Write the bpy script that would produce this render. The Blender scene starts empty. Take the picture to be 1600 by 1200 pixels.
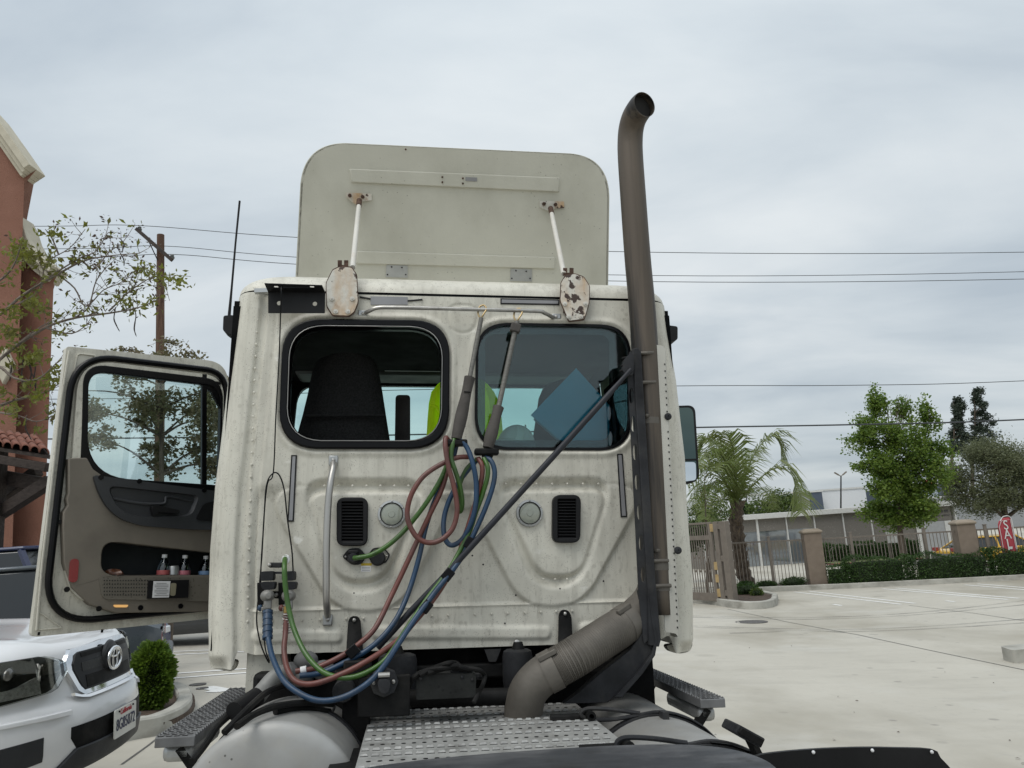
import bpy, bmesh, math, random
import numpy as np
from mathutils import Vector, Matrix, Euler
from mathutils.geometry import tessellate_polygon
random.seed(7); np.random.seed(7)
rad = math.radians
scn = bpy.context.scene
COL = scn.collection

# ------------------------------------------------------------------ camera, sky, sun, exposure
FPX = 1202.0                       # focal length in pixels of a 1600 wide picture
CAM = Vector((0.0, 0.0, 1.5))
up_c = Vector((-437, 6270, -1202)).normalized()          # world up seen in camera axes
fw_c = Vector((0, 0, -1)); fw_c = (fw_c - fw_c.dot(up_c) * up_c).normalized()
rt_c = fw_c.cross(up_c)
C2W = Matrix((rt_c, fw_c, up_c))                         # camera axes -> world
cam_d = bpy.data.cameras.new('camera')
cam_d.sensor_fit = 'HORIZONTAL'; cam_d.sensor_width = 36.0; cam_d.lens = 36.0 * FPX / 1600.0
cam_d.clip_start = 0.05; cam_d.clip_end = 3000.0
cam_o = bpy.data.objects.new('camera', cam_d); COL.objects.link(cam_o)
cam_o.matrix_world = Matrix.Translation(CAM) @ C2W.to_4x4()
scn.camera = cam_o

SUN_EL, SUN_AZ = rad(62), rad(215)                       # azimuth from +Y, clockwise
world = bpy.data.worlds.new('World'); scn.world = world; world.use_nodes = True
wn = world.node_tree.nodes; wl = world.node_tree.links; wn.clear()
def N(t, **k):
    n = wn.new(t)
    for a, b in k.items(): setattr(n, a, b)
    return n
w_out = N('ShaderNodeOutputWorld'); w_bg = N('ShaderNodeBackground')
w_sky = N('ShaderNodeTexSky', sky_type='NISHITA', sun_disc=False, sun_elevation=SUN_EL, sun_rotation=SUN_AZ)
w_tc = N('ShaderNodeTexCoord'); w_sep = N('ShaderNodeSeparateXYZ')
wl.new(w_tc.outputs['Generated'], w_sep.inputs[0])
w_z = N('ShaderNodeMath', operation='MAXIMUM'); wl.new(w_sep.outputs[2], w_z.inputs[0]); w_z.inputs[1].default_value = 0.0
w_za = N('ShaderNodeMath', operation='ADD'); wl.new(w_z.outputs[0], w_za.inputs[0]); w_za.inputs[1].default_value = 0.16
w_dx = N('ShaderNodeMath', operation='DIVIDE'); wl.new(w_sep.outputs[0], w_dx.inputs[0]); wl.new(w_za.outputs[0], w_dx.inputs[1])
w_dy = N('ShaderNodeMath', operation='DIVIDE'); wl.new(w_sep.outputs[1], w_dy.inputs[0]); wl.new(w_za.outputs[0], w_dy.inputs[1])
w_cmb = N('ShaderNodeCombineXYZ'); wl.new(w_dx.outputs[0], w_cmb.inputs[0]); wl.new(w_dy.outputs[0], w_cmb.inputs[1])
w_map = N('ShaderNodeMapping'); wl.new(w_cmb.outputs[0], w_map.inputs[0])
w_map.inputs['Scale'].default_value = (0.55, 0.9, 1); w_map.inputs['Location'].default_value = (1.3, 0.4, 0); w_map.inputs['Rotation'].default_value = (0, 0, 0.35)
w_n1 = N('ShaderNodeTexNoise'); w_n1.inputs['Scale'].default_value = 1.5; w_n1.inputs['Detail'].default_value = 7; w_n1.inputs['Roughness'].default_value = 0.52; w_n1.inputs['Distortion'].default_value = 0.35
wl.new(w_map.outputs[0], w_n1.inputs['Vector'])
w_r = N('ShaderNodeValToRGB'); wl.new(w_n1.outputs[0], w_r.inputs[0])
e = w_r.color_ramp.elements
e[0].position = 0.32; e[0].color = (0.46, 0.522, 0.575, 1)
e[1].position = 0.68; e[1].color = (0.735, 0.775, 0.79, 1)
m = e.new(0.5); m.color = (0.595, 0.652, 0.688, 1)
# an overcast sky brightens gently towards the zenith
w_g = N('ShaderNodeMapRange'); wl.new(w_z.outputs[0], w_g.inputs[0])
w_g.inputs['To Min'].default_value = 0.88; w_g.inputs['To Max'].default_value = 1.42
w_mul = N('ShaderNodeVectorMath', operation='SCALE'); wl.new(w_r.outputs[0], w_mul.inputs[0]); wl.new(w_g.outputs[0], w_mul.inputs['Scale'])
w_ss = N('ShaderNodeVectorMath', operation='SCALE'); wl.new(w_sky.outputs[0], w_ss.inputs[0]); w_ss.inputs['Scale'].default_value = 0.1
w_mix = N('ShaderNodeMix', data_type='RGBA'); w_mix.inputs[0].default_value = 0.9
wl.new(w_ss.outputs[0], w_mix.inputs[6]); wl.new(w_mul.outputs[0], w_mix.inputs[7])
wl.new(w_mix.outputs[2], w_bg.inputs[0]); w_bg.inputs[1].default_value = 0.97
wl.new(w_bg.outputs[0], w_out.inputs[0])

sun_d = bpy.data.lights.new('sun', 'SUN'); sun_d.energy = 1.5; sun_d.angle = rad(40); sun_d.color = (1.0, 0.965, 0.91)
sun_o = bpy.data.objects.new('sun', sun_d); COL.objects.link(sun_o)
sd = Vector((math.sin(SUN_AZ) * math.cos(SUN_EL), math.cos(SUN_AZ) * math.cos(SUN_EL), math.sin(SUN_EL)))
sun_o.rotation_euler = sd.to_track_quat('Z', 'Y').to_euler(); sun_o.location = (0, -5, 30)

scn.view_settings.view_transform = 'Standard'; scn.view_settings.look = 'None'
scn.view_settings.exposure = 0.12; scn.view_settings.gamma = 1.0; scn.view_settings.use_curve_mapping = False
scn.render.engine = 'CYCLES'
scn.render.resolution_x = 1024; scn.render.resolution_y = 768
scn.cycles.max_bounces = 8; scn.cycles.transparent_max_bounces = 16

# ------------------------------------------------------------------ frames of reference
def ray_c(x, y): return Vector((x - 800.0, 600.0 - y, -FPX))
def ray_w(x, y): return C2W @ ray_c(x, y)
def W(x, y, D):                                          # world point on that sight line at distance Y = D
    r = ray_w(x, y); return CAM + r * (D / r.y)
def A_(y):
    if y < 6: return 0.049 * y
    return 0.294 + 0.012 * (y - 6) + 0.037 * 6 * (1 - math.exp(-(y - 6) / 6))
def B_(x):
    a = abs(x); v = 0.052 * a if a < 4 else 0.208 + 0.26 * (1 - math.exp(-(a - 4) / 5))
    return v if x > 0 else -v
def gz(x, y): return -A_(max(-40, min(y, 300))) - B_(x)
def G(x, y):                                             # point of the ground on that sight line
    r = ray_w(x, y).normalized(); t = 0.5
    while t < 250:
        p = CAM + r * t
        if p.z < gz(p.x, p.y):
            lo, hi = t - 0.25, t
            for _ in range(20):
                md = (lo + hi) / 2; p = CAM + r * md
                if p.z < gz(p.x, p.y): hi = md
                else: lo = md
            return CAM + r * hi
        t += 0.25
    return CAM + r * t
# tractor frame: X right, Y forward, Z up; the ground under it falls forward and to the right
tf = Vector((-158, -290, -FPX)).normalized()
ta = 0.010
tr = Vector((1, -ta, 0)); tr.z = -(tr.x * tf.x + tr.y * tf.y) / tf.z; tr.normalize()
tu = tr.cross(tf)
T2C = Matrix((tr, tf, tu)).transposed()
T2W = C2W @ T2C
CAMT = Vector((0, 0, 1.5))                               # camera in tractor axes
C2T = T2C.transposed()
def ray_t(x, y): return C2T @ ray_c(x, y)
def T(x, y, Y):
    r = ray_t(x, y); return CAMT + r * (Y / r.y)
def TZ(x, y, Z):
    r = ray_t(x, y); return CAMT + r * ((Z - 1.5) / r.z)
def TP(x, y, p0, n):
    r = ray_t(x, y); return CAMT + r * ((p0 - CAMT).dot(n) / r.dot(n))

# ------------------------------------------------------------------ materials
MATS = {}
def mat(name, col, rough=0.6, metal=0.0, var=0.15, scale=6.0, tint=None, bump=0.0, bscale=40.0, dirt=None, spots=None,
        coat=0.0, stretch=(1, 1, 1), emit=None, spec=0.5, coord='Object'):
    """procedural surface: colour with cloudy variation, optional streaky dirt, specks and fine relief"""
    if name in MATS: return MATS[name]
    m = bpy.data.materials.new(name); m.use_nodes = True
    nt = m.node_tree; nd = nt.nodes; ln = nt.links
    b = nd['Principled BSDF']
    b.inputs['Roughness'].default_value = rough; b.inputs['Metallic'].default_value = metal
    b.inputs['Specular IOR Level'].default_value = spec
    if coat: b.inputs['Coat Weight'].default_value = coat; b.inputs['Coat Roughness'].default_value = 0.08
    tc = nd.new('ShaderNodeTexCoord')
    def noise(sc, det=4, st=(1, 1, 1), rgh=0.55):
        mp = nd.new('ShaderNodeMapping'); mp.inputs['Scale'].default_value = st; ln.new(tc.outputs[coord], mp.inputs[0])
        n = nd.new('ShaderNodeTexNoise'); n.inputs['Scale'].default_value = sc; n.inputs['Detail'].default_value = det; n.inputs['Roughness'].default_value = rgh
        ln.new(mp.outputs[0], n.inputs['Vector']); return n.outputs[0]
    def mix(fac, a, c):
        x = nd.new('ShaderNodeMix'); x.data_type = 'RGBA'
        if isinstance(fac, float): x.inputs[0].default_value = fac
        else: ln.new(fac, x.inputs[0])
        for s, v in ((6, a), (7, c)):
            if isinstance(v, tuple): x.inputs[s].default_value = (*v[:3], 1)
            else: ln.new(v, x.inputs[s])
        return x.outputs[2]
    def rng(v, lo, hi, t0=0.0, t1=1.0):
        r = nd.new('ShaderNodeMapRange'); ln.new(v, r.inputs[0])
        r.inputs[1].default_value = lo; r.inputs[2].default_value = hi; r.inputs[3].default_value = t0; r.inputs[4].default_value = t1
        return r.outputs[0]
    c2 = tint if tint else tuple(max(0, c * (1 - 2 * var)) for c in col)
    c1 = col if tint else tuple(min(1, c * (1 + var)) for c in col)
    n0 = noise(scale, 5, stretch)
    colr = mix(rng(n0, 0.3, 0.72), c1, c2)
    for d in (dirt or []):                               # (colour, scale, stretch, lo, hi, amount)
        colr = mix(rng(noise(d[1], 6, d[2], 0.6), d[3], d[4], 0.0, d[5]), colr, d[0])
    for d in (spots or []):                              # (colour, scale, radius, amount): small round specks
        v = nd.new('ShaderNodeTexVoronoi'); v.inputs['Scale'].default_value = d[1]; ln.new(tc.outputs[coord], v.inputs['Vector'])
        f = rng(v.outputs['Distance'], d[2] * 0.6, d[2], d[3], 0.0)
        g = nd.new('ShaderNodeMath'); g.operation = 'MULTIPLY'; ln.new(f, g.inputs[0]); ln.new(rng(noise(d[1] * 0.12, 2), 0.42, 0.6), g.inputs[1])
        colr = mix(g.outputs[0], colr, d[0])
    ln.new(colr, b.inputs['Base Color'])
    ln.new(rng(n0, 0.25, 0.75, max(0.02, rough * 0.85), min(1, rough * 1.15)), b.inputs['Roughness'])
    if bump:
        bp = nd.new('ShaderNodeBump'); bp.inputs['Strength'].default_value = bump; bp.inputs['Distance'].default_value = 0.02
        ln.new(noise(bscale, 4), bp.inputs['Height']); ln.new(bp.outputs[0], b.inputs['Normal'])
    if emit: b.inputs['Emission Color'].default_value = (*emit[:3], 1); b.inputs['Emission Strength'].default_value = emit[3]
    MATS[name] = m; return m
def glass(name, tint, refl=0.06, rough=0.02):
    if name in MATS: return MATS[name]
    m = bpy.data.materials.new(name); m.use_nodes = True; nd = m.node_tree.nodes; ln = m.node_tree.links
    nd.clear(); o = nd.new('ShaderNodeOutputMaterial'); t = nd.new('ShaderNodeBsdfTransparent'); g = nd.new('ShaderNodeBsdfGlossy')
    t.inputs[0].default_value = (*tint, 1); g.inputs['Roughness'].default_value = rough; g.inputs[0].default_value = (0.95, 0.98, 1, 1)
    lw = nd.new('ShaderNodeFresnel'); lw.inputs[0].default_value = 1.45
    ad = nd.new('ShaderNodeMath'); ad.operation = 'ADD'; ad.use_clamp = True; ln.new(lw.outputs[0], ad.inputs[0]); ad.inputs[1].default_value = refl - 0.04
    mx = nd.new('ShaderNodeMixShader'); ln.new(ad.outputs[0], mx.inputs[0]); ln.new(t.outputs[0], mx.inputs[1]); ln.new(g.outputs[0], mx.inputs[2])
    ln.new(mx.outputs[0], o.inputs[0]); MATS[name] = m; return m
def leafmat(name, col, col2, trans=0.35, rough=0.5):
    if name in MATS: return MATS[name]
    m = bpy.data.materials.new(name); m.use_nodes = True; nd = m.node_tree.nodes; ln = m.node_tree.links
    b = nd['Principled BSDF']; o = nd['Material Output']; b.inputs['Roughness'].default_value = rough
    g = nd.new('ShaderNodeNewGeometry'); tc = nd.new('ShaderNodeTexCoord')
    n = nd.new('ShaderNodeTexNoise'); n.inputs['Scale'].default_value = 1.3; n.inputs['Detail'].default_value = 3; ln.new(tc.outputs['Object'], n.inputs['Vector'])
    ad = nd.new('ShaderNodeMath'); ad.operation = 'MULTIPLY_ADD'; ln.new(g.outputs['Random Per Island'], ad.inputs[0]); ad.inputs[1].default_value = 0.6; 
    mr = nd.new('ShaderNodeMapRange'); ln.new(n.outputs[0], mr.inputs[0]); mr.inputs[1].default_value = 0.3; mr.inputs[2].default_value = 0.7; mr.inputs[4].default_value = 0.45
    ln.new(mr.outputs[0], ad.inputs[2])
    mx = nd.new('ShaderNodeMix'); mx.data_type = 'RGBA'; ln.new(ad.outputs[0], mx.inputs[0]); mx.inputs[6].default_value = (*col, 1); mx.inputs[7].default_value = (*col2, 1)
    ln.new(mx.outputs[2], b.inputs['Base Color'])
    t = nd.new('ShaderNodeBsdfTranslucent'); ln.new(mx.outputs[2], t.inputs[0])
    ms = nd.new('ShaderNodeMixShader'); ms.inputs[0].default_value = trans; ln.new(b.outputs[0], ms.inputs[1]); ln.new(t.outputs[0], ms.inputs[2]); ln.new(ms.outputs[0], o.inputs[0])
    MATS[name] = m; return m

# ------------------------------------------------------------------ mesh building
V = Vector
def catmull(pts, n=6):
    pts = [V(p) for p in pts]; P = [2 * pts[0] - pts[1]] + pts + [2 * pts[-1] - pts[-2]]; out = []
    for i in range(1, len(P) - 2):
        p0, p1, p2, p3 = P[i-1:i+3]
        for k in range(n):
            t = k / n
            out.append(0.5 * ((2*p1) + (p2-p0)*t + (2*p0-5*p1+4*p2-p3)*t*t + (3*p1-p0-3*p2+p3)*t*t*t))
    out.append(pts[-1]); return out
def fillet(pts, r, n=6):
    """round the corners of a closed 3D polygon; r is one radius or one per corner"""
    pts = [V(p) for p in pts]; k = len(pts); out = []
    for i in range(k):
        p, a, b = pts[i], pts[i-1], pts[(i+1) % k]
        ri = r[i] if isinstance(r, (list, tuple)) else r
        da, db = (a-p), (b-p); la, lb = da.length, db.length
        if ri <= 0: out += [p.copy() for _ in range(n+1)]; continue
        d = min(ri, la*0.49, lb*0.49); pa, pb = p + da/la*d, p + db/lb*d
        for j in range(n+1):
            t = j / n; out.append(pa*(1-t)**2 + p*2*t*(1-t)*0.92 + pb*t*t + (pa+pb)*0.5*2*t*(1-t)*0.08)
    return out
class MB:
    def __init__(s): s.v = []; s.f = []
    def add(s, vs, fs):
        o = len(s.v); s.v += [tuple(p) for p in vs]; s.f += [tuple(i + o for i in f) for f in fs]; return s
    def box(s, x0, x1, y0, y1, z0, z1, M=None):
        vs = [V((x, y, z)) for z in (z0, z1) for y in (y0, y1) for x in (x0, x1)]
        if M is not None: vs = [M @ p for p in vs]
        return s.add(vs, [(0,2,3,1), (4,5,7,6), (0,1,5,4), (2,6,7,3), (0,4,6,2), (1,3,7,5)])
    def beam(s, a, b, w, h, up=(0, 0, 1)):
        a, b = V(a), V(b); d = (b-a); L = d.length; d.normalize(); u = V(up); x = d.cross(u)
        if x.length < 1e-4: x = d.cross(V((1, 0, 0)))
        x.normalize(); u = x.cross(d)
        vs = [p + x*sx*w/2 + u*sz*h/2 for p in (a, b) for sz in (-1, 1) for sx in (-1, 1)]
        return s.add(vs, [(0,1,3,2), (4,6,7,5), (0,4,5,1), (2,3,7,6), (0,2,6,4), (1,5,7,3)])
    def tube(s, pts, r, n=10, caps=True, closed=False):
        pts = [V(p) for p in pts]; k = len(pts); rs = r if isinstance(r, (list, tuple)) else [r]*k
        tg = []
        for i in range(k):
            a = pts[i-1] if (i or closed) else pts[0]; b = pts[(i+1) % k] if (i < k-1 or closed) else pts[-1]
            t = b - a; tg.append(t.normalized() if t.length > 1e-9 else V((0, 0, 1)))
        u = tg[0].orthogonal().normalized(); vs = []
        for i in range(k):
            u = (u - tg[i]*u.dot(tg[i])); u = u.normalized() if u.length > 1e-6 else tg[i].orthogonal().normalized()
            w = tg[i].cross(u)
            for j in range(n):
                a = 2*math.pi*j/n; vs.append(pts[i] + (u*math.cos(a) + w*math.sin(a))*rs[i])
        fs = []
        for i in range(k if closed else k-1):
            i2 = (i+1) % k
            for j in range(n): fs.append((i*n+j, i*n+(j+1) % n, i2*n+(j+1) % n, i2*n+j))
        if caps and not closed: fs += [tuple(range(n-1, -1, -1)), tuple((k-1)*n+j for j in range(n))]
        return s.add(vs, fs)
    def cyl(s, a, b, r, r2=None, n=16): return s.tube([a, b], [r, r if r2 is None else r2], n)
    def lathe(s, c, axis, prof, n=24, caps=True):
        """profile of (distance along axis, radius)"""
        c = V(c); ax = V(axis).normalized()
        return s.tube_raw(c, ax, prof, n, caps)
    def tube_raw(s, c, ax, prof, n, caps):
        u = ax.orthogonal().normalized(); w = ax.cross(u); vs = []; fs = []
        for (d, r) in prof:
            for j in range(n):
                a = 2*math.pi*j/n; vs.append(c + ax*d + (u*math.cos(a) + w*math.sin(a))*r)
        for i in range(len(prof)-1):
            for j in range(n): fs.append((i*n+j, i*n+(j+1) % n, (i+1)*n+(j+1) % n, (i+1)*n+j))
        if caps: fs += [tuple(range(n-1, -1, -1)), tuple((len(prof)-1)*n+j for j in range(n))]
        return s.add(vs, fs)
    def ell(s, c, r, nu=12, nv=8):
        c = V(c); r = V(r) if not isinstance(r, (int, float)) else V((r, r, r)); vs = [c + V((0, 0, r.z))]; fs = []
        for i in range(1, nv):
            t = math.pi*i/nv
            for j in range(nu):
                a = 2*math.pi*j/nu; vs.append(c + V((r.x*math.sin(t)*math.cos(a), r.y*math.sin(t)*math.sin(a), r.z*math.cos(t))))
        vs.append(c - V((0, 0, r.z)))
        for j in range(nu):
            fs.append((0, 1+j, 1+(j+1) % nu)); b = 1+(nv-2)*nu; fs.append((b+(j+1) % nu, b+j, len(vs)-1))
        for i in range(nv-2):
            for j in range(nu): fs.append((1+i*nu+j, 1+(i+1)*nu+j, 1+(i+1)*nu+(j+1) % nu, 1+i*nu+(j+1) % nu))
        return s.add(vs, fs)
    def slab(s, outer, vec, holes=()):
        """flat plate: 3D outline with holes, given thickness vector"""
        loops = [[V(p) for p in outer]] + [[V(p) for p in h] for h in holes]
        tris = tessellate_polygon(loops); allp = [p for l in loops for p in l]; n = len(allp); vec = V(vec)
        fs = [tuple(t) for t in tris] + [tuple(i + n for i in reversed(t)) for t in tris]; o = 0
        for l in loops:
            k = len(l)
            for i in range(k): a, b = o+i, o+(i+1) % k; fs.append((a, b, b+n, a+n))
            o += k
        return s.add(allp + [p + vec for p in allp], fs)
    def ring(s, a, b, vec):
        """closed frame between two outlines of equal length, extruded by vec"""
        k = len(a); vec = V(vec); A = [V(p) for p in a]; B = [V(p) for p in b]
        vs = A + B + [p + vec for p in B] + [p + vec for p in A]; fs = []
        for q in range(4):
            for i in range(k):
                j = (i+1) % k; q2 = (q+1) % 4; fs.append((q*k+i, q*k+j, q2*k+j, q2*k+i))
        return s.add(vs, fs)
    def grid(s, rows):
        """rows of points"""
        m = len(rows[0]); vs = [p for r in rows for p in r]
        return s.add(vs, [(i*m+j, i*m+j+1, (i+1)*m+j+1, (i+1)*m+j) for i in range(len(rows)-1) for j in range(m-1)])
    def build(s, name, material, parent=None, bevel=0.0, smooth=35, seg=2, off=None, fix=True):
        me = bpy.data.meshes.new(name)
        vs = s.v if off is None else [(p[0]-off[0], p[1]-off[1], p[2]-off[2]) for p in s.v]
        me.from_pydata(vs, [], s.f); me.update()
        if fix:
            bm = bmesh.new(); bm.from_mesh(me); bmesh.ops.recalc_face_normals(bm, faces=bm.faces); bm.to_mesh(me); bm.free()
        if smooth:
            me.polygons.foreach_set('use_smooth', [True]*len(me.polygons)); me.set_sharp_from_angle(angle=rad(smooth))
        me.materials.append(material)
        o = bpy.data.objects.new(name, me); COL.objects.link(o)
        if parent is not None: o.parent = parent
        if bevel:
            b = o.modifiers.new('bevel', 'BEVEL'); b.width = bevel; b.segments = seg; b.limit_method = 'ANGLE'; b.angle_limit = rad(40)
        return o
def tag(o, label=None, cat=None, group=None, kind=None):
    if label: o['label'] = label
    if cat: o['category'] = cat
    if group: o['group'] = group
    if kind: o['kind'] = kind
    return o
def thing(name, label, cat, loc=(0, 0, 0), rotz=0.0, group=None):
    o = bpy.data.objects.new(name, None); COL.objects.link(o); o.empty_display_size = 0.1
    o.location = loc; o.rotation_euler = (0, 0, rotz); return tag(o, label, cat, group)
def text_mesh(name, body, size, material, parent, M, extrude=0.0, align='CENTER', xscale=1.0):
    """flat lettering turned into a mesh; M places the text plane (x along the line, y up)"""
    c = bpy.data.curves.new(name, 'FONT'); c.body = body; c.size = size; c.extrude = extrude; c.align_x = align; c.align_y = 'CENTER'; c.resolution_u = 3
    o = bpy.data.objects.new(name + '_curve', c); COL.objects.link(o)
    dg = bpy.context.evaluated_depsgraph_get(); me = bpy.data.meshes.new_from_object(o.evaluated_get(dg))
    bpy.data.objects.remove(o); bpy.data.curves.remove(c)
    me.transform(M @ Matrix.Diagonal((xscale, 1, 1, 1))); me.materials.clear(); me.materials.append(material); me.name = name
    t = bpy.data.objects.new(name, me); COL.objects.link(t)
    if parent is not None: t.parent = parent
    return t
def frame_mat(o, x, y):
    x = V(x).normalized(); y = V(y); y = (y - x*y.dot(x)).normalized(); z = x.cross(y)
    return Matrix.Translation(V(o)) @ Matrix((x, y, z)).transposed().to_4x4()
def copy_of(o, parent, **k):
    c = o.copy(); COL.objects.link(c); c.parent = parent
    for a, b in k.items(): setattr(c, a, b)
    return c
# ------------------------------------------------------------------ ground and paving
m_conc = mat('pale concrete paving', (0.47, 0.445, 0.385), 0.85, var=0.05, scale=0.5, bump=0.12, bscale=18,
             dirt=[((0.30, 0.275, 0.22), 0.22, (1, 0.6, 1), 0.46, 0.62, 0.85), ((0.53, 0.52, 0.48), 0.5, (1, 1.5, 1), 0.55, 0.75, 0.6), ((0.35, 0.33, 0.285), 1.4, (0.5, 1.4, 1), 0.52, 0.75, 0.5), ((0.31, 0.30, 0.27), 9, (1, 1, 1), 0.55, 0.8, 0.35)],
             spots=[((0.2, 0.19, 0.17), 5, 0.07, 0.5), ((0.20, 0.185, 0.155), 0.8, 0.22, 0.4), ((0.14, 0.13, 0.12), 2.2, 0.13, 0.5)])
m_kerb = mat('weathered kerb concrete', (0.40, 0.39, 0.35), 0.9, var=0.10, scale=3, bump=0.2, bscale=40, dirt=[((0.20, 0.19, 0.16), 2.0, (1, 1, 2), 0.48, 0.7, 0.7)])
m_line = mat('white road paint', (0.80, 0.80, 0.78), 0.7, var=0.05, scale=8, dirt=[((0.45, 0.44, 0.41), 10, (1, 1, 1), 0.55, 0.75, 0.7)])
m_joint = mat('joint filler', (0.10, 0.097, 0.09), 0.9, var=0.2)
m_soil = mat('planter soil', (0.075, 0.05, 0.035), 0.95, var=0.3, scale=12, bump=0.6, bscale=40)
xs_ = sorted(set([-600, -300, -150, -80] + list(np.arange(-50, 60.1, 1.0)) + [80, 150, 300, 600])); ys_ = sorted(set([-200, -80, -40] + list(np.arange(-20, 90.1, 1.0)) + [120, 180, 300, 800]))
mb = MB(); mb.grid([[V((float(x), float(y), gz(float(x), float(y)))) for x in xs_] for y in ys_])
gr = mb.build('ground', m_conc, None, smooth=60, fix=False); gr['kind'] = 'structure'
def strip(name, pts, w, m, lift, n=8, w2=None):
    """flat ribbon that follows the ground"""
    P = []
    for i in range(len(pts)-1):
        for k in range(n): P.append(V(pts[i]).lerp(V(pts[i+1]), k/n))
    P.append(V(pts[-1])); rows = []
    for i, p in enumerate(P):
        t = (P[min(i+1, len(P)-1)] - P[max(i-1, 0)]); t.z = 0; t.normalize(); s = V((-t.y, t.x, 0)); ww = w
        rows.append([V((q.x, q.y, gz(q.x, q.y) + lift)) for q in (p + s*ww/2, p - s*ww/2)])
    b = MB(); b.grid(rows); o = b.build(name, m, None, smooth=60, fix=False); o['kind'] = 'structure'; return o
for a, b in (((1241, 925), (1408, 944.5)), ((1264, 924), (1430, 943)), ((1379, 920), (1575, 937)), ((1399, 919), (1592, 935)), ((1507, 914), (1680, 928)), ((1527, 912.5), (1700, 926)), ((150, 1024), (420, 1013)), ((150, 1029.5), (420, 1017)), ((150, 1062), (420, 1043)), ((150, 1070), (420, 1049)), ((1302, 944.5), (1315, 946.5)), ((1478, 939), (1492, 940.5))):
    strip('parking_line', [G(*a), G(*b)], 0.10, m_line, 0.006)
for a, b in (((322, 1074), (355, 1080)), ((326, 1080), (345, 1080))): strip('painted_arrow', [G(*a), G(*b)], 0.22, m_line, 0.006, 4)
strip('paving_joint', [G(1137, 952), G(1230, 972), G(1340, 992), G(1600, 1047), G(1900, 1110)], 0.022, m_joint, 0.005)
strip('paving_joint', [G(1420, 946), G(1520, 958), G(1700, 985)], 0.02, m_joint, 0.005)
strip('paving_joint', [G(190, 1195), G(232, 1165), G(300, 1110)], 0.02, m_joint, 0.005)
m_mark = bpy.data.materials.new('faint tyre rubber'); m_mark.use_nodes = True
_n = m_mark.node_tree.nodes; _l = m_mark.node_tree.links; _b = _n['Principled BSDF']; _b.inputs['Base Color'].default_value = (0.16, 0.16, 0.155, 1); _b.inputs['Roughness'].default_value = 0.9
_t = _n.new('ShaderNodeTexNoise'); _t.inputs['Scale'].default_value = 1.5; _t.inputs['Detail'].default_value = 6; _c = _n.new('ShaderNodeTexCoord'); _l.new(_c.outputs['Object'], _t.inputs['Vector'])
_r = _n.new('ShaderNodeMapRange'); _l.new(_t.outputs[0], _r.inputs[0]); _r.inputs[1].default_value = 0.3; _r.inputs[2].default_value = 0.75; _r.inputs[4].default_value = 0.62; _l.new(_r.outputs[0], _b.inputs['Alpha'])
for pts in (((1060, 962), (1200, 965), (1300, 964.5), (1400, 960), (1500, 951), (1620, 936)), ((1060, 964), (1200, 967.5), (1300, 967.5), (1400, 963), (1500, 955), (1620, 943)), ((1060, 977), (1200, 982), (1330, 984), (1450, 979), (1620, 966)), ((1060, 979), (1220, 985), (1340, 987), (1450, 983), (1640, 971)), ((1140, 990), (1260, 986), (1320, 989))):
    strip('tyre_mark', catmull([G(*p) for p in pts], 3), 0.10, m_mark, 0.009, 2)
def disc(name, x, y, r, m, lab):
    c = G(x, y); t = thing('manhole_cover', lab, 'manhole cover', (c.x, c.y, gz(c.x, c.y)))
    b = MB(); b.lathe((0, 0, 0.002), (-0.0+0.02, 0.02, 1), [(-0.02, r), (0.008, r), (0.008, r*0.9), (0.005, r*0.88), (0.005, 0.001)], 28, False); b.build('cover_plate', m, t); return t
m_cover = mat('cast iron cover', (0.11, 0.105, 0.10), 0.7, 0.2, var=0.2, scale=20, bump=0.4, bscale=30)
disc('m', 1174, 972, 0.36, m_cover, 'round cast iron manhole cover in the paving by the gate')
disc('m', 309, 1070, 0.11, m_cover, 'small round utility lid in paving left of the truck')
disc('m', 316, 1076, 0.08, m_cover, 'smallest dark round lid beside the painted arrow')
# debris: small leaves and chips lying on the paving
rg = random.Random(11); mb = MB()
for i in range(16):
    p = G(rg.uniform(1070, 1600), rg.uniform(955, 1195)); a = rg.uniform(0, 6.28); s_ = rg.uniform(0.008, 0.018)
    q = [p + V((math.cos(a+k*1.57)*s_*(1.6 if k % 2 else 0.7), math.sin(a+k*1.57)*s_*(1.6 if k % 2 else 0.7), 0)) for k in range(4)]
    mb.add([V((v.x, v.y, gz(v.x, v.y) + 0.008 + (0.008 if k == 0 else 0))) for k, v in enumerate(q)], [(0, 1, 2, 3)])
tag(mb.build('leaf_litter', mat('dry leaf', (0.08, 0.06, 0.045), 0.9), None, smooth=0, fix=False), 'small dry leaves scattered over the pale paving', 'leaves', kind='stuff')
# ------------------------------------------------------------------ the tractor
W0 = 3.55
truck = thing('semi_truck', 'dirty white day-cab semi truck seen from behind, its left door open', 'semi truck')
truck.matrix_world = Matrix.Translation(CAM) @ T2W.to_4x4() @ Matrix.Translation(-CAMT)

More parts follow.
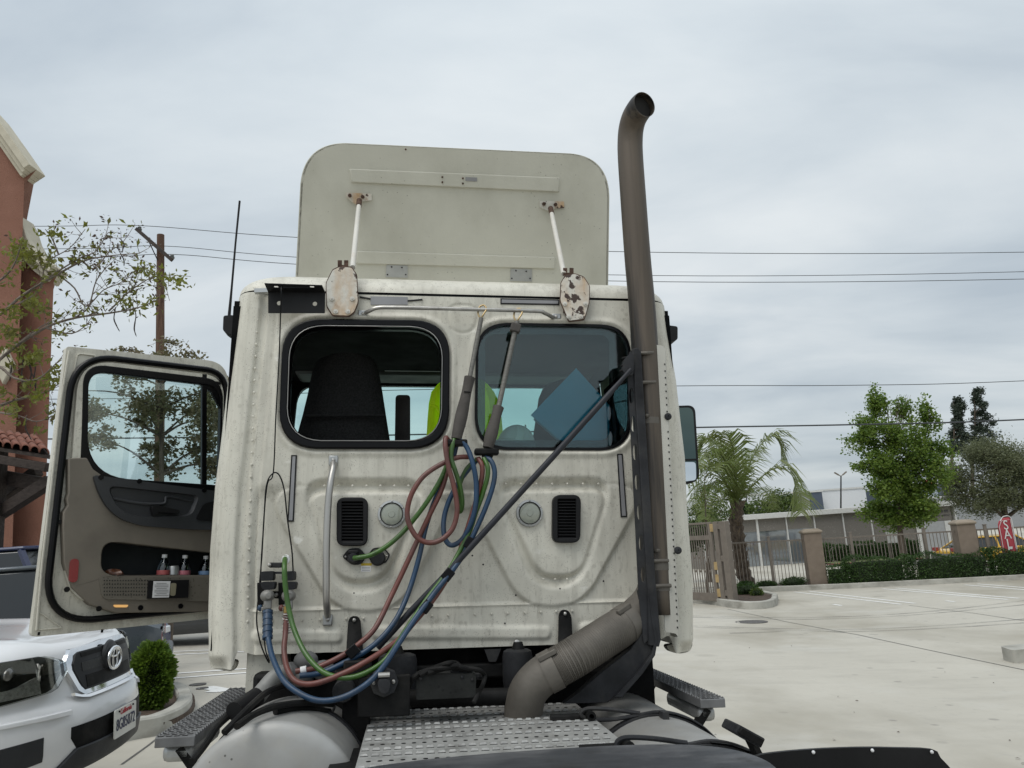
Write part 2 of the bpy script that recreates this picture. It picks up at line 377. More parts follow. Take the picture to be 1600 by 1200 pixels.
GRIME = (0.20, 0.185, 0.15)
m_cab = mat('cab paint weathered', (0.64, 0.62, 0.54), 0.45, var=0.06, scale=3.0, bump=0.04, bscale=25,
            dirt=[(GRIME, 3.0, (6, 6, 0.35), 0.48, 0.88, 0.6), ((0.30, 0.285, 0.24), 2.2, (1, 1, 0.8), 0.54, 0.70, 0.4), ((0.33, 0.31, 0.26), 1.7, (1, 1, 1), 0.5, 0.72, 0.45), (GRIME, 60, (1, 1, 0.25), 0.58, 0.78, 0.6),
                  ((0.80, 0.79, 0.74), 7, (1, 1, 1.6), 0.64, 0.72, 0.6)],
            spots=[((0.08, 0.07, 0.055), 55, 0.15, 0.6), ((0.14, 0.12, 0.095), 120, 0.28, 0.5), ((0.2, 0.18, 0.14), 26, 0.3, 0.25)])
m_fair = mat('fairing underside', (0.57, 0.56, 0.485), 0.6, var=0.05, scale=2, bump=0.06, bscale=60,
             dirt=[((0.33, 0.32, 0.26), 2.5, (1, 1, 0.6), 0.5, 0.8, 0.5)], spots=[((0.15, 0.14, 0.11), 30, 0.12, 0.6)])
m_black = mat('black plastic', (0.010, 0.010, 0.011), 0.5, spec=0.25, var=0.2, bump=0.03, bscale=200)
m_gloss = mat('black rubber gasket', (0.004, 0.004, 0.005), 0.3, var=0.2, spec=0.2)
m_iron = mat('dark painted iron', (0.024, 0.025, 0.028), 0.6, spec=0.25, var=0.25, scale=9, bump=0.1, bscale=60, dirt=[((0.085, 0.08, 0.07), 6, (1, 1, 0.6), 0.5, 0.75, 0.55)])
m_iron2 = mat('greasy black iron', (0.007, 0.007, 0.007), 0.65, spec=0.2, var=0.3, scale=9, bump=0.1, bscale=60, dirt=[((0.03, 0.028, 0.025), 7, (1, 1, 1), 0.5, 0.75, 0.6)])
m_steel = mat('brushed dull steel', (0.42, 0.41, 0.39), 0.35, 0.75, var=0.12, scale=20, stretch=(1, 1, 0.1), dirt=[((0.25, 0.22, 0.18), 9, (1, 1, 0.4), 0.5, 0.8, 0.4)])
m_alu = mat('aluminium', (0.44, 0.45, 0.45), 0.42, 0.7, var=0.12, scale=7, dirt=[((0.22, 0.21, 0.19), 5, (1, 1, 1), 0.48, 0.75, 0.6)], bump=0.05)
m_tank = mat('dusty fuel tank aluminium', (0.36, 0.36, 0.35), 0.55, 0.3, var=0.08, scale=4, dirt=[((0.24, 0.23, 0.21), 3, (1, 1, 1), 0.42, 0.75, 0.8), ((0.35, 0.33, 0.28), 14, (1, 1, 1), 0.5, 0.8, 0.4)], spots=[((0.05, 0.045, 0.04), 22, 0.1, 0.8)])
m_tread = mat('worn tread plate', (0.40, 0.40, 0.385), 0.5, 0.35, var=0.12, scale=12, dirt=[((0.12, 0.115, 0.105), 9, (1, 1, 1), 0.52, 0.75, 0.7)], bump=0.15, bscale=90)
m_chrome = mat('chrome', (0.75, 0.76, 0.78), 0.08, 1.0, var=0.02)
m_exh = mat('heat-stained exhaust steel', (0.105, 0.085, 0.066), 0.5, 0.4, var=0.12, scale=5, stretch=(1.5, 1.5, 0.12),
            dirt=[((0.028, 0.026, 0.025), 3.2, (3, 3, 0.16), 0.46, 0.57, 0.9), ((0.16, 0.13, 0.10), 4, (3, 3, 0.1), 0.58, 0.75, 0.5)])
m_exh2 = mat('sooty exhaust pipe', (0.14, 0.127, 0.109), 0.6, 0.3, var=0.15, scale=6, bump=0.08, bscale=50, dirt=[((0.08, 0.073, 0.063), 5, (1, 1, 1), 0.48, 0.7, 0.6)])
m_shield = mat('pale heat shield', (0.50, 0.49, 0.44), 0.5, 0.15, var=0.06, scale=4, dirt=[((0.30, 0.28, 0.25), 6, (2, 2, 0.5), 0.5, 0.8, 0.5)])
m_strut = mat('stained white strut', (0.62, 0.60, 0.55), 0.5, var=0.05, bump=0.1, bscale=60, dirt=[((0.40, 0.26, 0.13), 6, (1, 1, 0.4), 0.55, 0.85, 0.6)])
m_rusty = mat('rusty white bracket', (0.62, 0.60, 0.54), 0.5, var=0.05, bump=0.2, bscale=40,
              dirt=[((0.46, 0.25, 0.08), 8, (1, 1, 0.35), 0.46, 0.66, 0.75), ((0.28, 0.13, 0.05), 11, (1, 1, 0.7), 0.57, 0.66, 0.7), ((0.06, 0.033, 0.022), 14, (1, 1, 1), 0.60, 0.625, 1.0)])
m_rusty2 = mat('flaking white bracket', (0.62, 0.60, 0.54), 0.5, var=0.05, bump=0.25, bscale=40, dirt=[((0.46, 0.25, 0.08), 8, (1, 1, 0.35), 0.46, 0.68, 0.7), ((0.05, 0.028, 0.02), 10, (1, 1, 1), 0.505, 0.52, 1.0)])
m_rust = mat('bare rust', (0.085, 0.045, 0.028), 0.8, var=0.3, scale=30, bump=0.3, bscale=60)
m_strip = mat('grey reflective strip', (0.26, 0.26, 0.27), 0.4, var=0.08)
m_label = mat('white paper', (0.75, 0.75, 0.76), 0.7, var=0.03)
m_ink = mat('printed ink', (0.06, 0.06, 0.07), 0.7)
m_yellow = mat('yellow print', (0.55, 0.40, 0.03), 0.6)
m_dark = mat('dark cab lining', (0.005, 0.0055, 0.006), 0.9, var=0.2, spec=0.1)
m_grey = mat('grey cab trim', (0.04, 0.046, 0.046), 0.6, var=0.15)
m_taupe = mat('taupe door trim', (0.165, 0.145, 0.118), 0.6, var=0.06, bump=0.08, bscale=300, dirt=[((0.10, 0.088, 0.072), 3, (1, 1, 1), 0.5, 0.8, 0.5)])
m_char = mat('charcoal door trim', (0.030, 0.032, 0.036), 0.5, var=0.1, bump=0.05, bscale=300)
m_bin = mat('dark pocket liner', (0.012, 0.016, 0.018), 0.8)
m_seatf = mat('charcoal seat fabric', (0.034, 0.035, 0.035), 0.95, spec=0.1, var=0.2, scale=120, bump=0.5, bscale=220)
g_tint = glass('tinted rear glass', (0.74, 0.86, 0.85), 0.06)
g_frit = glass('dark glass border', (0.30, 0.35, 0.38), 0.05)
g_door = glass('door glass', (0.86, 0.95, 0.94), 0.11)
g_wind = glass('windshield glass', (0.84, 0.97, 0.95), 0.045)
g_clear = glass('clear plastic', (0.80, 0.86, 0.9), 0.10)

# silhouette of the cab against height, read on both sides
Lpx = [(371,456),(363,520),(352,600),(340,700),(332,760),(324,860),(321,960),(322,1010)]
Rpx = [(1041,477),(1047,520),(1060,595),(1067,658),(1074,716),(1077,790),(1086,900),(1087,993)]
Lp = sorted([(p.z, p.x) for p in (T(x, y, W0+0.08) for x, y in Lpx)]); Rp = sorted([(p.z, p.x) for p in (T(x, y, W0+0.08) for x, y in Rpx)])
def xl(z): return float(np.interp(z, [a for a, _ in Lp], [b for _, b in Lp]))
def xr(z): return float(np.interp(z, [a for a, _ in Rp], [b for _, b in Rp]))
ZB = T(680, 1014, W0).z; ZS = T(680, 463, W0).z; XC = (xl(1.6) + xr(1.6)) / 2
def U(x, y): p = T(x, y, W0); return (p.x, p.z)
def half(z): return (xr(z) - xl(z)) / 2
def sdpoly(X, Z, poly):
    d = np.full(X.shape, 1e9); s = np.ones(X.shape); n = len(poly)
    for i in range(n):
        ax, az = poly[i]; bx, bz = poly[i-1]; ex, ez = bx-ax, bz-az; wx, wz = X-ax, Z-az
        t = np.clip((wx*ex + wz*ez) / (ex*ex + ez*ez), 0, 1); d = np.minimum(d, (wx-ex*t)**2 + (wz-ez*t)**2)
        c1 = Z >= az; c2 = Z < bz; c3 = ex*wz > ez*wx
        fl = (c1 & c2 & c3) | (~c1 & ~c2 & ~c3); s = np.where(fl, -s, s)
    return s * np.sqrt(d)
def rpoly(pts, r): return [(p.x, p.z) for p in fillet([V((a, 0, b)) for a, b in pts], r, 8)]
def sst(x, a, b): t = np.clip((x-a)/(b-a), 0, 1); return t*t*(3-2*t)
WL = [U(443, 499), U(703, 502), U(701, 702), U(435, 702)]         # left window rubber outline
WR = [U(744, 504), U(985, 508), U(987, 704), U(741, 703)]
wl_r = rpoly(WL, 0.17); wr_r = rpoly(WR, 0.15)
# stamped shields, right one read off, left one mirrored about the cab's middle
SB = rpoly([U(780, 770), U(947, 768), U(906, 896), U(845, 898)], 0.07)
SV = rpoly([U(766, 745), U(963, 743), U(912, 921), U(828, 922)], 0.13)
SA = rpoly([U(722, 760), U(1010, 760), U(908, 947), U(818, 948)], 0.16)
MXm = (U(612, 803)[0] + U(827, 802)[0]) / 2
def mir(poly): return [(2*MXm - a, b) for a, b in poly]
NU, NV = 330, 250
us = np.linspace(-1, 1, NU); tz = np.linspace(0, 1, NV)
low = ZB - 0.055*sst(np.abs(us), 0.865, 0.885) + 0.02*sst(np.abs(us), 0.80, 0.86)*(1-sst(np.abs(us), 0.865, 0.885))
Zg = low[None, :] + (ZS - low[None, :]) * tz[:, None]
xlv = np.interp(Zg, [a for a, _ in Lp], [b for _, b in Lp]); xrv = np.interp(Zg, [a for a, _ in Rp], [b for _, b in Rp])
Xg = (xlv + xrv)/2 + (xrv - xlv)/2 * us[None, :]
H = np.zeros_like(Xg)                                             # + is towards the cab (recess)
zt = U(700, 745)[1]
outA = np.minimum(sdpoly(Xg, Zg, SA), sdpoly(Xg, Zg, mir(SA)))
au = np.abs(us)[None, :] + 0*Zg
inpan = 1 - sst(au, 0.80, 0.83)
H += 0.020 * sst(outA, 0.0, 0.016) * (1 - sst(Zg, zt-0.10, zt-0.02)) * inpan * sst(Zg, U(700, 946)[1]-0.008, U(700, 946)[1]+0.008)
for s_ in (lambda p: p, mir):
    dv = sdpoly(Xg, Zg, s_(SV)); db = sdpoly(Xg, Zg, s_(SB))
    H += 0.034 * (1 - sst(dv, -0.045, 0.004)) * sst(db, -0.006, 0.030)
    # small square rim around the vent and lamp area
zl1 = U(700, 946)[1]
H += 0.010 * (1 - sst(Zg, zl1-0.012, zl1)) * inpan * sst(outA, -0.01, 0.012)
for a, b in (((392, 984), (535, 1006)), ((580, 978), (862, 1000)), ((905, 972), (985, 994))):
    q = rpoly([U(*a), U(b[0], a[1]), U(*b), U(a[0], b[1])], 0.03); H -= 0.012 * (1 - sst(sdpoly(Xg, Zg, q), -0.014, 0.006))
for w_ in (wl_r, wr_r):                                           # raised pressed lip round each window
    dw = sdpoly(Xg, Zg, w_); H -= 0.010 * (1 - sst(dw, 0.012, 0.045)); H += 0.012 * (1 - sst(dw, 0.0, 0.016))
tri = rpoly([U(672, 765), U(772, 765), U(738, 800), U(712, 800)], 0.05)
dt_ = sdpoly(Xg, Zg, tri)
H -= 0.012 * (1 - sst(dt_, -0.02, 0.0))
med = rpoly([U(697, 476), U(748, 477), U(742, 520), U(704, 520)], 0.06); dm = sdpoly(Xg, Zg, med); H += 0.005 * (1 - sst(np.abs(dm), 0.0, 0.010))
H += 0.018 * sst(au, 0.842, 0.850) * (1 - sst(au, 0.868, 0.885))  # vertical channel beside the rivet strip
H += 0.007 * sst(au, 0.800, 0.806) * (1 - sst(au, 0.842, 0.85))
tc_ = np.clip((au - 0.90) / 0.10, 0, 1); Yg = W0 + H + 0.16 * (1 - np.sqrt(np.clip(1 - tc_**2.4, 0, 1)))
Yg += 0.05 * (1 - sst(Zg, low[None, :], low[None, :] + 0.06)) * sst(au, 0.885, 0.93)
inside = (sdpoly(Xg, Zg, wl_r) < -0.012) | (sdpoly(Xg, Zg, wr_r) < -0.006)
vs = np.stack([Xg, Yg, Zg], -1).reshape(-1, 3)
fs = []
for i in range(NV-1):
    for j in range(NU-1):
        if inside[i, j] and inside[i+1, j] and inside[i, j+1] and inside[i+1, j+1]: continue
        fs.append((i*NU+j, i*NU+j+1, (i+1)*NU+j+1, (i+1)*NU+j))
wall = MB(); wall.add(vs.tolist(), fs)
rear_wall = wall.build('rear_wall', m_cab, truck, smooth=60, fix=False)
ys = [W0+0.16, W0+0.3, W0+0.5]
YF = W0 + 1.55                                                    # firewall
# sides: a door window on the right, the door opening on the left
ZSILL = T(600, 712, W0).z
for sd_, nm in ((1, 'side_panel'), (-1, 'side_panel')):
    mb = MB(); ed = xr if sd_ > 0 else xl
    zz = np.linspace(float(low[0]), ZS, 30); lo_y = W0 + 0.16
    yy = [lo_y, W0+0.30, W0+0.44]
    mb.grid([[V((ed(z) + sd_*0.0 , y + (0.05 if (y == lo_y and z < float(low[0])+0.03) else 0), z)) for y in yy] for z in zz])
    if sd_ < 0:
        mb.grid([[V((ed(z), y, z)) for y in (W0+0.44, YF)] for z in (ZS-0.12, ZS)])
        mb.grid([[V((ed(z), y, z)) for y in (YF-0.08, YF)] for z in zz])
    else:
        mb.grid([[V((ed(z), y, z)) for y in (W0+0.44, YF)] for z in (ZS-0.12, ZS)])
        mb.grid([[V((ed(z), y, z)) for y in (YF-0.10, YF)] for z in zz])
        mb.grid([[V((ed(z), y, z)) for y in (W0+0.44, W0+0.9, YF-0.10)] for z in np.linspace(float(low[0]), ZSILL, 20)])
        gp_ = MB(); gp_.grid([[V((ed(z)-0.006, y, z)) for y in (W0+0.44, YF-0.10)] for z in np.linspace(ZSILL, ZS-0.12, 8)]); gp_.build('side_window', g_wind, truck)
    mb.build(nm, m_cab, truck, smooth=50)
# roof cap above the seam
mb = MB(); prof = []
def plan(z, inset, y0):
    l, r = xl(ZS)+inset, xr(ZS)-inset
    return fillet([V((l, y0+inset, z)), V((r, y0+inset, z)), V((r, YF-inset*0.5, z)), V((l, YF-inset*0.5, z))], 0.16, 8)
lv = []
for a in range(0, 91, 9):
    c, s = math.cos(rad(a)), math.sin(rad(a)); lv.append(plan(ZS+0.012 + 0.128*s, 0.22*(1-c), W0-0.002))
k = len(lv[0])
for l in lv: l.append(l[0])
mb.grid(lv)
top = [p for p in lv[-1][:-1]]; cen = sum(top, V((0, 0, 0)))/len(top) + V((0, 0, 0.02))
mb.add(top + [cen], [(i, (i+1) % len(top), len(top)) for i in range(len(top))])
mb.build('roof', m_cab, truck, smooth=50)
mb = MB(); a_ = plan(ZS-0.002, 0.006, W0); b_ = plan(ZS-0.002, 0.05, W0); mb.ring(a_, b_, (0, 0, 0.016)); mb.build('roof_seam', m_gloss, truck)
# lining, floor, dash, windshield
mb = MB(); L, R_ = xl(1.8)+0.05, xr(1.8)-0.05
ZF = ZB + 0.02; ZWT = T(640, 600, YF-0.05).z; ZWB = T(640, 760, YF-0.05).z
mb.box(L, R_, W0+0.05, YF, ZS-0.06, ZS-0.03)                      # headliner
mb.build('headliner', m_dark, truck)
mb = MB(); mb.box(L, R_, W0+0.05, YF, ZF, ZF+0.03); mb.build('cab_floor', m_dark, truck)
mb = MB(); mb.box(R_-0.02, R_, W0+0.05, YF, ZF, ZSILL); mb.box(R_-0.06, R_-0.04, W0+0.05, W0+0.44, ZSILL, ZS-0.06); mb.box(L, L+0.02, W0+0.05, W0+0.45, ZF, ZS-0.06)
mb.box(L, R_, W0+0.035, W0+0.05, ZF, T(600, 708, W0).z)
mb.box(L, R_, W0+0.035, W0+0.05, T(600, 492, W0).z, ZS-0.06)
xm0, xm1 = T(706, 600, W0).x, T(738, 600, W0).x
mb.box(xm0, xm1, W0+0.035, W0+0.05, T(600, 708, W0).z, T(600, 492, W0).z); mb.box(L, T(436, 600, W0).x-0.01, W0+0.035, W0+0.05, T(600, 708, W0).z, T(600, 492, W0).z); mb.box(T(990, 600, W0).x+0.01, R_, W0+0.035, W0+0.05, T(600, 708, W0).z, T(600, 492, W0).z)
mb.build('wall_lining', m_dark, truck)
mb = MB(); xl_, xr_ = L, R_
outl = [V((xl(z)+0.005, YF, z)) for z in np.linspace(ZS, ZF-0.1, 8)] + [V((xr(z)-0.005, YF, z)) for z in np.linspace(ZF-0.1, ZS, 8)]
hole = fillet([V((xl_+0.05, YF, ZWB)), V((xr_-0.05, YF, ZWB)), V((xr(ZWT)-0.09, YF, ZWT)), V((xl(ZWT)+0.09, YF, ZWT))], 0.12, 6)
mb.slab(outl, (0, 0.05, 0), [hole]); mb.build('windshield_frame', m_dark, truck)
mb = MB(); mb.slab([p + V((0, 0.02, 0)) for p in hole], (0, 0.006, 0)); mb.build('windshield', g_wind, truck)
mb = MB(); mb.box(L, R_, YF-0.45, YF-0.02, ZF+0.3, ZWB+0.06); mb.build('dashboard', m_grey, truck, bevel=0.05)
mb = MB(); mb.box(L+0.1, R_-0.1, YF-0.30, YF-0.02, ZWT+0.005, ZWT+0.09); mb.build('overhead_console', m_grey, truck, bevel=0.03)
mb = MB(); mb.box(T(600, 590, YF-0.3).x, T(690, 590, YF-0.3).x, YF-0.33, YF-0.301, ZWT+0.02, ZWT+0.05); mb.build('sun_visor', m_strip, truck, bevel=0.005)
# roof console lamp
p = T(592, 520, W0+0.7); mb = MB(); mb.ell(p, (0.035, 0.03, 0.012)); mb.build('dome_lamp', mat('warm dome lamp', (0.5, 0.25, 0.1), 0.4, emit=(1.0, 0.35, 0.1, 0.5)), truck)
# driver seat, folding armrest and passenger seat
def seat(px, Y, name):
    s_ = MB(); n = 20; rows = []
    for i, (xa, xb, y) in enumerate(px):
        a, b = T(xa, y, Y), T(xb, y, Y); row = []
        for j in range(n):
            t = j/(n-1); c = a.lerp(b, t); e = (1 - abs(2*t-1)**4)
            row.append(c + V((0, -0.06*e, 0)))
        for j in range(n):
            t = 1 - j/(n-1); c = a.lerp(b, t); e = (1 - abs(2*t-1)**4); row.append(c + V((0, 0.10*e + 0.01, 0)))
        row.append(row[0]); rows.append(row)
    s_.grid(rows); s_.add(rows[0][:-1], [tuple(range(len(rows[0])-1))]); return s_.build(name, m_seatf, truck, smooth=60)
st_ = seat([(528, 556, 555.5), (512, 574, 557), (500, 583, 561), (493, 588, 568), (488, 592, 580), (481, 598, 615), (473, 603, 648), (464, 608, 680), (458, 612, 705), (450, 618, 760)], W0+0.42, 'driver_seat')
mb = MB(); a = T(478, 650, W0+0.34); b = T(600, 649, W0+0.34); mb.tube([a, a.lerp(b, .5) + V((0, -0.012, 0)), b], 0.008, 8); mb.build('seat_seam', m_seatf, st_)
mb = MB(); mb.slab(fillet([T(618, 617, W0+0.5), T(641, 617, W0+0.5), T(641, 740, W0+0.5), T(616, 740, W0+0.5)], [0.02, 0.02, 0, 0], 4), (0, 0.09, 0)); mb.build('armrest', mat('brown black vinyl', (0.030, 0.026, 0.023), 0.7, bump=0.3, bscale=120), truck, bevel=0.01)
seat([(872, 888, 596), (858, 902, 599), (848, 912, 608), (842, 920, 622), (838, 928, 650), (832, 936, 690), (826, 944, 720), (818, 952, 770)], W0+0.62, 'passenger_seat')

# windows
def wring(pts, r, dy0, dy1, shr):
    o = [V((a, W0+dy0, b)) for a, b in rpoly(pts, r)]
    cx = sum(p.x for p in o)/len(o); cz = sum(p.z for p in o)/len(o); w = max(p.x for p in o)-cx; h = max(p.z for p in o)-cz
    i = [V((cx+(p.x-cx)*(1-shr/w), W0+dy0, cz+(p.z-cz)*(1-shr/h))) for p in o]
    return o, i
wf = bpy.data.objects.new('open_window', None); COL.objects.link(wf); wf.parent = truck
o, i = wring(WL, 0.17, -0.022, 0, 0.036); mb = MB(); mb.ring(o, i, (0, 0.06, 0)); mb.build('rubber_frame', m_gloss, wf, bevel=0.008)
o2 = [p + V((0, 0.012, 0)) for p in i]; cx = sum(p.x for p in o2)/len(o2); cz = sum(p.z for p in o2)/len(o2)
mb = MB(); mb.tube([V((cx+(p.x-cx)*1.0, p.y-0.013, cz+(p.z-cz)*1.0)) for p in o2], 0.0022, 6, closed=True); mb.build('bright_trim', m_steel, wf)
mb = MB(); i3 = [V((cx+(p.x-cx)*0.985, p.y+0.04, cz+(p.z-cz)*0.985)) for p in i]; mb.ring([p + V((0, 0.045, 0)) for p in i], i3, (0, 0.03, 0)); mb.build('inner_frame', m_gloss, wf)
wg = bpy.data.objects.new('tinted_window', None); COL.objects.link(wg); wg.parent = truck
o, i = wring(WR, 0.15, -0.005, 0, 0.013); mb = MB(); mb.ring(o, i, (0, 0.03, 0)); mb.build('rubber_frame', m_gloss, wg)
def px_rr(x0, y0, x1, y1, r, Y, n=6): return fillet([T(x0, y0, Y), T(x1, y0+2, Y), T(x1, y1, Y), T(x0, y1, Y)], r, n)
pane = [p + V((0, 0.013, 0)) for p in i]
cen_hole = px_rr(757, 521, 951, 688, 0.06, W0+0.012)
mb = MB(); mb.slab(pane, (0, 0.004, 0)); mb.build('pane', g_tint, wg)
fr = px_rr(746, 507, 982, 701, 0.14, W0+0.022)
hole2 = px_rr(758, 521, 952, 688, 0.05, W0+0.022)
mb = MB(); mb.ring(fr, hole2, (0, 0.003, 0)); mb.build('dark_border', g_frit, wg)
# rivets
mb = MB()
def rivet(x, y): mb.ell(T(x, y, W0+0.004), (0.0058, 0.0045, 0.0058), 8, 5)
for t in np.linspace(0, 1, 26): rivet(402 - 15*t - 2*math.sin(3.1*t), 500 + 471*t)
for t in np.linspace(0, 1, 12): rivet(1002 - 0*t, 500 + 0*t) if False else None
for x in (425, 472, 500, 541, 568, 590, 620, 648, 675, 700, 742, 768, 793, 820, 845, 869, 894, 957, 975): rivet(x, 971 - (x-425)*0.035)
for x in np.linspace(507, 660, 8): rivet(x, 759)
for x in np.linspace(790, 935, 7): rivet(x, 756)
for x in np.linspace(830, 886, 4): rivet(x, 905)
r_ = mb.build('rivets', m_cab, truck); r_['kind'] = 'stuff'
mb = MB()
for (x, y) in ((789, 974), (827, 924), (887, 924), (869, 887), (816, 921), (806, 930), (875, 920), (553, 927), (640, 930), (790, 854), (755, 882), (738, 868), (943, 908)):
    mb.ell(T(x, y, W0+0.003), (0.0042, 0.003, 0.0042), 8, 5)
d_ = mb.build('plug_holes', m_black, truck); d_['kind'] = 'stuff'
# vents
for (x0, y0, x1, y1) in ((526, 777, 575, 853), (864, 773, 908, 848)):
    v = bpy.data.objects.new('air_vent', None); COL.objects.link(v); v.parent = truck
    o = fillet([T(x0, y0, W0-0.034), T(x1, y0, W0-0.034), T(x1-1, y1, W0-0.034), T(x0-0.5, y1, W0-0.034)], 0.035, 6)
    i = fillet([T(x0+8, y0+7, W0-0.034), T(x1-8, y0+7, W0-0.034), T(x1-8, y1-7, W0-0.034), T(x0+8, y1-7, W0-0.034)], 0.004, 6)
    mb = MB(); mb.ring(o, i, (0, 0.045, 0)); mb.build('vent_frame', m_black, v, bevel=0.004)
    mb = MB(); mb.slab([p + V((0, 0.026, 0)) for p in i], (0, 0.003, 0)); mb.build('vent_back', m_iron2, v)
    for q in range(13):
        y = y0 + 9 + (y1-y0-18)*q/12; a, b = T(x0+8, y, W0-0.02), T(x1-8, y, W0-0.02)
        mb = MB(); mb.add([a + V((0, -0.010, -0.004)), b + V((0, -0.010, -0.004)), b + V((0, 0.008, 0.006)), a + V((0, 0.008, 0.006)), a + V((0, -0.010, -0.0065)), b + V((0, -0.010, -0.0065)), b + V((0, 0.008, 0.0035)), a + V((0, 0.008, 0.0035))],
                         [(0,1,2,3), (7,6,5,4), (0,4,5,1), (2,6,7,3), (0,3,7,4), (1,5,6,2)]); mb.build('slat', m_black, v, smooth=0)
# round work lamps
m_lens = mat('clear grey lamp lens', (0.30, 0.32, 0.27), 0.12, var=0.05, coat=1.0, spots=[((0.16, 0.17, 0.14), 90, 0.3, 0.4)])
for (x, y, r) in ((612, 803.5, 22), (827, 802, 21)):
    l = bpy.data.objects.new('round_lamp', None); COL.objects.link(l); l.parent = truck
    c = T(x, y, W0); rr = (T(x+r, y, W0)-c).length
    mb = MB(); mb.lathe(c, (0, -1, 0), [(-0.01, rr), (0.008, rr), (0.016, rr*0.97), (0.018, rr*0.82), (0.010, rr*0.80), (0.0, rr*0.80)], 32); mb.build('chrome_ring', m_alu, l)
    mb = MB(); mb.lathe(c, (0, -1, 0), [(0.006, rr*0.79), (0.013, rr*0.78), (0.017, rr*0.6), (0.018, rr*0.25), (0.020, rr*0.22), (0.020, 0.001)], 28); mb.build('lens', m_lens, l)
    mb = MB(); mb.lathe(c, (0, -1, 0), [(0.004, rr*0.84), (0.0185, rr*0.83), (0.0185, rr*0.77), (0.004, rr*0.77)], 28, False); mb.build('gasket', m_black, l)
    for q in range(6):
        a = q*math.pi/3 + 0.5; mb = MB(); mb.ell(c + V((math.cos(a)*rr*0.9, -0.018, math.sin(a)*rr*0.9)), (0.004, 0.003, 0.004), 8, 5); mb.build('screw', m_steel, l)
# plug sockets
s_ = bpy.data.objects.new('plug_socket', None); COL.objects.link(s_); s_.parent = truck
mb = MB(); mb.slab(fillet([T(x, y, W0-0.016) for x, y in ((534, 870), (545, 857), (562, 856), (573, 869), (564, 882), (550, 883))], 0.012, 3), (0, 0.02, 0)); mb.build('socket_plate', m_black, s_, bevel=0.003)
mb = MB(); c = T(552, 872, W0-0.016); mb.lathe(c, (0, -1, 0), [(0, 0.026), (0.02, 0.024), (0.03, 0.018), (0.045, 0.015)], 16); mb.build('plug', m_iron, s_)
mb = MB(); mb.box(c.x-0.022, c.x+0.022, W0-0.04, W0-0.015, c.z+0.018, c.z+0.034); mb.build('socket_cap', m_black, s_, bevel=0.004)
for x in (540, 568): mb = MB(); mb.ell(T(x, 870, W0-0.019), 0.005, 8, 5); mb.build('screw', m_steel, s_)
s_ = bpy.data.objects.new('capped_socket', None); COL.objects.link(s_); s_.parent = truck
o = fillet([T(x, y, W0-0.014) for x, y in ((573, 869), (583, 856), (600, 855), (610, 867), (603, 880), (583, 881))], 0.01, 3); c = sum(o, V())/len(o)
mb = MB(); mb.ring(o, [c + (p-c)*0.87 for p in o], (0, 0.018, 0)); mb.build('socket_plate', m_black, s_)
mb = MB(); c = T(590, 872, W0-0.02); mb.lathe(c, (0, -1, 0), [(-0.02, 0.034), (0.012, 0.033), (0.018, 0.028), (0.018, 0.001)], 20); mb.build('round_cap', m_iron, s_)
for x in (578, 605): mb = MB(); mb.ell(T(x, 869, W0-0.012), 0.005, 8, 5); mb.build('screw', m_steel, s_)
s_ = bpy.data.objects.new('warning_label', None); COL.objects.link(s_); s_.parent = truck
mb = MB(); mb.slab([T(564, 884, W0-0.0015), T(580, 884, W0-0.0015), T(579, 893, W0-0.0015), T(564, 893, W0-0.0015)], (0, 0.003, 0)); mb.build('label_paper', m_label, s_)
mb = MB(); mb.slab([T(564, 880, W0-0.0015), T(581, 880, W0-0.0015), T(580.5, 883.8, W0-0.0015), T(564, 883.8, W0-0.0015)], (0, 0.003, 0)); mb.build('yellow_band', m_yellow, s_)
for q in range(3): mb = MB(); y = 886 + q*2.4; mb.slab([T(565.5, y, W0-0.0022), T(578, y, W0-0.0022), T(578, y+0.9, W0-0.0022), T(565.5, y+0.9, W0-0.0022)], (0, 0.001, 0)); mb.build('print_line', m_strip, s_)
# strips
for pts in (((455, 711), (464, 711), (459, 815), (449, 815)), ((964, 709), (973, 709), (980, 808), (970, 808)), ((782, 466), (874, 468), (874, 476.5), (782, 475))):
    q = [T(x, y, W0-0.004) for x, y in pts]; c = sum(q, V())/4
    s_ = bpy.data.objects.new('reflective_strip', None); COL.objects.link(s_); s_.parent = truck
    mb = MB(); mb.slab(q, (0, 0.008, 0)); mb.build('strip_edge', m_black, s_)
    dx = 0.006; inn = [p + V((dx if p.x < c.x else -dx, -0.001, dx if p.z < c.z else -dx)) for p in q]
    mb = MB(); mb.slab(inn, (0, 0.004, 0)); mb.build('strip_face', m_strip, s_)
mb = MB(); mb.slab([T(579, 463, W0-0.004), T(637, 464, W0-0.004), T(637, 476, W0-0.004), T(579, 476, W0-0.004)], (0, 0.006, 0)); mb.build('grey_patch', m_strip, truck)
mb = MB(); mb.tube([T(562, 464, W0-0.004), T(579, 467, W0-0.004)], 0.004, 6); mb.build('wire_stub', m_iron, truck); mb = MB(); mb.tube([T(637, 470, W0-0.004), T(650, 469, W0-0.004), T(660, 468, W0-0.004)], 0.004, 6); mb.build('wire_stub', m_iron, truck)
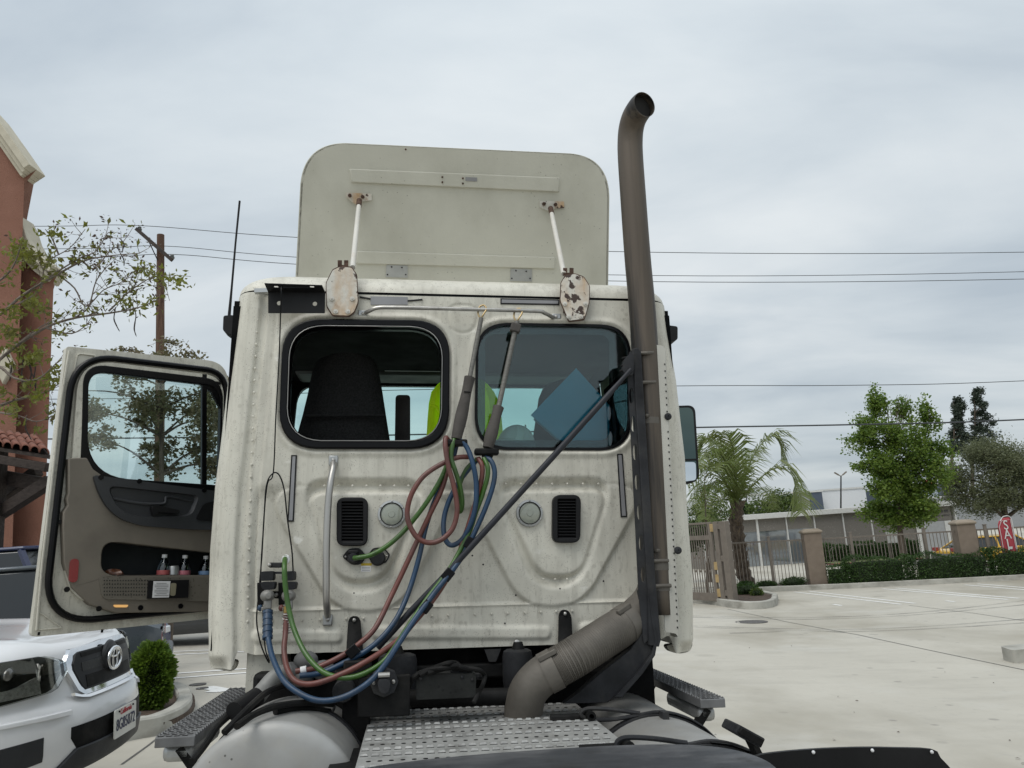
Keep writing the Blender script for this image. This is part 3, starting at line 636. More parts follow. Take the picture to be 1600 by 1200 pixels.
# grab rails
h = bpy.data.objects.new('grab_rail', None); COL.objects.link(h); h.parent = truck
mb = MB(); mb.tube(catmull([T(571, 489, W0-0.01), T(577, 486, W0-0.035), T(590, 481, W0-0.055), T(620, 480.5, W0-0.06), T(720, 483, W0-0.06), T(835, 486, W0-0.06), T(850, 489, W0-0.05), T(862, 495, W0-0.02), T(864, 496, W0-0.01)], 5), 0.0095, 10); mb.build('rail_bar', m_steel, h)
for (x, y) in ((567, 490), (869, 495)): mb = MB(); mb.box(*[v for c in [T(x, y, W0)] for v in (c.x-0.022, c.x+0.022, W0-0.010, W0+0.004, c.z-0.014, c.z+0.014)]); mb.build('rail_foot', m_alu, h, bevel=0.004); mb = MB(); mb.ell(T(x, y, W0-0.010), 0.008, 8, 5); mb.build('bolt', m_steel, h)
h = bpy.data.objects.new('grab_handle', None); COL.objects.link(h); h.parent = truck
mb = MB(); mb.tube(catmull([T(521, 724, W0-0.008), T(520.5, 732, W0-0.03), T(518, 745, W0-0.05), T(515, 765, W0-0.065), T(512, 800, W0-0.07), T(510, 860, W0-0.07), T(510, 930, W0-0.065), T(511, 950, W0-0.04), T(512, 962, W0-0.008)], 5), 0.0155, 12); mb.build('handle_bar', m_steel, h)
for (x, y) in ((521, 719), (512, 968)): mb = MB(); mb.box(*[v for c in [T(x, y, W0)] for v in (c.x-0.021, c.x+0.021, W0-0.010, W0+0.012, c.z-0.026, c.z+0.022)]); mb.build('handle_foot', m_alu, h, bevel=0.006); mb = MB(); mb.ell(T(x, y, W0-0.011), 0.009, 8, 5); mb.build('bolt', m_steel, h)
# black equipment bracket under the roof edge
h = bpy.data.objects.new('equipment_bracket', None); COL.objects.link(h); h.parent = truck
Yb = W0-0.09
mb = MB(); mb.slab([T(413, 443, Yb-0.04), T(503, 446, Yb-0.04), T(508, 457, Yb+0.02), T(419, 457, Yb+0.02)], (0, 0.004, 0.004), [fillet([T(424+d, 447, Yb-0.025), T(431+d, 447.3, Yb-0.025), T(431+d, 450, Yb-0.025), T(424+d, 449.5, Yb-0.025)], 0.004, 3) for d in (4, 60)]); mb.build('top_flange', m_black, h, smooth=20)
cir = lambda x, y, r, Y: [T(x + r*math.cos(a), y + r*math.sin(a), Y) for a in np.linspace(0, 2*math.pi, 13)[:-1]]
mb = MB(); mb.slab([T(419, 457, Yb+0.02), T(508, 457, Yb+0.02), T(507.5, 489, Yb+0.02), T(419, 489, Yb+0.02)], (0, 0.005, 0), [cir(436, 473.5, 3.6, Yb+0.02), cir(492, 474.5, 3.6, Yb+0.02)]); mb.build('face_plate', m_black, h, smooth=20)
mb = MB(); mb.beam(T(412, 452, W0-0.03), T(412, 458, W0-0.03), 0.03, 0.08); mb.build('bracket_lug', m_alu, h)
# lower mounts and cab corner feet
for pts in (((541, 1016), (544, 970), (548, 963), (559, 963), (563, 970), (567, 1016)), ((873, 1008), (874, 960), (878, 953), (888, 953), (893, 962), (895, 1008))):
    h = bpy.data.objects.new('cab_mount', None); COL.objects.link(h); h.parent = truck
    mb = MB(); mb.slab(fillet([T(x, y, W0-0.02) for x, y in pts], [0, .02, .02, .02, .02, 0], 3), (0, 0.02, 0)); mb.build('mount_plate', m_iron2, h, bevel=0.004)
    mb = MB(); mb.ell(T((pts[2][0]+pts[3][0])/2, pts[2][1]+6, W0-0.022), 0.009, 8, 5); mb.build('bolt', m_steel, h)
for pts in (((326, 1030), (372, 1032), (364, 1050), (352, 1048), (330, 1044)), ((1040, 1008), (1084, 1002), (1079, 1018), (1062, 1022), (1046, 1018))):
    mb = MB(); mb.slab(fillet([T(x, y, W0+0.10) for x, y in pts], 0.02, 3), (0, 0.05, 0)); mb.build('corner_foot', m_cab, truck, bevel=0.006)
# marker lamps and antenna
mb = MB(); mb.slab(fillet([T(349, 493, W0+0.25), T(365, 492, W0+0.25), T(364, 525, W0+0.25), T(356, 522, W0+0.25), T(348, 516, W0+0.25)], 0.01, 3), (0, 0.08, 0)); mb.build('antenna_base', m_black, truck, bevel=0.006)
mb = MB(); mb.slab(fillet([T(1044, 508, W0+0.25), T(1059, 510, W0+0.25), T(1059, 530, W0+0.25), T(1052, 534, W0+0.25), T(1046, 532, W0+0.25)], 0.01, 3), (0, 0.08, 0)); mb.build('antenna_base', m_black, truck, bevel=0.006)
mb = MB(); mb.tube([T(358, 494, W0+0.29), T(362, 450, W0+0.29), T(368, 380, W0+0.29), T(374.5, 314, W0+0.29)], [0.008, 0.0055, 0.005, 0.0055], 8); mb.build('antenna', m_black, truck)
# right mirror
mr = bpy.data.objects.new('side_mirror', None); COL.objects.link(mr); mr.parent = truck
YM = W0+1.35
o = fillet([T(1056, 634, YM), T(1086, 633, YM), T(1093, 752, YM), T(1056, 760, YM)], [0.02, 0.05, 0.06, 0.02], 6)
cm = sum(o, V())/len(o); i = [cm + V(((p.x-cm.x)*0.80, 0, (p.z-cm.z)*0.94)) for p in o]
mb = MB(); mb.slab(o, (0, 0.12, 0)); mb.build('mirror_shell', m_black, mr, bevel=0.012)
mb = MB(); mb.slab([p + V((0, -0.003, 0)) for p in i if True], (0, 0.002, 0)); mb.build('mirror_glass', mat('mirror with painted reflection', (0.10, 0.135, 0.125), 0.03, 1.0, var=0.01), mr)  # dark colour stands in for the dim reflection in the upper glass
mb = MB(); mb.beam(T(1062, 719, YM-0.006), T(1089, 718, YM-0.006), 0.012, 0.012); mb.build('mirror_divider', m_black, mr)
mb = MB(); mb.slab(fillet([T(1064, 722, YM-0.006), T(1087, 722, YM-0.006), T(1088, 750, YM-0.006), T(1064, 753, YM-0.006)], 0.02, 4), (0, 0.002, 0)); mb.build('wide_angle_glass', mat('bright mirror', (0.8, 0.84, 0.86), 0.03, 1.0, var=0.01), mr)

# roof fairing on struts
zr = T(700, 436, W0+0.8).z; p0 = V((0, W0+0.80, zr)); nf = V((0, 1, 0.42)).normalized()
def FP(x, y): return TP(x, y, p0, nf)
fr_ = bpy.data.objects.new('roof_fairing', None); COL.objects.link(fr_); fr_.parent = truck
o = fillet([FP(462, 452), FP(474, 221), FP(952, 243), FP(949, 460)], [0.02, 0.24, 0.24, 0.02], 14)
mb = MB(); mb.slab(o, nf*0.012); mb.build('fairing_panel', m_fair, fr_, smooth=20)
co = sum(o, V())/len(o)
lip = [co + (p-co)*1.006 for p in o]; lip2 = [co + (p-co)*0.985 for p in o]
mb = MB(); mb.ring(lip, lip2, nf*0.10); mb.build('fairing_rim', m_fair, fr_, bevel=0.006)
for pts, d in ((((545, 264), (875, 278), (874, 300), (548, 285)), 0.014), (((556, 392), (868, 402), (868, 420), (556, 412)), 0.012)):
    q = [FP(x, y) for x, y in pts]; mb = MB(); c = sum(q, V())/4
    f2 = [c + (p-c)*0.985 - nf*d for p in q]; mb.add(q + f2, [(4,5,6,7), (0,1,5,4), (1,2,6,5), (2,3,7,6), (3,0,4,7)]); mb.build('stiffener', m_fair, fr_, bevel=0.004, smooth=20)
mb = MB()
for (x, y) in ((691, 277), (691, 285), (723, 279), (723, 287), (634, 234)): mb.ell(FP(x, y) - nf*0.016, 0.006, 8, 5)
q_ = mb.build('screw_holes', m_rust, fr_); q_['kind'] = 'stuff'
mb = MB(); mb.slab([FP(x, y) - nf*0.017 for x, y in ((727, 277), (745, 278), (745, 284), (727, 283))], nf*0.002); mb.build('sticker', m_strip, fr_)
for x in (603, 797):
    q = [FP(x+a, (414 if x < 700 else 420)+b) - nf*0.006 for a, b in ((1, 0), (34, 1), (34, 20), (0, 19))]; hp = MB(); hp.slab(q, nf*0.008); hp.build('hinge_plate', m_alu, fr_)
    mb = MB()
    for a, b in ((9, 3), (25, 4), (2.5, 15), (31, 15)): mb.ell(FP(x+a, (414 if x < 700 else 420)+b) - nf*0.008, 0.005, 8, 4)
    b_ = mb.build('hinge_bolts', m_iron, fr_); b_['kind'] = 'stuff'
for (lo, hi, plate, lug, octo) in (((551, 418), (562, 314), ((541, 301), (581, 303), (581, 313), (565, 315), (560, 320), (553, 318), (541, 308)), 536, ((510, 442), (520, 422), (531, 417), (549, 418), (557, 430), (559, 472), (553, 487), (545, 493), (520, 492), (511, 478))),
                                   ((881, 428), (859, 326), ((843, 314), (881, 315), (881, 325), (866, 326), (862, 331), (852, 328), (843, 324)), 888, ((877, 442), (884, 430), (898, 428), (912, 433), (921, 447), (920, 474), (913, 498), (889, 501), (882, 484), (876, 470)))):
    b = bpy.data.objects.new('fairing_support', None); COL.objects.link(b); b.parent = truck
    q = fillet([T(x, y, W0-0.045) for x, y in octo], 0.008, 2); mb = MB(); mb.slab(q, (0, 0.008, 0)); mb.build('mount_plate', m_rusty if lug < 700 else m_rusty2, b, bevel=0.002)
    cq = sum(q, V())/len(q); mb = MB(); mb.slab([cq + (p-cq)*1.05 + V((0, 0.003, 0)) for p in q], (0, 0.006, 0)); mb.build('rusted_edge', m_rust, b)
    mb = MB(); cx = sum(p.x for p in q)/len(q); zc_ = sum(p.z for p in q)/len(q); mb.box(cx-0.05, cx+0.05, W0-0.037, W0+0.02, zc_-0.08, zc_+0.09); mb.build('mount_block', m_rust, b)
    mb = MB(); mb.tube([T(*lo, W0-0.02), FP(*hi) - nf*0.03], 0.0132, 12); mb.build('strut', m_strut, b)
    a0, a1 = T(*lo, W0-0.02), FP(*hi) - nf*0.03; mb = MB(); mb.cyl(a0.lerp(a1, 0.90), a0.lerp(a1, 1.0), 0.016, 0.016, 12); mb.build('strut_eye', m_rust, b)
    mb = MB(); mb.slab([FP(x, y) - nf*0.012 for x, y in plate], nf*0.014); mb.build('pivot_plate', m_rusty, b)
    for (x, y) in ((plate[0][0]+6, plate[0][1]+5), (plate[1][0]-14, plate[1][1]+5)): mb = MB(); mb.cyl(FP(x, y) - nf*0.03, FP(x, y), 0.011, 0.011, 6); mb.build('bolt', m_rust, b)
    mb = MB()
    for dx in (-1, 1): mb.beam(T(lug+dx*5, 418 if lug < 700 else 430, W0-0.02), T(lug+dx*5, 407 if lug < 700 else 419, W0-0.02), 0.007, 0.02)
    mb.beam(T(lug-5, 416 if lug < 700 else 428, W0-0.02), T(lug+5, 416 if lug < 700 else 428, W0-0.02), 0.01, 0.01); mb.build('fork_lug', m_rust, b)
    xs = [x for x, _ in octo]; yb = max(y for _, y in octo); xc_ = (min(xs)+max(xs))/2
    for (dx, dy) in ((-16, -26), (16, -26), (-10, -6), (9, -6)): mb = MB(); mb.lathe(T(xc_+dx, yb+dy, W0-0.046), (0, -1, 0), [(0, 0.012), (0.006, 0.011), (0.006, 0.005), (0.012, 0.004), (0.012, 0.0005)], 12); mb.build('bolt', m_strut, b)
# ------------------------------------------------------------------ open door
dl, dr = T(78, 700, 4.15), T(342, 700, 4.72)
dn = V((dr.y-dl.y, -(dr.x-dl.x), 0)).normalized()
if dn.y < 0: dn = -dn                                             # away from the camera
def DP(x, y, d=0.0): return TP(x, y, dl - dn*d, dn)               # d: metres proud of the inner skin
door = bpy.data.objects.new('open_door', None); COL.objects.link(door); door.parent = truck
skin = fillet([DP(48, 996), DP(104, 541), DP(357, 566), DP(352, 964)], [0.03, 0.015, 0.13, 0.02], 8)
winh = fillet([DP(130, 750), DP(134, 572), DP(348, 596), DP(345, 760)], [0.18, 0.09, 0.10, 0.02], 8)
pkh = fillet([DP(157, 842), DP(155, 901), DP(338, 901), DP(338, 862)], 0.05, 6)
mb = MB(); mb.slab(skin, dn*0.045, [winh, pkh]); mb.build('door_skin', m_cab, door, bevel=0.006, smooth=25)
def dring(name, pts_o, ro, pts_i, ri, d0, d1, m, bv=0.004):
    o = fillet([DP(x, y, d0) for x, y in pts_o], ro, 8); i = fillet([DP(x, y, d0) for x, y in pts_i], ri, 8)
    q = MB(); q.ring(o, i, dn*(d0-d1)); return q.build(name, m, door, bevel=bv)
mb = MB(); mb.tube(fillet([DP(68, 975, 0.022), DP(116, 553, 0.022), DP(353, 581, 0.022), DP(352, 948, 0.022)], [0.22, 0.20, 0.12, 0.02], 10), 0.017, 10, closed=True); mb.build('door_seal', m_gloss, door)
ws = [fillet([DP(x, y, 0.03) for x, y in q], r, 8) for q, r in ((((97, 945), (124, 560), (350, 588), (347, 950)), [0.2, 0.17, 0.12, 0.02]), (((124, 760), (132, 569), (349, 596), (346, 765)), [0.15, 0.11, 0.11, 0.02]), (((157, 842), (155, 901), (338, 901), (338, 862)), 0.05))]
mb = MB(); mb.slab(ws[0], dn*0.03, ws[1:]); mb.build('window_surround', m_cab, door, bevel=0.01, smooth=25)
dring('window_gasket', ((126, 758), (131, 567), (349, 593), (345, 768)), [0.17, 0.11, 0.11, 0.02], ((137, 744), (139, 579), (346, 604), (342, 758)), [0.20, 0.09, 0.10, 0.02], 0.036, 0.0, m_gloss, 0.004)
mb = MB(); mb.slab(fillet([DP(132, 752, -0.012), DP(134, 574, -0.012), DP(348, 598, -0.012), DP(345, 762, -0.012)], 0.1, 6), dn*0.004); mb.build('door_glass', g_door, door)
mb = MB(); mb.beam(DP(318.5, 585, 0.02), DP(318, 768, 0.02), 0.028, 0.02, dn); mb.build('window_post', m_gloss, door)
mb = MB(); mb.slab([DP(300, 588, 0.03), DP(345, 594, 0.03), DP(345, 640, 0.03), DP(330, 612, 0.03), DP(312, 600, 0.03)], dn*0.02); mb.build('corner_cap', m_gloss, door)
pocket = fillet([DP(160, 845, 0.045), DP(158, 898, 0.045), DP(335, 898, 0.045), DP(335, 865, 0.045)], [0.07, 0.06, 0.005, 0.005], 6)
trim = [DP(x, y, 0.045) for x, y in ((107, 716), (136, 715), (146, 733), (166, 748), (200, 754), (345, 770), (342, 955), (180, 958), (140, 945), (112, 918), (100, 880), (98, 820), (99, 800), (106, 790), (104, 780), (107, 770))]
mb = MB(); mb.slab(trim, dn*0.05, [pocket]); mb.build('trim_panel', m_taupe, door, bevel=0.006, smooth=25)
pb = [p + dn*0.12 for p in pocket]; mb = MB(); mb.add(pb, [tuple(range(len(pb)))]); mb.ring(pocket, [p for p in pocket], dn*0.12); mb.build('pocket_bin', m_bin, door)
pk = fillet([DP(154, 902, 0.052), DP(335, 902, 0.052), DP(334, 940, 0.052), DP(160, 936, 0.052)], [0.02, 0, 0, 0.03], 4)
mb = MB(); mb.slab(pk, dn*0.01); mb.build('perforated_panel', mat('perforated taupe panel', (0.15, 0.135, 0.11), 0.7, var=0.05, spots=[((0.03, 0.027, 0.022), 60, 0.28, 0.9)]), door)
mb = MB(); q = [DP(a, b, 0.054) for a, b in ()]
mb = MB()
for r in range(5):
    for c_ in range(17): mb.ell(DP(163+c_*4.2, 907+r*5.6-(c_*0.0), 0.053), 0.0036, 6, 4)
h_ = mb.build('perforations', m_black, door); h_['kind'] = 'stuff'
arm_o = fillet([DP(146, 742, 0.07), DP(345, 768, 0.07), DP(340, 828, 0.07), DP(290, 827, 0.07), DP(215, 821, 0.07), DP(178, 806, 0.07), DP(156, 775, 0.07)], [0.02, 0, 0, 0.05, 0.1, 0.12, 0.1], 4)
arm_h = fillet([DP(166, 758, 0.07), DP(312, 774, 0.07), DP(300, 806, 0.07), DP(215, 808, 0.07), DP(184, 796, 0.07)], [0.05, 0.03, 0.04, 0.06, 0.06], 4)
mb = MB(); mb.slab(arm_o, dn*0.03, [arm_h]); mb.build('armrest_panel', m_char, door, bevel=0.008, smooth=25)
mb = MB(); mb.slab([p + dn*0.020 for p in arm_h], dn*0.002); mb.build('armrest_recess', m_char, door)
mb = MB(); mb.ring(arm_h, [p + dn*0.018 + (sum(arm_h, V())/len(arm_h)-p)*0.06 for p in arm_h], dn*0.002); mb.build('recess_wall', m_char, door)
mb = MB(); mb.tube(catmull([DP(176, 779, 0.05), DP(215, 786, 0.055), DP(255, 787, 0.06), DP(262, 776, 0.055), DP(300, 783, 0.05)], 5), 0.009, 8); mb.build('recess_ridge', m_char, door)
mb = MB(); mb.slab(fillet([DP(237, 792, 0.085), DP(244, 789, 0.085), DP(281, 797, 0.085), DP(281, 803, 0.085), DP(248, 800, 0.085), DP(240, 806, 0.085)], 0.01, 3), dn*0.03); mb.build('door_handle', m_black, door, bevel=0.006)
mb = MB(); mb.slab(fillet([DP(305, 812, 0.075), DP(318, 787, 0.075), DP(338, 782, 0.075), DP(338, 814, 0.075)], 0.02, 3), dn*0.01); mb.build('speaker_grille', m_black, door)
for (x, y) in ((158, 746), (218, 752), (319, 766)): mb = MB(); mb.lathe(DP(x, y, 0.07), -dn, [(0, 0.014), (0.004, 0.013), (0.004, 0.0005)], 12); mb.build('screw_cap', m_gloss, door)
for (x, y) in ((104.5, 921), (154.5, 951), (219.5, 949.5), (282, 947)): mb = MB(); mb.lathe(DP(x, y, 0.045), -dn, [(0, 0.014), (0.005, 0.013), (0.005, 0.0005)], 12); mb.build('screw_cap', m_gloss, door)
mb = MB(); mb.slab(fillet([DP(110, 873, 0.052), DP(124, 873, 0.052), DP(121, 910, 0.052), DP(107, 910, 0.052)], 0.027, 5), dn*0.012); mb.build('red_reflector', mat('red reflector', (0.22, 0.012, 0.016), 0.2, coat=0.6, var=0.1), door, bevel=0.004)
mb = MB(); mb.slab([DP(91, 812, 0.03), DP(104, 812, 0.03), DP(103, 818, 0.03), DP(91, 819, 0.03)], dn*0.01); mb.build('latch_slot', m_gloss, door)
mb = MB(); mb.slab(fillet([DP(177, 945, 0.050), DP(201, 945, 0.050), DP(199, 949, 0.050), DP(179, 949, 0.050)], 0.008, 3), dn*0.008); mb.build('courtesy_lamp', mat('lit courtesy lamp', (0.8, 0.5, 0.2), 0.4, emit=(1.0, 0.5, 0.15, 0.35)), door)
mb = MB(); mb.tube([DP(108, 548, 0.006), DP(93, 640, 0.006), DP(80, 760, 0.006), DP(66, 880, 0.006), DP(57, 985, 0.006)], 0.006, 6); mb.build('hem', m_cab, door)
mb = MB(); mb.tube(fillet([DP(115, 585, 0.003), DP(121, 552, 0.003), DP(152, 556, 0.003), DP(130, 571, 0.003)], 0.02, 4), 0.005, 6, closed=True); mb.build('pressed_bead', m_cab, door)
mb = MB(); mb.tube(fillet([DP(59, 958, 0.003), DP(64, 958, 0.003), DP(97, 981, 0.003), DP(60, 984, 0.003)], 0.01, 4), 0.004, 6, closed=True); mb.build('pressed_bead', m_cab, door)
for (x, y) in ((61, 990), (160, 986), (253, 981)): mb = MB(); mb.slab([DP(x-1.5, y-2.5, 0.002), DP(x+2, y-2.5, 0.002), DP(x+1, y+2.5, 0.002), DP(x-2.5, y+2.5, 0.002)], dn*0.004); mb.build('drain_slot', m_gloss, door)
# permit holder screwed to the door
hd = bpy.data.objects.new('permit_holder', None); COL.objects.link(hd); hd.parent = door
mb = MB(); mb.slab([DP(233, 907, 0.068), DP(295.5, 906, 0.068), DP(294, 934, 0.068), DP(231, 935.5, 0.068)], dn*0.016); o_ = mb.build('holder_plate', m_black, door)
mb = MB(); mb.slab([DP(240, 908, 0.070), DP(266.5, 908, 0.070), DP(264, 933.5, 0.070), DP(238, 934, 0.070)], dn*0.001); pp = mb.build('permit_sheet', m_label, door)
for q in range(8): mb = MB(); y = 911 + q*2.7; w = 22 if q % 3 else 16; mb.slab([DP(252.5-w/2, y, 0.0712), DP(252.5+w/2, y, 0.0712), DP(252.5+w/2-.1, y+0.8, 0.0712), DP(252.5-w/2-.1, y+0.8, 0.0712)], dn*0.0006); mb.build('print_line', m_strip, pp)
mb = MB(); mb.slab(fillet([DP(267, 911, 0.071), DP(276, 911, 0.071), DP(274, 931, 0.071), DP(266, 931, 0.071)], 0.01, 3), dn*0.004); mb.build('grey_tag', mat('beige tag', (0.24, 0.22, 0.15), 0.7), door)
bpy.data.objects.remove(hd)

# ------------------------------------------------------------------ exhaust
ex = bpy.data.objects.new('exhaust_stack', None); COL.objects.link(ex); ex.parent = truck
YE = W0-0.12
path = catmull([T(1027, 960, YE), T(1019, 780, YE), T(1006, 520, YE), T(996, 400, YE), T(988, 290, YE), T(985, 245, YE), T(984.5, 222, YE-0.005), T(986, 202, YE-0.025), T(991, 184, YE-0.065), T(1001, 168, YE-0.125), T(1007, 163, YE-0.155)], 6)
mb = MB(); mb.tube(path, 0.061, 28, caps=False)
# slanted open mouth
o_ = mb.build('stack_pipe', m_exh, ex, smooth=60, fix=False); so = o_.modifiers.new('wall', 'SOLIDIFY'); so.thickness = 0.003; so.offset = 1
Cend = path[-1]; mb = MB(); mb.lathe(path[-7], (path[-1]-path[-7]).normalized(), [(0, 0.0575), (0.001, 0.0005)], 24, False); mb.build('stack_throat', mat('soot', (0.012, 0.011, 0.010), 0.95), ex)
mb = MB()
for y in (552, 652, 665): pass
# perforated channel standing beside the pipe
YC = W0-0.20
lf = [(990, 548), (992, 560), (1003, 890), (1008, 938)]
outl = [T(x, y, YC) for x, y in ((980, 566), (988, 545), (991, 545), (1013, 920), (1013, 1000), (1006, 1006), (998, 930))]
holes = [[T(cx + 3.6*math.cos(a), cy + 12.5*math.sin(a), YC) for a in np.linspace(0, 2*math.pi, 17)[:-1]] for cx, cy in ((986.5, 618), (989.5, 662), (992.5, 706.5), (995.5, 753), (999, 800), (1002, 848), (1005, 897))]
mb = MB(); mb.slab(outl, (0, 0.006, 0), holes); mb.build('perforated_web', m_iron, ex, smooth=20)
mb = MB(); a = [T(x, y, YC-0.008) for x, y in ((988, 545), (997, 543), (1002, 550), (1024, 900), (1033, 1000), (1030, 1011), (1013, 1008), (1012, 920))]
mb.slab(a, (0, 0.07, 0)); mb.build('channel_post', m_iron, ex, bevel=0.004, smooth=25)
mb = MB(); q = [T(x, y, W0-0.165) for x, y in ((1019, 538), (1035, 540), (1039, 546), (1060, 996), (1056, 990), (1039, 987))]
mb.slab(fillet(q, 0.006, 2), (0, 0.006, 0)); mb.build('heat_shield', m_shield, ex, smooth=20)
mb = MB(); q = [T(1035, 540, W0-0.162), T(1040, 546, W0-0.162), T(1062, 994, W0-0.162), T(1058, 996, W0-0.162)]; mb.slab([q[0], q[1], q[2], q[3]], (0, 0.09, 0)); mb.build('shield_flange', m_shield, ex, smooth=20)
mb = MB()
for t in np.linspace(0.06, 0.97, 40):
    if 0.24 < t < 0.29: continue
    p = T(1037.5 + 22*t, 542 + 452*t, W0-0.167); mb.box(p.x-0.0025, p.x+0.0025, p.y-0.001, p.y+0.002, p.z-0.0035, p.z+0.0035)
n_ = mb.build('shield_notches', m_gloss, ex); n_['kind'] = 'stuff'
for (x, y) in ((1043.5, 651), (1061-2, 860)): mb = MB(); mb.lathe(T(x, y, W0-0.167), (0, -1, 0), [(0, 0.017), (0.008, 0.016), (0.012, 0.010), (0.012, 0.004), (0.008, 0.001)], 16); mb.build('shield_stud', m_iron, ex)
for y, (xa, xb) in ((552, (1001, 1020)), (598, (984, 1024)), (650, (1006, 1013)), (861, (1023, 1030)), (877, (995, 1044)), (916, (996, 1048))):
    mb = MB(); mb.tube([T(xa, y, YE-0.06), T((xa+xb)/2, y-0.5, YE-0.075), T(xb, y-1, YE-0.055)], 0.0085, 8); mb.build('clamp_bolt', m_exh2, ex)
for y in (655, 880, 912):
    xc_ = 1006 + (y-520)*0.05; c = T(xc_, y, YE); mb = MB(); mb.lathe(c, (T(1019, 780, YE)-T(1006, 520, YE)).normalized(), [(0, 0.0645), (0.03, 0.0645), (0.03, 0.062), (0, 0.062)], 28, False); mb.build('pipe_clamp', m_exh2, ex)
# flex hose and elbow
fx = catmull([T(1022, 915, YE+0.03), T(1008, 945, YE+0.035), T(985, 970, YE+0.0), T(950, 993, YE-0.06), T(905, 1022, YE-0.11), T(870, 1043, YE-0.11), T(845, 1058, YE-0.10), T(826, 1080, YE-0.08), T(818, 1110, YE-0.05), T(816, 1150, YE-0.03)], 8)
def seg(i0, i1): return fx[i0:i1+1]
mb = MB(); mb.tube(seg(0, 20), [0.062 + 0.016*min(1, i/12) for i in range(21)], 24, caps=False); mb.build('upper_elbow', m_exh2, ex, smooth=60)
base_ = seg(18, 42); dense = []
for i in range(len(base_)-1):
    for k_ in range(8): dense.append(base_[i].lerp(base_[i+1], k_/8))
mb = MB(); mb.tube(dense, [0.080 + (0.0022 if i % 4 in (0, 1) else -0.0012) for i in range(len(dense))], 24, caps=False); mb.build('flex_pipe', m_exh2, ex, smooth=60)
mb = MB(); mb.tube(seg(41, len(fx)-1), 0.080, 24, caps=False); mb.build('lower_elbow', m_exh2, ex, smooth=60)
for i_, nm in ((18, 'band_clamp'), (43, 'band_clamp')):
    t_ = (fx[i_+1]-fx[i_-1]).normalized(); mb = MB(); mb.lathe(fx[i_]-t_*0.03, t_, [(0, 0.0845), (0.055, 0.0845), (0.055, 0.08), (0, 0.08)], 24, False); c_ = mb.build(nm, m_exh2, ex)
    b0 = fx[i_] + V((-0.02, -0.055, 0.068)); mb = MB(); mb.beam(b0 - t_*0.04, b0 + t_*0.04, 0.02, 0.02); mb.build('clamp_lug', m_exh2, c_, bevel=0.003)
# bent leg that carries the stack
q = [T(x, y, YC+0.01) for x, y in ((999, 922), (1008, 919), (1014, 930), (1019, 975), (1022, 1000), (1018, 1020), (1000, 1045), (975, 1075), (950, 1098), (880, 1100), (900, 1085), (940, 1050), (985, 1015), (1003, 990), (1009, 965))]
mb = MB(); mb.slab(q, (0, 0.05, 0)); mb.build('stack_leg', m_iron, ex, bevel=0.004, smooth=25)
mb = MB(); mb.slab([T(x, y, YC-0.012) for x, y in ((1014, 928), (1019, 975), (1024, 1000), (1019, 1021), (1000, 1047), (960, 1090), (972, 1090), (1005, 1052), (1024, 1024), (1028, 1000))], (0, 0.09, 0)); mb.build('leg_flange', m_iron, ex, bevel=0.003, smooth=25)
# upper clamp bracket and the stay rod running down behind the hoses
mb = MB(); mb.slab(fillet([T(x, y, YC-0.03) for x, y in ((975, 562), (987, 550), (991, 556), (990, 585), (980, 588), (972, 578))], 0.006, 2), (0, 0.03, 0)); mb.build('stay_bracket', m_iron, ex, bevel=0.003)
for (x, y) in ((978, 560), (976, 572), (974, 580)): mb = MB(); mb.cyl(T(x-6, y, YC-0.02), T(x+6, y-2, YC-0.02), 0.006, 0.006, 8); mb.build('bolt', m_iron2, ex)
mb = MB(); mb.tube([T(986, 577, YC-0.03), T(970, 595, YC-0.025), T(950, 618, YC-0.02), T(860, 718, YC), T(760, 828, YC+0.03), T(690, 905, YC+0.06), T(640, 957, YC+0.08), T(590, 1012, YC+0.10)], [0.010, 0.010, 0.014, 0.014, 0.014, 0.014, 0.014, 0.014], 12); mb.build('stay_rod', mat('blue grey stay rod', (0.024, 0.026, 0.033), 0.45, var=0.1, spec=0.3), ex)

# ------------------------------------------------------------------ chassis behind the cab
ch = bpy.data.objects.new('chassis', None); COL.objects.link(ch); ch.parent = truck
XCc = TZ(740, 1103, 0.92).x
for s_ in (-1, 1):
    mb = MB(); x = XCc + s_*0.43; mb.box(x-0.04, x+0.04, 0.9, W0+1.2, 0.60, 0.84); mb.build('frame_rail', m_iron2, ch, bevel=0.006)
    mb = MB(); x = XCc + s_*0.475; mb.slab([TZ(540, 1225, 0.9) if False else V((x-0.07, 2.2, 0.86)), V((x+0.04, 2.2, 0.86)), V((x+0.04, 3.15, 0.86)), V((x-0.07, 3.15, 0.86))], (0, 0, -0.2)); mb.build('rail_cover', m_iron2, ch, bevel=0.01)
mb = MB(); mb.box(XCc-0.9, XCc+0.9, W0+0.30, W0+0.36, 0.55, ZB-0.02); mb.build('dark_backing', m_iron2, ch)  # black panel added to fill the dark space under the cab
mb = MB(); mb.box(XCc-0.72, XCc+0.72, W0+0.02, W0+0.12, ZB-0.13, ZB-0.07); mb.build('cab_crossbar', m_iron2, ch, bevel=0.008)
mb = MB(); mb.slab([T(x, y, W0+0.01) for x, y in ((757, 1015), (783, 1014), (775, 1034), (764, 1034))], (0, 0.02, 0)); mb.build('crossbar_gusset', m_iron, ch)
mb = MB(); mb.cyl(T(560, 1093, W0-0.15), T(800, 1088, W0-0.15), 0.035, 0.035, 14); mb.build('cross_tube', m_iron2, ch)
mb = MB(); mb.box(XCc-0.9, XCc+0.9, W0-0.1, W0+0.3, 0.62, 0.76); mb.build('cross_member', m_iron2, ch, bevel=0.01)
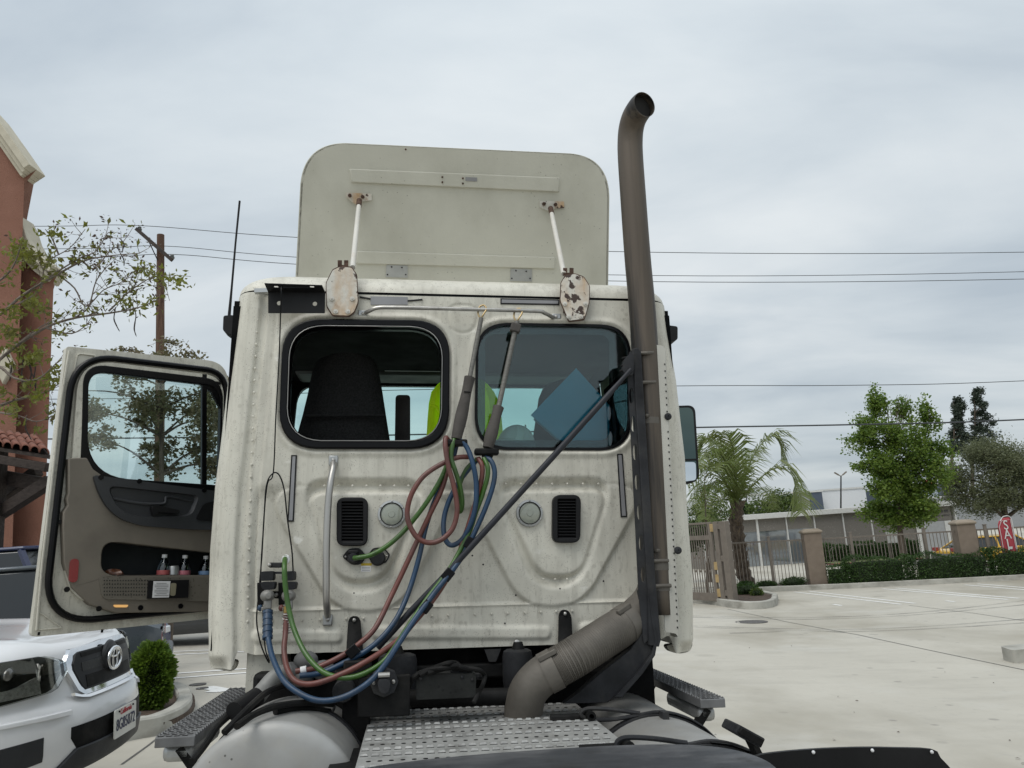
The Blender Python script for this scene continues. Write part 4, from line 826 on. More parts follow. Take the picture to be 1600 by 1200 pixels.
for (x0, x1, y0, y1) in ((590, 651, 1021, 1082), (786, 833, 1014, 1074)):
    a, b = T((x0+x1)/2, y0, W0-0.02), T((x0+x1)/2, y1, W0-0.02); r = (T(x1, y0, W0-0.02)-T(x0, y0, W0-0.02)).length/2; L_ = (a-b).length
    mb = MB(); mb.lathe(b, (0, 0, 1), [(-0.06, r*0.8), (0, r*0.92), (0.03, r), (L_-0.03, r), (L_-0.008, r*0.93), (L_, r*0.7)], 24); mb.build('air_spring', m_iron, ch)
    mb = MB(); mb.cyl(a, a + V((0, 0, 0.03)), 0.03, 0.02, 10); mb.build('spring_stud', m_iron2, ch)
    mb = MB(); p = T((x0+x1)/2 - 2, y0-10, W0-0.012); mb.lathe(p, (0, -1, 0), [(0, 0.014), (0.008, 0.013), (0.012, 0.006), (0.012, 0.0005)], 10); mb.build('bolt', m_steel, ch)
# control box with loose cables
bx = bpy.data.objects.new('control_box', None); COL.objects.link(bx); bx.parent = truck
mb = MB(); mb.slab(fillet([T(650, 1054, W0-0.30), T(744, 1052, W0-0.30), T(744, 1090, W0-0.30), T(650, 1094, W0-0.30)], 0.006, 2), (0, 0.10, 0)); mb.build('box_body', mat('dusty black box', (0.020, 0.021, 0.020), 0.8, spec=0.2, var=0.2, scale=8, bump=0.15, bscale=70, spots=[((0.008, 0.008, 0.008), 30, 0.2, 0.9)]), bx, bevel=0.004)
mb = MB(); mb.slab([T(704, 1047, W0-0.28), T(739, 1046, W0-0.28), T(739, 1054, W0-0.28), T(704, 1054, W0-0.28)], (0, 0.06, 0)); mb.build('connector_block', m_iron, bx, bevel=0.004)
for (x, y) in ((657, 1060), (722, 1058), (738, 1062)): mb = MB(); mb.ell(T(x, y, W0-0.302), 0.007, 8, 5); mb.build('screw', m_iron, bx)
for pts in (((632, 1100), (638, 1075), (648, 1057), (665, 1048), (690, 1044), (725, 1044), (748, 1047), (757, 1055), (755, 1068), (748, 1082), (740, 1098)), ((655, 1055), (680, 1043), (700, 1036), (712, 1036), (720, 1042), (735, 1047)), ((668, 1052), (690, 1046), (712, 1040), (722, 1047))):
    mb = MB(); mb.tube(catmull([T(x, y, W0-0.31 + 0.02*(i % 2)) for i, (x, y) in enumerate(pts)], 5), 0.0095, 8); mb.build('cable', m_iron2, bx)
for (x, y) in ((746, 1057), (752, 1057)): mb = MB(); mb.cyl(T(x-4, y, W0-0.27), T(x+6, y, W0-0.27), 0.014, 0.014, 8); mb.build('cable_gland', m_iron, bx)
# trailer socket on a post
sk = bpy.data.objects.new('trailer_socket', None); COL.objects.link(sk); sk.parent = truck
mb = MB(); c = T(600, 1066, W0-0.36); mb.lathe(c, (0, -1, 0), [(-0.03, 0.055), (0.004, 0.055), (0.004, 0.0005)], 8); mb.build('socket_flange', m_iron, sk, bevel=0.003)
mb = MB(); mb.slab(fillet([T(591, 1061, W0-0.40), T(609, 1061, W0-0.40), T(610, 1072, W0-0.40), T(606, 1084, W0-0.40), T(595, 1084, W0-0.40), T(590, 1072, W0-0.40)], 0.012, 3), (0, 0.035, 0)); mb.build('socket_lid', m_iron, sk, bevel=0.005)
mb = MB(); mb.cyl(T(591, 1055, W0-0.39), T(609, 1054, W0-0.39), 0.010, 0.010, 8); mb.build('lid_hinge', m_steel, sk)
for (x, y) in ((584, 1067), (615, 1065)): mb = MB(); mb.ell(T(x, y, W0-0.366), 0.008, 8, 5); mb.build('screw', m_steel, sk)
mb = MB(); mb.box(c.x-0.10, c.x+0.10, c.y+0.028, c.y+0.06, c.z-0.13, c.z+0.02); mb.build('socket_bracket', m_iron2, sk, bevel=0.005)
mb = MB(); mb.box(*[v for a in [T(558, 1040, W0-0.22)] for v in (a.x-0.055, a.x+0.055, a.y, a.y+0.08, 0.72, a.z+0.02)]); mb.build('upright_post', m_iron2, ch, bevel=0.008)
mb = MB(); c = T(537, 1080, W0-0.26); mb.lathe(c, (0, -1, 0), [(-0.06, 0.045), (0.0, 0.045), (0.01, 0.04), (0.01, 0.0005)], 16); mb.build('end_cap', m_iron, ch)
mb = MB(); mb.box(*[v for a in [T(470, 1100, W0-0.05)] for v in (a.x-0.2, a.x+0.35, a.y, a.y+0.1, 0.70, T(470, 1050, W0-0.05).z)]); mb.build('valve_body', m_iron2, ch, bevel=0.02)
for (x, y) in ((455, 1050), (472, 1058), (505, 1047), (478, 1032)): mb = MB(); mb.ell(T(x, y, W0-0.10), (0.05, 0.05, 0.04), 12, 8); mb.build('valve_knuckle', mat('grey cast fitting', (0.13, 0.13, 0.13), 0.6, var=0.15), ch)
# catwalk of stamped tread plate
cw = bpy.data.objects.new('catwalk', None); COL.objects.link(cw); cw.parent = truck
ZC = 0.905
fl, frr, nr, nl = TZ(580, 1111, ZC), TZ(897, 1097, ZC), TZ(1010, 1205, ZC), TZ(520, 1245, ZC)
yf = (fl.y+frr.y)/2; xa, xb = fl.x, frr.x; yn = min(nr.y, nl.y) - 0.3
def plate_holes(x0, x1, y0, y1, nx, ny, r, z, ph=0):
    hs = []
    for j in range(ny):
        for i in range(nx):
            hs.append((x0 + (x1-x0)*(i + 0.5 + (0.5 if (j+ph) % 2 else 0)*0.9)/(nx+0.5), y0 + (y1-y0)*(j+0.5)/ny))
    return hs
def tread_plank(name, x0, x1, y0, y1, z, along, parent, bumps=True, m=None):
    """channel-section plank: folded edges, raised teeth in rows"""
    mb = MB(); mb.box(x0, x1, y0, y1, z-0.004, z)
    mb.box(x0, x1, y0, y0+0.004, z-0.05, z-0.0045) if along == 'x' else mb.box(x0, x0+0.004, y0, y1, z-0.05, z-0.0045)
    mb.box(x0, x1, y1-0.004, y1, z-0.05, z-0.0045) if along == 'x' else mb.box(x1-0.004, x1, y0, y1, z-0.05, z-0.0045)
    return mb.build(name, m or m_tread, parent, smooth=0)
npl = 4; tb = MB(); dk = MB()
for q in range(npl):
    y0 = yn + (yf-yn)*q/npl; y1 = yn + (yf-yn)*(q+1)/npl - 0.004
    tread_plank('tread_plank', xa, xb, y0, y1, ZC, 'x', cw)
    rows = 5
    for j in range(rows):
        yy = y0 + (y1-y0)*(j+0.5)/rows
        for i in range(24):
            xx = xa + (xb-xa)*(i+0.5+(0.5 if j % 2 else 0))/24.7; w = 0.013
            if j % 2 == 0: tb.add([V((xx-w, yy-0.006, ZC+0.0005)), V((xx+w, yy-0.006, ZC+0.0005)), V((xx+w, yy+0.008, ZC+0.0005)), V((xx-w, yy+0.008, ZC+0.0005)), V((xx-w*0.7, yy-0.003, ZC+0.008)), V((xx+w*0.7, yy-0.003, ZC+0.008)), V((xx+w*0.6, yy+0.002, ZC+0.008)), V((xx-w*0.6, yy+0.002, ZC+0.008))], [(4,5,6,7), (0,1,5,4), (1,2,6,5), (2,3,7,6), (3,0,4,7)]); dk.box(xx-w, xx+w, yy-0.011, yy-0.0065, ZC-0.001, ZC+0.0012)
            else: dk.lathe(V((xx, yy, ZC-0.001)), (0, 0, 1), [(0, 0.008), (0.0022, 0.008), (0.0022, 0.0004)], 8)
t_ = tb.build('tread_teeth', m_tread, cw, smooth=0); t_['kind'] = 'stuff'
t_ = dk.build('tread_slots', m_iron2, cw, smooth=0); t_['kind'] = 'stuff'
# fifth wheel plate close to the camera
fw = bpy.data.objects.new('fifth_wheel', None); COL.objects.link(fw); fw.parent = truck
ZW = 1.07
q = catmull([TZ(x, y, ZW) for x, y in ((520, 1209), (600, 1195), (700, 1183), (800, 1174.5), (900, 1168), (980, 1164), (1060, 1163), (1120, 1167), (1165, 1176), (1200, 1190), (1225, 1212))], 4)
back = [V((p.x, 0.55, ZW)) for p in (q[-1], q[0])]
mb = MB(); mb.slab(q + back, (0, 0, -0.05)); mb.build('coupling_plate', mat('greasy coupling plate', (0.035, 0.038, 0.045), 0.5, 0.2, var=0.15, scale=8, stretch=(1, 3, 1), dirt=[((0.12, 0.12, 0.125), 5, (1, 2, 1), 0.45, 0.65, 0.7), ((0.012, 0.012, 0.012), 9, (1, 1, 1), 0.55, 0.65, 0.8)]), fw, bevel=0.015)
mb = MB(); mb.box(XCc-0.35, XCc+0.35, 0.7, 1.5, 0.85, 1.02); mb.build('coupling_saddle', m_iron2, fw)
# hanging flap at the right wheel
fl_ = bpy.data.objects.new('mud_flap', None); COL.objects.link(fl_); fl_.parent = truck
YFp = 1.95
topc = catmull([T(x, y, YFp) for x, y in ((1176, 1187), (1190, 1179), (1260, 1171.5), (1340, 1168), (1400, 1168.5), (1458, 1171), (1470, 1184), (1490, 1206), (1530, 1260))], 3)
mb = MB(); mb.slab(topc + [T(1150, 1300, YFp)], (0, 0.012, 0)); mb.build('flap_sheet', m_black, fl_, bevel=0.003)
for (x, y) in ((1181, 1185), (1271, 1175.5), (1363, 1172.5), (1456, 1175)): mb = MB(); mb.ell(T(x, y, YFp-0.003), 0.0045, 8, 5); mb.build('bolt', mat('bright bolt head', (0.8, 0.8, 0.8), 0.3), fl_)
# fuel tanks, straps
for s_, (x, y) in ((-1, (428, 1126)), (1, (1072, 1139))):
    tk = bpy.data.objects.new('fuel_tank', None); COL.objects.link(tk); tk.parent = truck
    yn_ = 2.92 if s_ < 0 else 2.35; c = T(x, y, 2.95 if s_ < 0 else 2.6); R = 0.315; cz = c.z - R
    if s_ > 0: cz = zc_l - 0.09; 
    zc_l = cz; cxx = c.x if s_ < 0 else 2*XCc - xc_l - 0.04
    if s_ < 0: xc_l = c.x
    mb = MB(); mb.lathe((cxx, yn_, cz), (0, 1, 0), [(-0.02, 0.0005), (-0.018, R*0.5), (-0.010, R*0.85), (0.0, R*0.93), (0.008, R*0.975), (0.02, R), (0.03, R*1.004), (0.04, R*0.998), (0.45, R), (1.6, R), (1.62, R*0.95), (1.62, 0.001)], 64, False); mb.build('tank_shell', m_tank, tk, smooth=40)
    for yo in ((0.36, 1.1) if s_ < 0 else (0.30, 0.85)):
        mb = MB(); mb.lathe((cxx, yn_+yo, cz), (0, 1, 0), [(0, R*1.0), (0, R*1.022), (0.045, R*1.022), (0.045, R*1.0)], 64, False); mb.build('tank_strap', m_iron, tk)
        if s_ > 0:
            yy = yn_+yo+0.022; tz_ = cz+R; e0 = V((cxx-0.30, yy, tz_+0.012))
            arc = [V((cxx + (R+0.012)*math.sin(a), yy, cz + (R+0.012)*math.cos(a))) for a in (0.05, 0.25, 0.45, 0.65, 0.85)]
            mb = MB(); mb.tube(catmull([V((cxx-0.06, yy, tz_+0.010)), V((cxx-0.18, yy, tz_+0.030)), V((cxx-0.27, yy, tz_+0.036)), V((cxx-0.30, yy, tz_+0.020)), V((cxx-0.275, yy, tz_+0.0)), V((cxx-0.18, yy, tz_-0.008)), V((cxx-0.06, yy, tz_+0.004))] + arc, 5), 0.0085, 8); mb.build('strap_loop', m_iron, tk)
            mb = MB(); mb.lathe(V((cxx-0.265, yy-0.035, tz_+0.012)), (0, 1, 0), [(0, 0.010), (0, 0.019), (0.075, 0.019), (0.075, 0.010)], 14, False); mb.build('strap_eye', m_iron2, tk)
            mb = MB(); mb.grid([[p + V((0, dy, 0.003)) for dy in (-0.028, 0.028)] for p in arc]); mb.build('strap_pad', m_iron2, tk)
            mb = MB(); mb.cyl(e0 + V((-0.12, 0.02, -0.01)), e0 + V((0.06, 0.02, -0.01)), 0.016, 0.016, 10); mb.build('strap_bolt', m_iron2, tk)
    if s_ > 0:
        mb = MB(); p = V((cxx+0.02, yn_+0.78, cz+R)); mb.box(p.x-0.012, p.x+0.012, p.y, p.y+0.05, p.z-0.01, p.z+0.025); mb.build('strap_tab', m_iron, tk)
# marker box hung outside the right tank
mk = bpy.data.objects.new('side_marker_box', None); COL.objects.link(mk); mk.parent = truck
q = [T(x, y, 2.55) for x, y in ((1155, 1132), (1197, 1155), (1190, 1170), (1148, 1146))]
mb = MB(); mb.slab(q, (0, 0.12, 0.0)); mb.build('marker_housing', m_iron, mk, bevel=0.006)
mb = MB(); q = [T(x, y, 2.548) for x, y in ((1157, 1136), (1193, 1156), (1188, 1166), (1152, 1145))]; mb.slab(q, (0, -0.01, 0)); mb.build('marker_lens', m_iron2, mk, bevel=0.003)
mb = MB(); a = T(1172, 1155, 2.60); mb.beam(a, V((cxx+0.20, 2.62, cz+0.20)), 0.03, 0.02); mb.build('marker_arm', m_iron2, mk)
m_step = mat('grimy step aluminium', (0.17, 0.172, 0.175), 0.6, 0.25, var=0.15, scale=10, dirt=[((0.07, 0.068, 0.065), 8, (1, 1, 1), 0.5, 0.72, 0.7)])
# steps outboard of the tanks
for s_ in (-1, 1):
    stp = bpy.data.objects.new('side_step', None); COL.objects.link(stp); stp.parent = truck
    Zs = 0.93
    if s_ < 0: pts = [TZ(255, 1152, Zs), TZ(311, 1150, Zs), TZ(395, 1077, Zs), TZ(357, 1072, Zs)]
    else: Zs = 0.95; pts = [TZ(1076, 1094, Zs), TZ(1121, 1092, Zs), TZ(1020, 1041, Zs), TZ(1007, 1047, Zs)]
    x0 = min((pts[0].x+pts[3].x)/2, (pts[1].x+pts[2].x)/2); x1 = max((pts[0].x+pts[3].x)/2, (pts[1].x+pts[2].x)/2)
    y0 = (pts[0].y+pts[1].y)/2; y1 = (pts[2].y+pts[3].y)/2
    mb = MB(); mb.box(x0, x1, y0, y1, Zs-0.035, Zs); mb.build('step_plank', m_step, stp, bevel=0.003)
    tb = MB(); ds = MB()
    for j in range(int((y1-y0)/0.03)):
        yy = y0 + 0.015 + j*0.03
        for e_ in (x0+0.004, x1-0.004): tb.add([V((e_-0.004, yy-0.012, Zs)), V((e_+0.004, yy-0.012, Zs)), V((e_+0.004, yy+0.012, Zs)), V((e_-0.004, yy+0.012, Zs)), V((e_, yy, Zs+0.007))], [(0,1,4), (1,2,4), (2,3,4), (3,0,4)])
        for i in range(4):
            xx = x0 + (x1-x0)*(i+0.6+(0.4 if j % 2 else 0))/5; ds.box(xx-0.009, xx+0.009, yy-0.006, yy+0.003, Zs-0.001, Zs+0.0015)
            tb.add([V((xx-0.01, yy+0.003, Zs)), V((xx+0.01, yy+0.003, Zs)), V((xx+0.01, yy+0.013, Zs)), V((xx-0.01, yy+0.013, Zs)), V((xx, yy+0.006, Zs+0.005))], [(0,1,4), (1,2,4), (2,3,4), (3,0,4)])
    t_ = tb.build('step_teeth', m_step, stp, smooth=0); t_['kind'] = 'stuff'; t_ = ds.build('step_slots', m_iron2, stp, smooth=0); t_['kind'] = 'stuff'
    for yy in (y0+0.08, y1-0.2):
        mb = MB(); xo = (x0+x1)/2; xi = xo - s_*0.28; mb.beam(V((xo, yy, Zs-0.05)), V((xi, yy, Zs-0.42)), 0.04, 0.03); mb.build('step_bracket', m_iron2, stp)
    mb = MB(); mb.box(x0+0.01, x1-0.02, y0+0.06, y0+0.5, Zs-0.10, Zs-0.04); mb.build('step_box', m_alu, stp, bevel=0.02)
# pale sill panel, intake pipe and strap under the left corner
mb = MB(); mb.slab([T(x, y, W0+0.06) for x, y in ((386, 1014), (440, 1010), (444, 1075), (382, 1085))], (0, 0.3, 0)); mb.build('sill_fairing', m_cab, truck, bevel=0.01)
mb = MB(); mb.tube(catmull([T(455, 1046, W0-0.12), T(430, 1058, W0-0.14), T(414, 1075, W0-0.16), T(402, 1090, W0-0.2)], 5), 0.033, 14); mb.build('air_pipe', mat('grey plastic pipe', (0.22, 0.22, 0.21), 0.5, var=0.1), truck)
mb = MB(); mb.tube([T(402, 1088, W0-0.2), T(385, 1100, W0-0.25), T(366, 1112, W0-0.32)], 0.036, 14); mb.build('pipe_coupler', m_black, truck)
for pts in (((366, 1112), (340, 1135), (322, 1162), (300, 1190)), ((450, 1070), (420, 1080), (395, 1100), (350, 1145)), ((520, 1100), (480, 1098), (440, 1102), (400, 1115), (370, 1135)), ((515, 1112), (470, 1106), (430, 1112))):
    mb = MB(); mb.tube(catmull([T(x, y, W0-0.25-0.12*i) for i, (x, y) in enumerate(pts)], 5), 0.012, 8); mb.build('air_line', m_iron2, truck)
mb = MB(); mb.tube(catmull([T(500, 1108, W0-0.22), T(518, 1112, W0-0.22), T(522, 1102, W0-0.22), T(512, 1097, W0-0.22)], 5), 0.006, 8); mb.build('tie_loop', m_iron, truck)
# dual rear wheels and front wheels carry the tractor
m_tyre = mat('tyre rubber', (0.02, 0.02, 0.02), 0.85, var=0.2)
for (yy, offs) in ((0.5, (-0.95, 0.95)), (W0+2.6, (-0.98, 0.98))):
    for xo in offs:
        w_ = bpy.data.objects.new('wheel', None); COL.objects.link(w_); w_.parent = truck
        hw_ = 0.29 if yy < 1 else 0.15
        mb = MB(); mb.lathe((XCc+xo-hw_, yy, 0.50), (1, 0, 0), [(0.03, 0.30), (0, 0.36), (0.0, 0.46), (0.04, 0.50), (2*hw_-0.04, 0.50), (2*hw_, 0.46), (2*hw_, 0.36), (2*hw_-0.03, 0.30)], 40, False); mb.build('tyre', m_tyre, w_)
        mb = MB(); mb.lathe((XCc+xo-hw_+0.05, yy, 0.50), (1, 0, 0), [(0, 0.0005), (0, 0.31), (2*hw_-0.1, 0.31), (2*hw_-0.1, 0.0005)], 24, False); mb.build('rim', m_alu, w_)
# ------------------------------------------------------------------ air lines, cables, hangers, things in the cab
def hosemat(n, c, rough=0.42): return mat(n, c, rough, var=0.10, scale=14, dirt=[(tuple(x*0.4+0.035 for x in c), 6, (1, 1, 1), 0.48, 0.72, 0.75), (tuple(x*0.3+0.01 for x in c), 30, (1, 1, 1), 0.55, 0.7, 0.6)], bump=0.05, bscale=90)
m_red, m_blue, m_green = hosemat('red rubber hose', (0.145, 0.046, 0.036)), hosemat('blue rubber hose', (0.010, 0.042, 0.095)), hosemat('green cable jacket', (0.042, 0.115, 0.014), 0.3)
M_T = truck.matrix_world.copy()
def tthing(name, label, cat, group=None):
    o = bpy.data.objects.new(name, None); COL.objects.link(o); o.matrix_world = M_T; return tag(o, label, cat, group)
F = W0
def hose(pts, r, n=7): return catmull([T(x, y, W0-d) for x, y, d in pts], n), r
def mk_hose(root, name, m, pts, r):
    q, _ = hose(pts, r); mb = MB(); mb.tube(q, r, 12); return mb.build(name, m, root, smooth=60)
RH = 0.0113
red = tthing('red_air_hose', 'red brown rubber air hose with large loop, hanging behind the cab', 'air hose', 'trailer air lines')
mk_hose(red, 'hose_run', m_red, [(462, 1049, .20), (492, 1044, .20), (530, 1027, .19), (560, 1007, .18), (587, 980, .15), (612, 930, .10), (632, 888, .08), (652, 845, .07), (672, 803, .07), (690, 765, .07), (700, 730, .08), (704, 700, .09),
   (697, 684, .12), (696, 700, .14), (701, 730, .14), (708, 755, .14), (713, 780, .14), (714, 802, .14), (707, 826, .14), (690, 843, .14), (670, 848, .14), (651, 839, .14), (638, 815, .14), (637, 793, .14), (645, 768, .14), (662, 744, .13), (688, 726, .12), (715, 715, .11), (738, 714, .10)], RH)
mk_hose(red, 'hose_drop', m_red, [(747, 716, .11), (753, 727, .13), (753, 745, .13), (746, 775, .12), (736, 808, .12), (724, 845, .12), (712, 880, .12), (700, 902, .13), (677, 937, .15), (645, 975, .20), (620, 1002, .25), (570, 1035, .32), (530, 1055, .33), (492, 1068, .32), (465, 1066, .29), (450, 1048, .24), (444, 1018, .17), (446, 990, .12), (447, 965, .10), (447, 948, .09)], RH)
mb = MB(); q = [T(448, 957+i*0.85, W0-0.098) + V((0.0175*math.cos(i*1.35), 0.0175*math.sin(i*1.35), 0)) for i in range(42)]; mb.tube(q, 0.0026, 6); mb.build('strain_spring', m_steel, red)
mb = MB(); mb.cyl(T(448, 948, W0-0.092), T(448, 958, W0-0.097), 0.014, 0.014, 8); mb.build('brass_fitting', mat('brass', (0.32, 0.22, 0.07), 0.35, 0.7), red)
mb = MB(); mb.cyl(T(479, 1046, W0-0.20), T(470, 1048, W0-0.20), 0.0155, 0.0155, 12); mb.build('white_tape', m_label, red)
blue = tthing('blue_air_hose', 'blue rubber air hose looping lowest, from the left coupler', 'air hose', 'trailer air lines')
mk_hose(blue, 'hose_run', m_blue, [(468, 1056, .22), (500, 1052, .21), (535, 1037, .20), (575, 1015, .19), (605, 987, .17), (626, 955, .13), (642, 915, .09), (655, 870, .07), (665, 825, .06), (678, 785, .06), (694, 748, .06), (708, 715, .08), (714, 694, .09),
   (720, 689, .12), (730, 700, .13), (739, 725, .15), (744, 755, .15), (743, 790, .15), (735, 820, .14), (722, 843, .12), (706, 852, .10), (696, 843, .09), (693, 825, .08), (695, 803, .07), (704, 777, .07), (718, 752, .07), (735, 730, .08), (748, 716, .09)], RH)
mk_hose(blue, 'hose_drop', m_blue, [(758, 714, .11), (768, 721, .13), (773, 738, .14), (770, 760, .14), (760, 790, .14), (745, 825, .14), (728, 860, .14), (708, 890, .16), (680, 925, .18), (648, 968, .23), (620, 1010, .30), (600, 1040, .36), (575, 1067, .40), (540, 1088, .42), (505, 1095, .42), (475, 1087, .40), (445, 1065, .34), (427, 1030, .24), (420, 1002, .16), (417, 980, .12)], RH)
mb = MB(); prof = []
for i in range(9): prof += [(i*0.0135, 0.019 if i % 2 else 0.0215), (i*0.0135+0.0125, 0.019 if i % 2 else 0.0215)]
mb.lathe(T(418, 998, W0-0.14), (T(418.5, 955, W0-0.085)-T(418, 998, W0-0.14)).normalized(), prof, 14); mb.build('grip_sleeve', m_blue, blue)
grn = tthing('green_power_cable', 'green trailer power cable plugged into the socket under the vent', 'cable', 'trailer air lines')
mk_hose(grn, 'cable_run', m_green, [(553, 872, .06), (562, 871, .075), (580, 867, .08), (605, 853, .08), (628, 833, .08), (648, 810, .08), (668, 783, .08), (688, 750, .08), (700, 722, .08), (708, 692, .09),
   (710, 686, .12), (706, 700, .13), (705, 716, .13), (711, 735, .13), (718, 757, .12), (722, 780, .11), (721, 796, .10), (717, 798, .08), (715, 780, .07), (719, 755, .07), (730, 732, .08), (746, 717, .09)], 0.0108)
mk_hose(grn, 'cable_drop', m_green, [(756, 716, .12), (762, 730, .14), (761, 748, .14), (753, 775, .13), (743, 802, .13), (733, 832, .13), (718, 862, .13), (700, 893, .15), (670, 932, .17), (640, 975, .22), (615, 1014, .28), (595, 1037, .31), (565, 1054, .33), (535, 1059, .33), (505, 1050, .31), (480, 1025, .26), (462, 990, .20), (452, 955, .16), (446, 917, .15), (444.5, 890, .14), (445, 876, .10), (446, 871, .06)], 0.0108)
mb = MB(); mb.cyl(T(447, 873, W0-0.02), T(446, 875, W0-0.085), 0.018, 0.017, 14); mb.build('white_plug', m_label, grn)
# zip tie holding the lines together
mb = MB(); mb.beam(T(546, 1012, W0-0.21), T(556, 1024, W0-0.21), 0.014, 0.05); tie = mb.build('zip_tie', m_gloss, blue, bevel=0.003)
for a_, b_ in (((694, 893, .17), (706, 903, .17)), ((660, 943, .20), (672, 953, .20)), ((727, 845, .16), (741, 852, .16))):
    mb = MB(); mb.beam(T(a_[0], a_[1], W0-a_[2]), T(b_[0], b_[1], W0-b_[2]), 0.012, 0.05); mb.build('zip_tie', m_gloss, blue, bevel=0.004)
# two hangers with carabiner, spring rod and foam sleeve
m_foam = mat('grey foam sleeve', (0.075, 0.068, 0.062), 0.9, var=0.12, bump=0.25, bscale=90)
m_brass = mat('worn brass clip', (0.36, 0.27, 0.14), 0.35, 0.7, var=0.1)
for nm, lab, top, mid, low_, rr in (('hose_hanger', 'left hose hanger with long grey foam sleeve between the two windows', (752, 497), (734, 590), (713, 686), (0.011, 0.026)),
                                    ('hose_hanger', 'right hose hanger crossing the tinted window, with black taped top', (808, 502), (779, 636), (762, 700), (0.0125, 0.026))):
    hg = tthing(nm, lab, 'hose hanger', 'hangers holding the air lines')
    mb = MB(); mb.tube([T(*top, W0-0.065), T(*mid, W0-0.085), T(mid[0]-2, mid[1]+12, W0-0.09)], rr[0], 12); mb.build('spring_rod', mat('grey spring rod', (0.16, 0.155, 0.14), 0.5, 0.3, var=0.15, scale=40, stretch=(1, 1, 4)), hg)
    mb = MB(); a, b = T(*mid, W0-0.086), T(*low_, W0-0.115); n_ = 8; mb.tube([a.lerp(b, t/n_) for t in range(n_+1)], [rr[1]*(1.0 - 0.12*math.sin(t*0.9)) for t in range(n_+1)], 14); mb.build('foam_sleeve', m_foam, hg, smooth=60)
    mb = MB(); c = T(low_[0], low_[1]+5, W0-0.115); mb.box(c.x-0.06, c.x+0.05, c.y-0.02, c.y+0.025, c.z-0.018, c.z+0.012); mb.build('hose_clamp', m_iron2, hg, bevel=0.008)
    tx, ty = top; mb = MB(); mb.tube(catmull([T(tx-1, ty+1, W0-0.065), T(tx-5, ty-7, W0-0.055), T(tx-3, ty-17, W0-0.05), T(tx+4, ty-20, W0-0.055), T(tx+8, ty-14, W0-0.065), T(tx+3, ty-5, W0-0.07), T(tx-1, ty+1, W0-0.065)], 5), 0.0042, 8); mb.build('carabiner', m_brass, hg)
    if tx > 780:
        mb = MB(); c = T(806, 513, W0-0.068); mb.box(c.x-0.026, c.x+0.022, c.y-0.02, c.y+0.02, c.z-0.022, c.z+0.022, Matrix.Translation(c) @ Euler((0, 0.25, 0)).to_matrix().to_4x4() @ Matrix.Translation(-c)); mb.build('tape_wrap', m_foam, hg, bevel=0.006)
        mb = MB(); mb.slab(fillet([T(x, y, W0-0.12) for x, y in ((752, 708), (762, 700), (772, 702), (770, 716), (757, 720))], 0.008, 2), (0, 0.03, 0)); mb.build('lower_wrap', m_iron2, hg, bevel=0.004)
    else:
        mb = MB(); mb.beam(T(725, 612, W0-0.118), T(736, 613, W0-0.118), 0.006, 0.004); mb.build('tie_wrap', m_iron2, hg)
# dummy couplers where the lines are parked
cp = bpy.data.objects.new('coupler_holder', None); COL.objects.link(cp); cp.parent = truck
m_cast = mat('cast grey coupler', (0.24, 0.235, 0.22), 0.5, 0.4, var=0.15, bump=0.15, bscale=60)
mb = MB(); mb.beam(T(421, 883, W0-0.02), T(441, 883, W0-0.02), 0.018, 0.022); mb.build('top_bar', m_iron, cp, bevel=0.004)
mb = MB(); mb.beam(T(428, 895, W0-0.03), T(442, 895, W0-0.03), 0.012, 0.010); mb.build('link_bar', m_iron, cp)
mb = MB(); mb.beam(T(424, 929, W0-0.02), T(446, 930, W0-0.02), 0.02, 0.03); mb.build('lower_bar', m_iron2, cp, bevel=0.004)
mb = MB(); mb.ell(T(432, 929.5, W0-0.035), 0.009, 8, 5); mb.build('bolt', m_steel, cp)
mb = MB(); mb.ell(T(421, 883, W0-0.035), 0.009, 8, 5); mb.build('bolt', m_steel, cp)
for (x0, x1) in ((407, 427), (440, 460)):
    mb = MB(); mb.slab(fillet([T(x0, 893, W0-0.075), T(x1, 892, W0-0.075), T(x1, 907, W0-0.075), T(x0, 908, W0-0.075)], 0.01, 3), (0, 0.06, 0)); mb.build('coupler_cap', m_iron, cp, bevel=0.006)
    mb = MB(); mb.slab(fillet([T(x0+1, 909, W0-0.085), T(x1+3, 909, W0-0.085), T(x1+1, 921, W0-0.085), T(x0+4, 922, W0-0.085), T(x0, 916, W0-0.085)], 0.008, 2), (0, 0.06, 0)); mb.build('coupler_flange', m_iron, cp, bevel=0.005)
    mb = MB(); mb.beam(T(x0+0.5, 910, W0-0.03), T(x0+1, 945, W0-0.03), 0.012, 0.03); mb.build('coupler_arm', m_iron2, cp, bevel=0.003)
    mb = MB(); mb.ell(T(x0+11, 931, W0-0.08), (0.030, 0.03, 0.026), 14, 8); mb.build('coupler_head', m_cast, cp)
    mb = MB(); mb.lathe(T(x0+13, 931, W0-0.105), (0, -1, 0), [(-0.03, 0.012), (0.005, 0.012), (0.006, 0.0005)], 12); mb.build('coupler_pin', m_cast, cp)
    mb = MB(); mb.beam(T(x0+11.5, 934, W0-0.08), T(x0+11, 953, W0-0.09), 0.032, 0.03); mb.build('coupler_neck', m_cast, cp, bevel=0.006)
    mb = MB(); mb.beam(T(x0+1, 951, W0-0.075), T(x0+15, 953, W0-0.075), 0.02, 0.016); mb.build('coupler_lip', m_cast, cp, bevel=0.004)
    mb = MB(); mb.ell(T(x0-0.5, 950, W0-0.075), (0.012, 0.012, 0.014), 10, 6); mb.build('colour_tab', m_blue if x0 < 420 else m_red, cp)
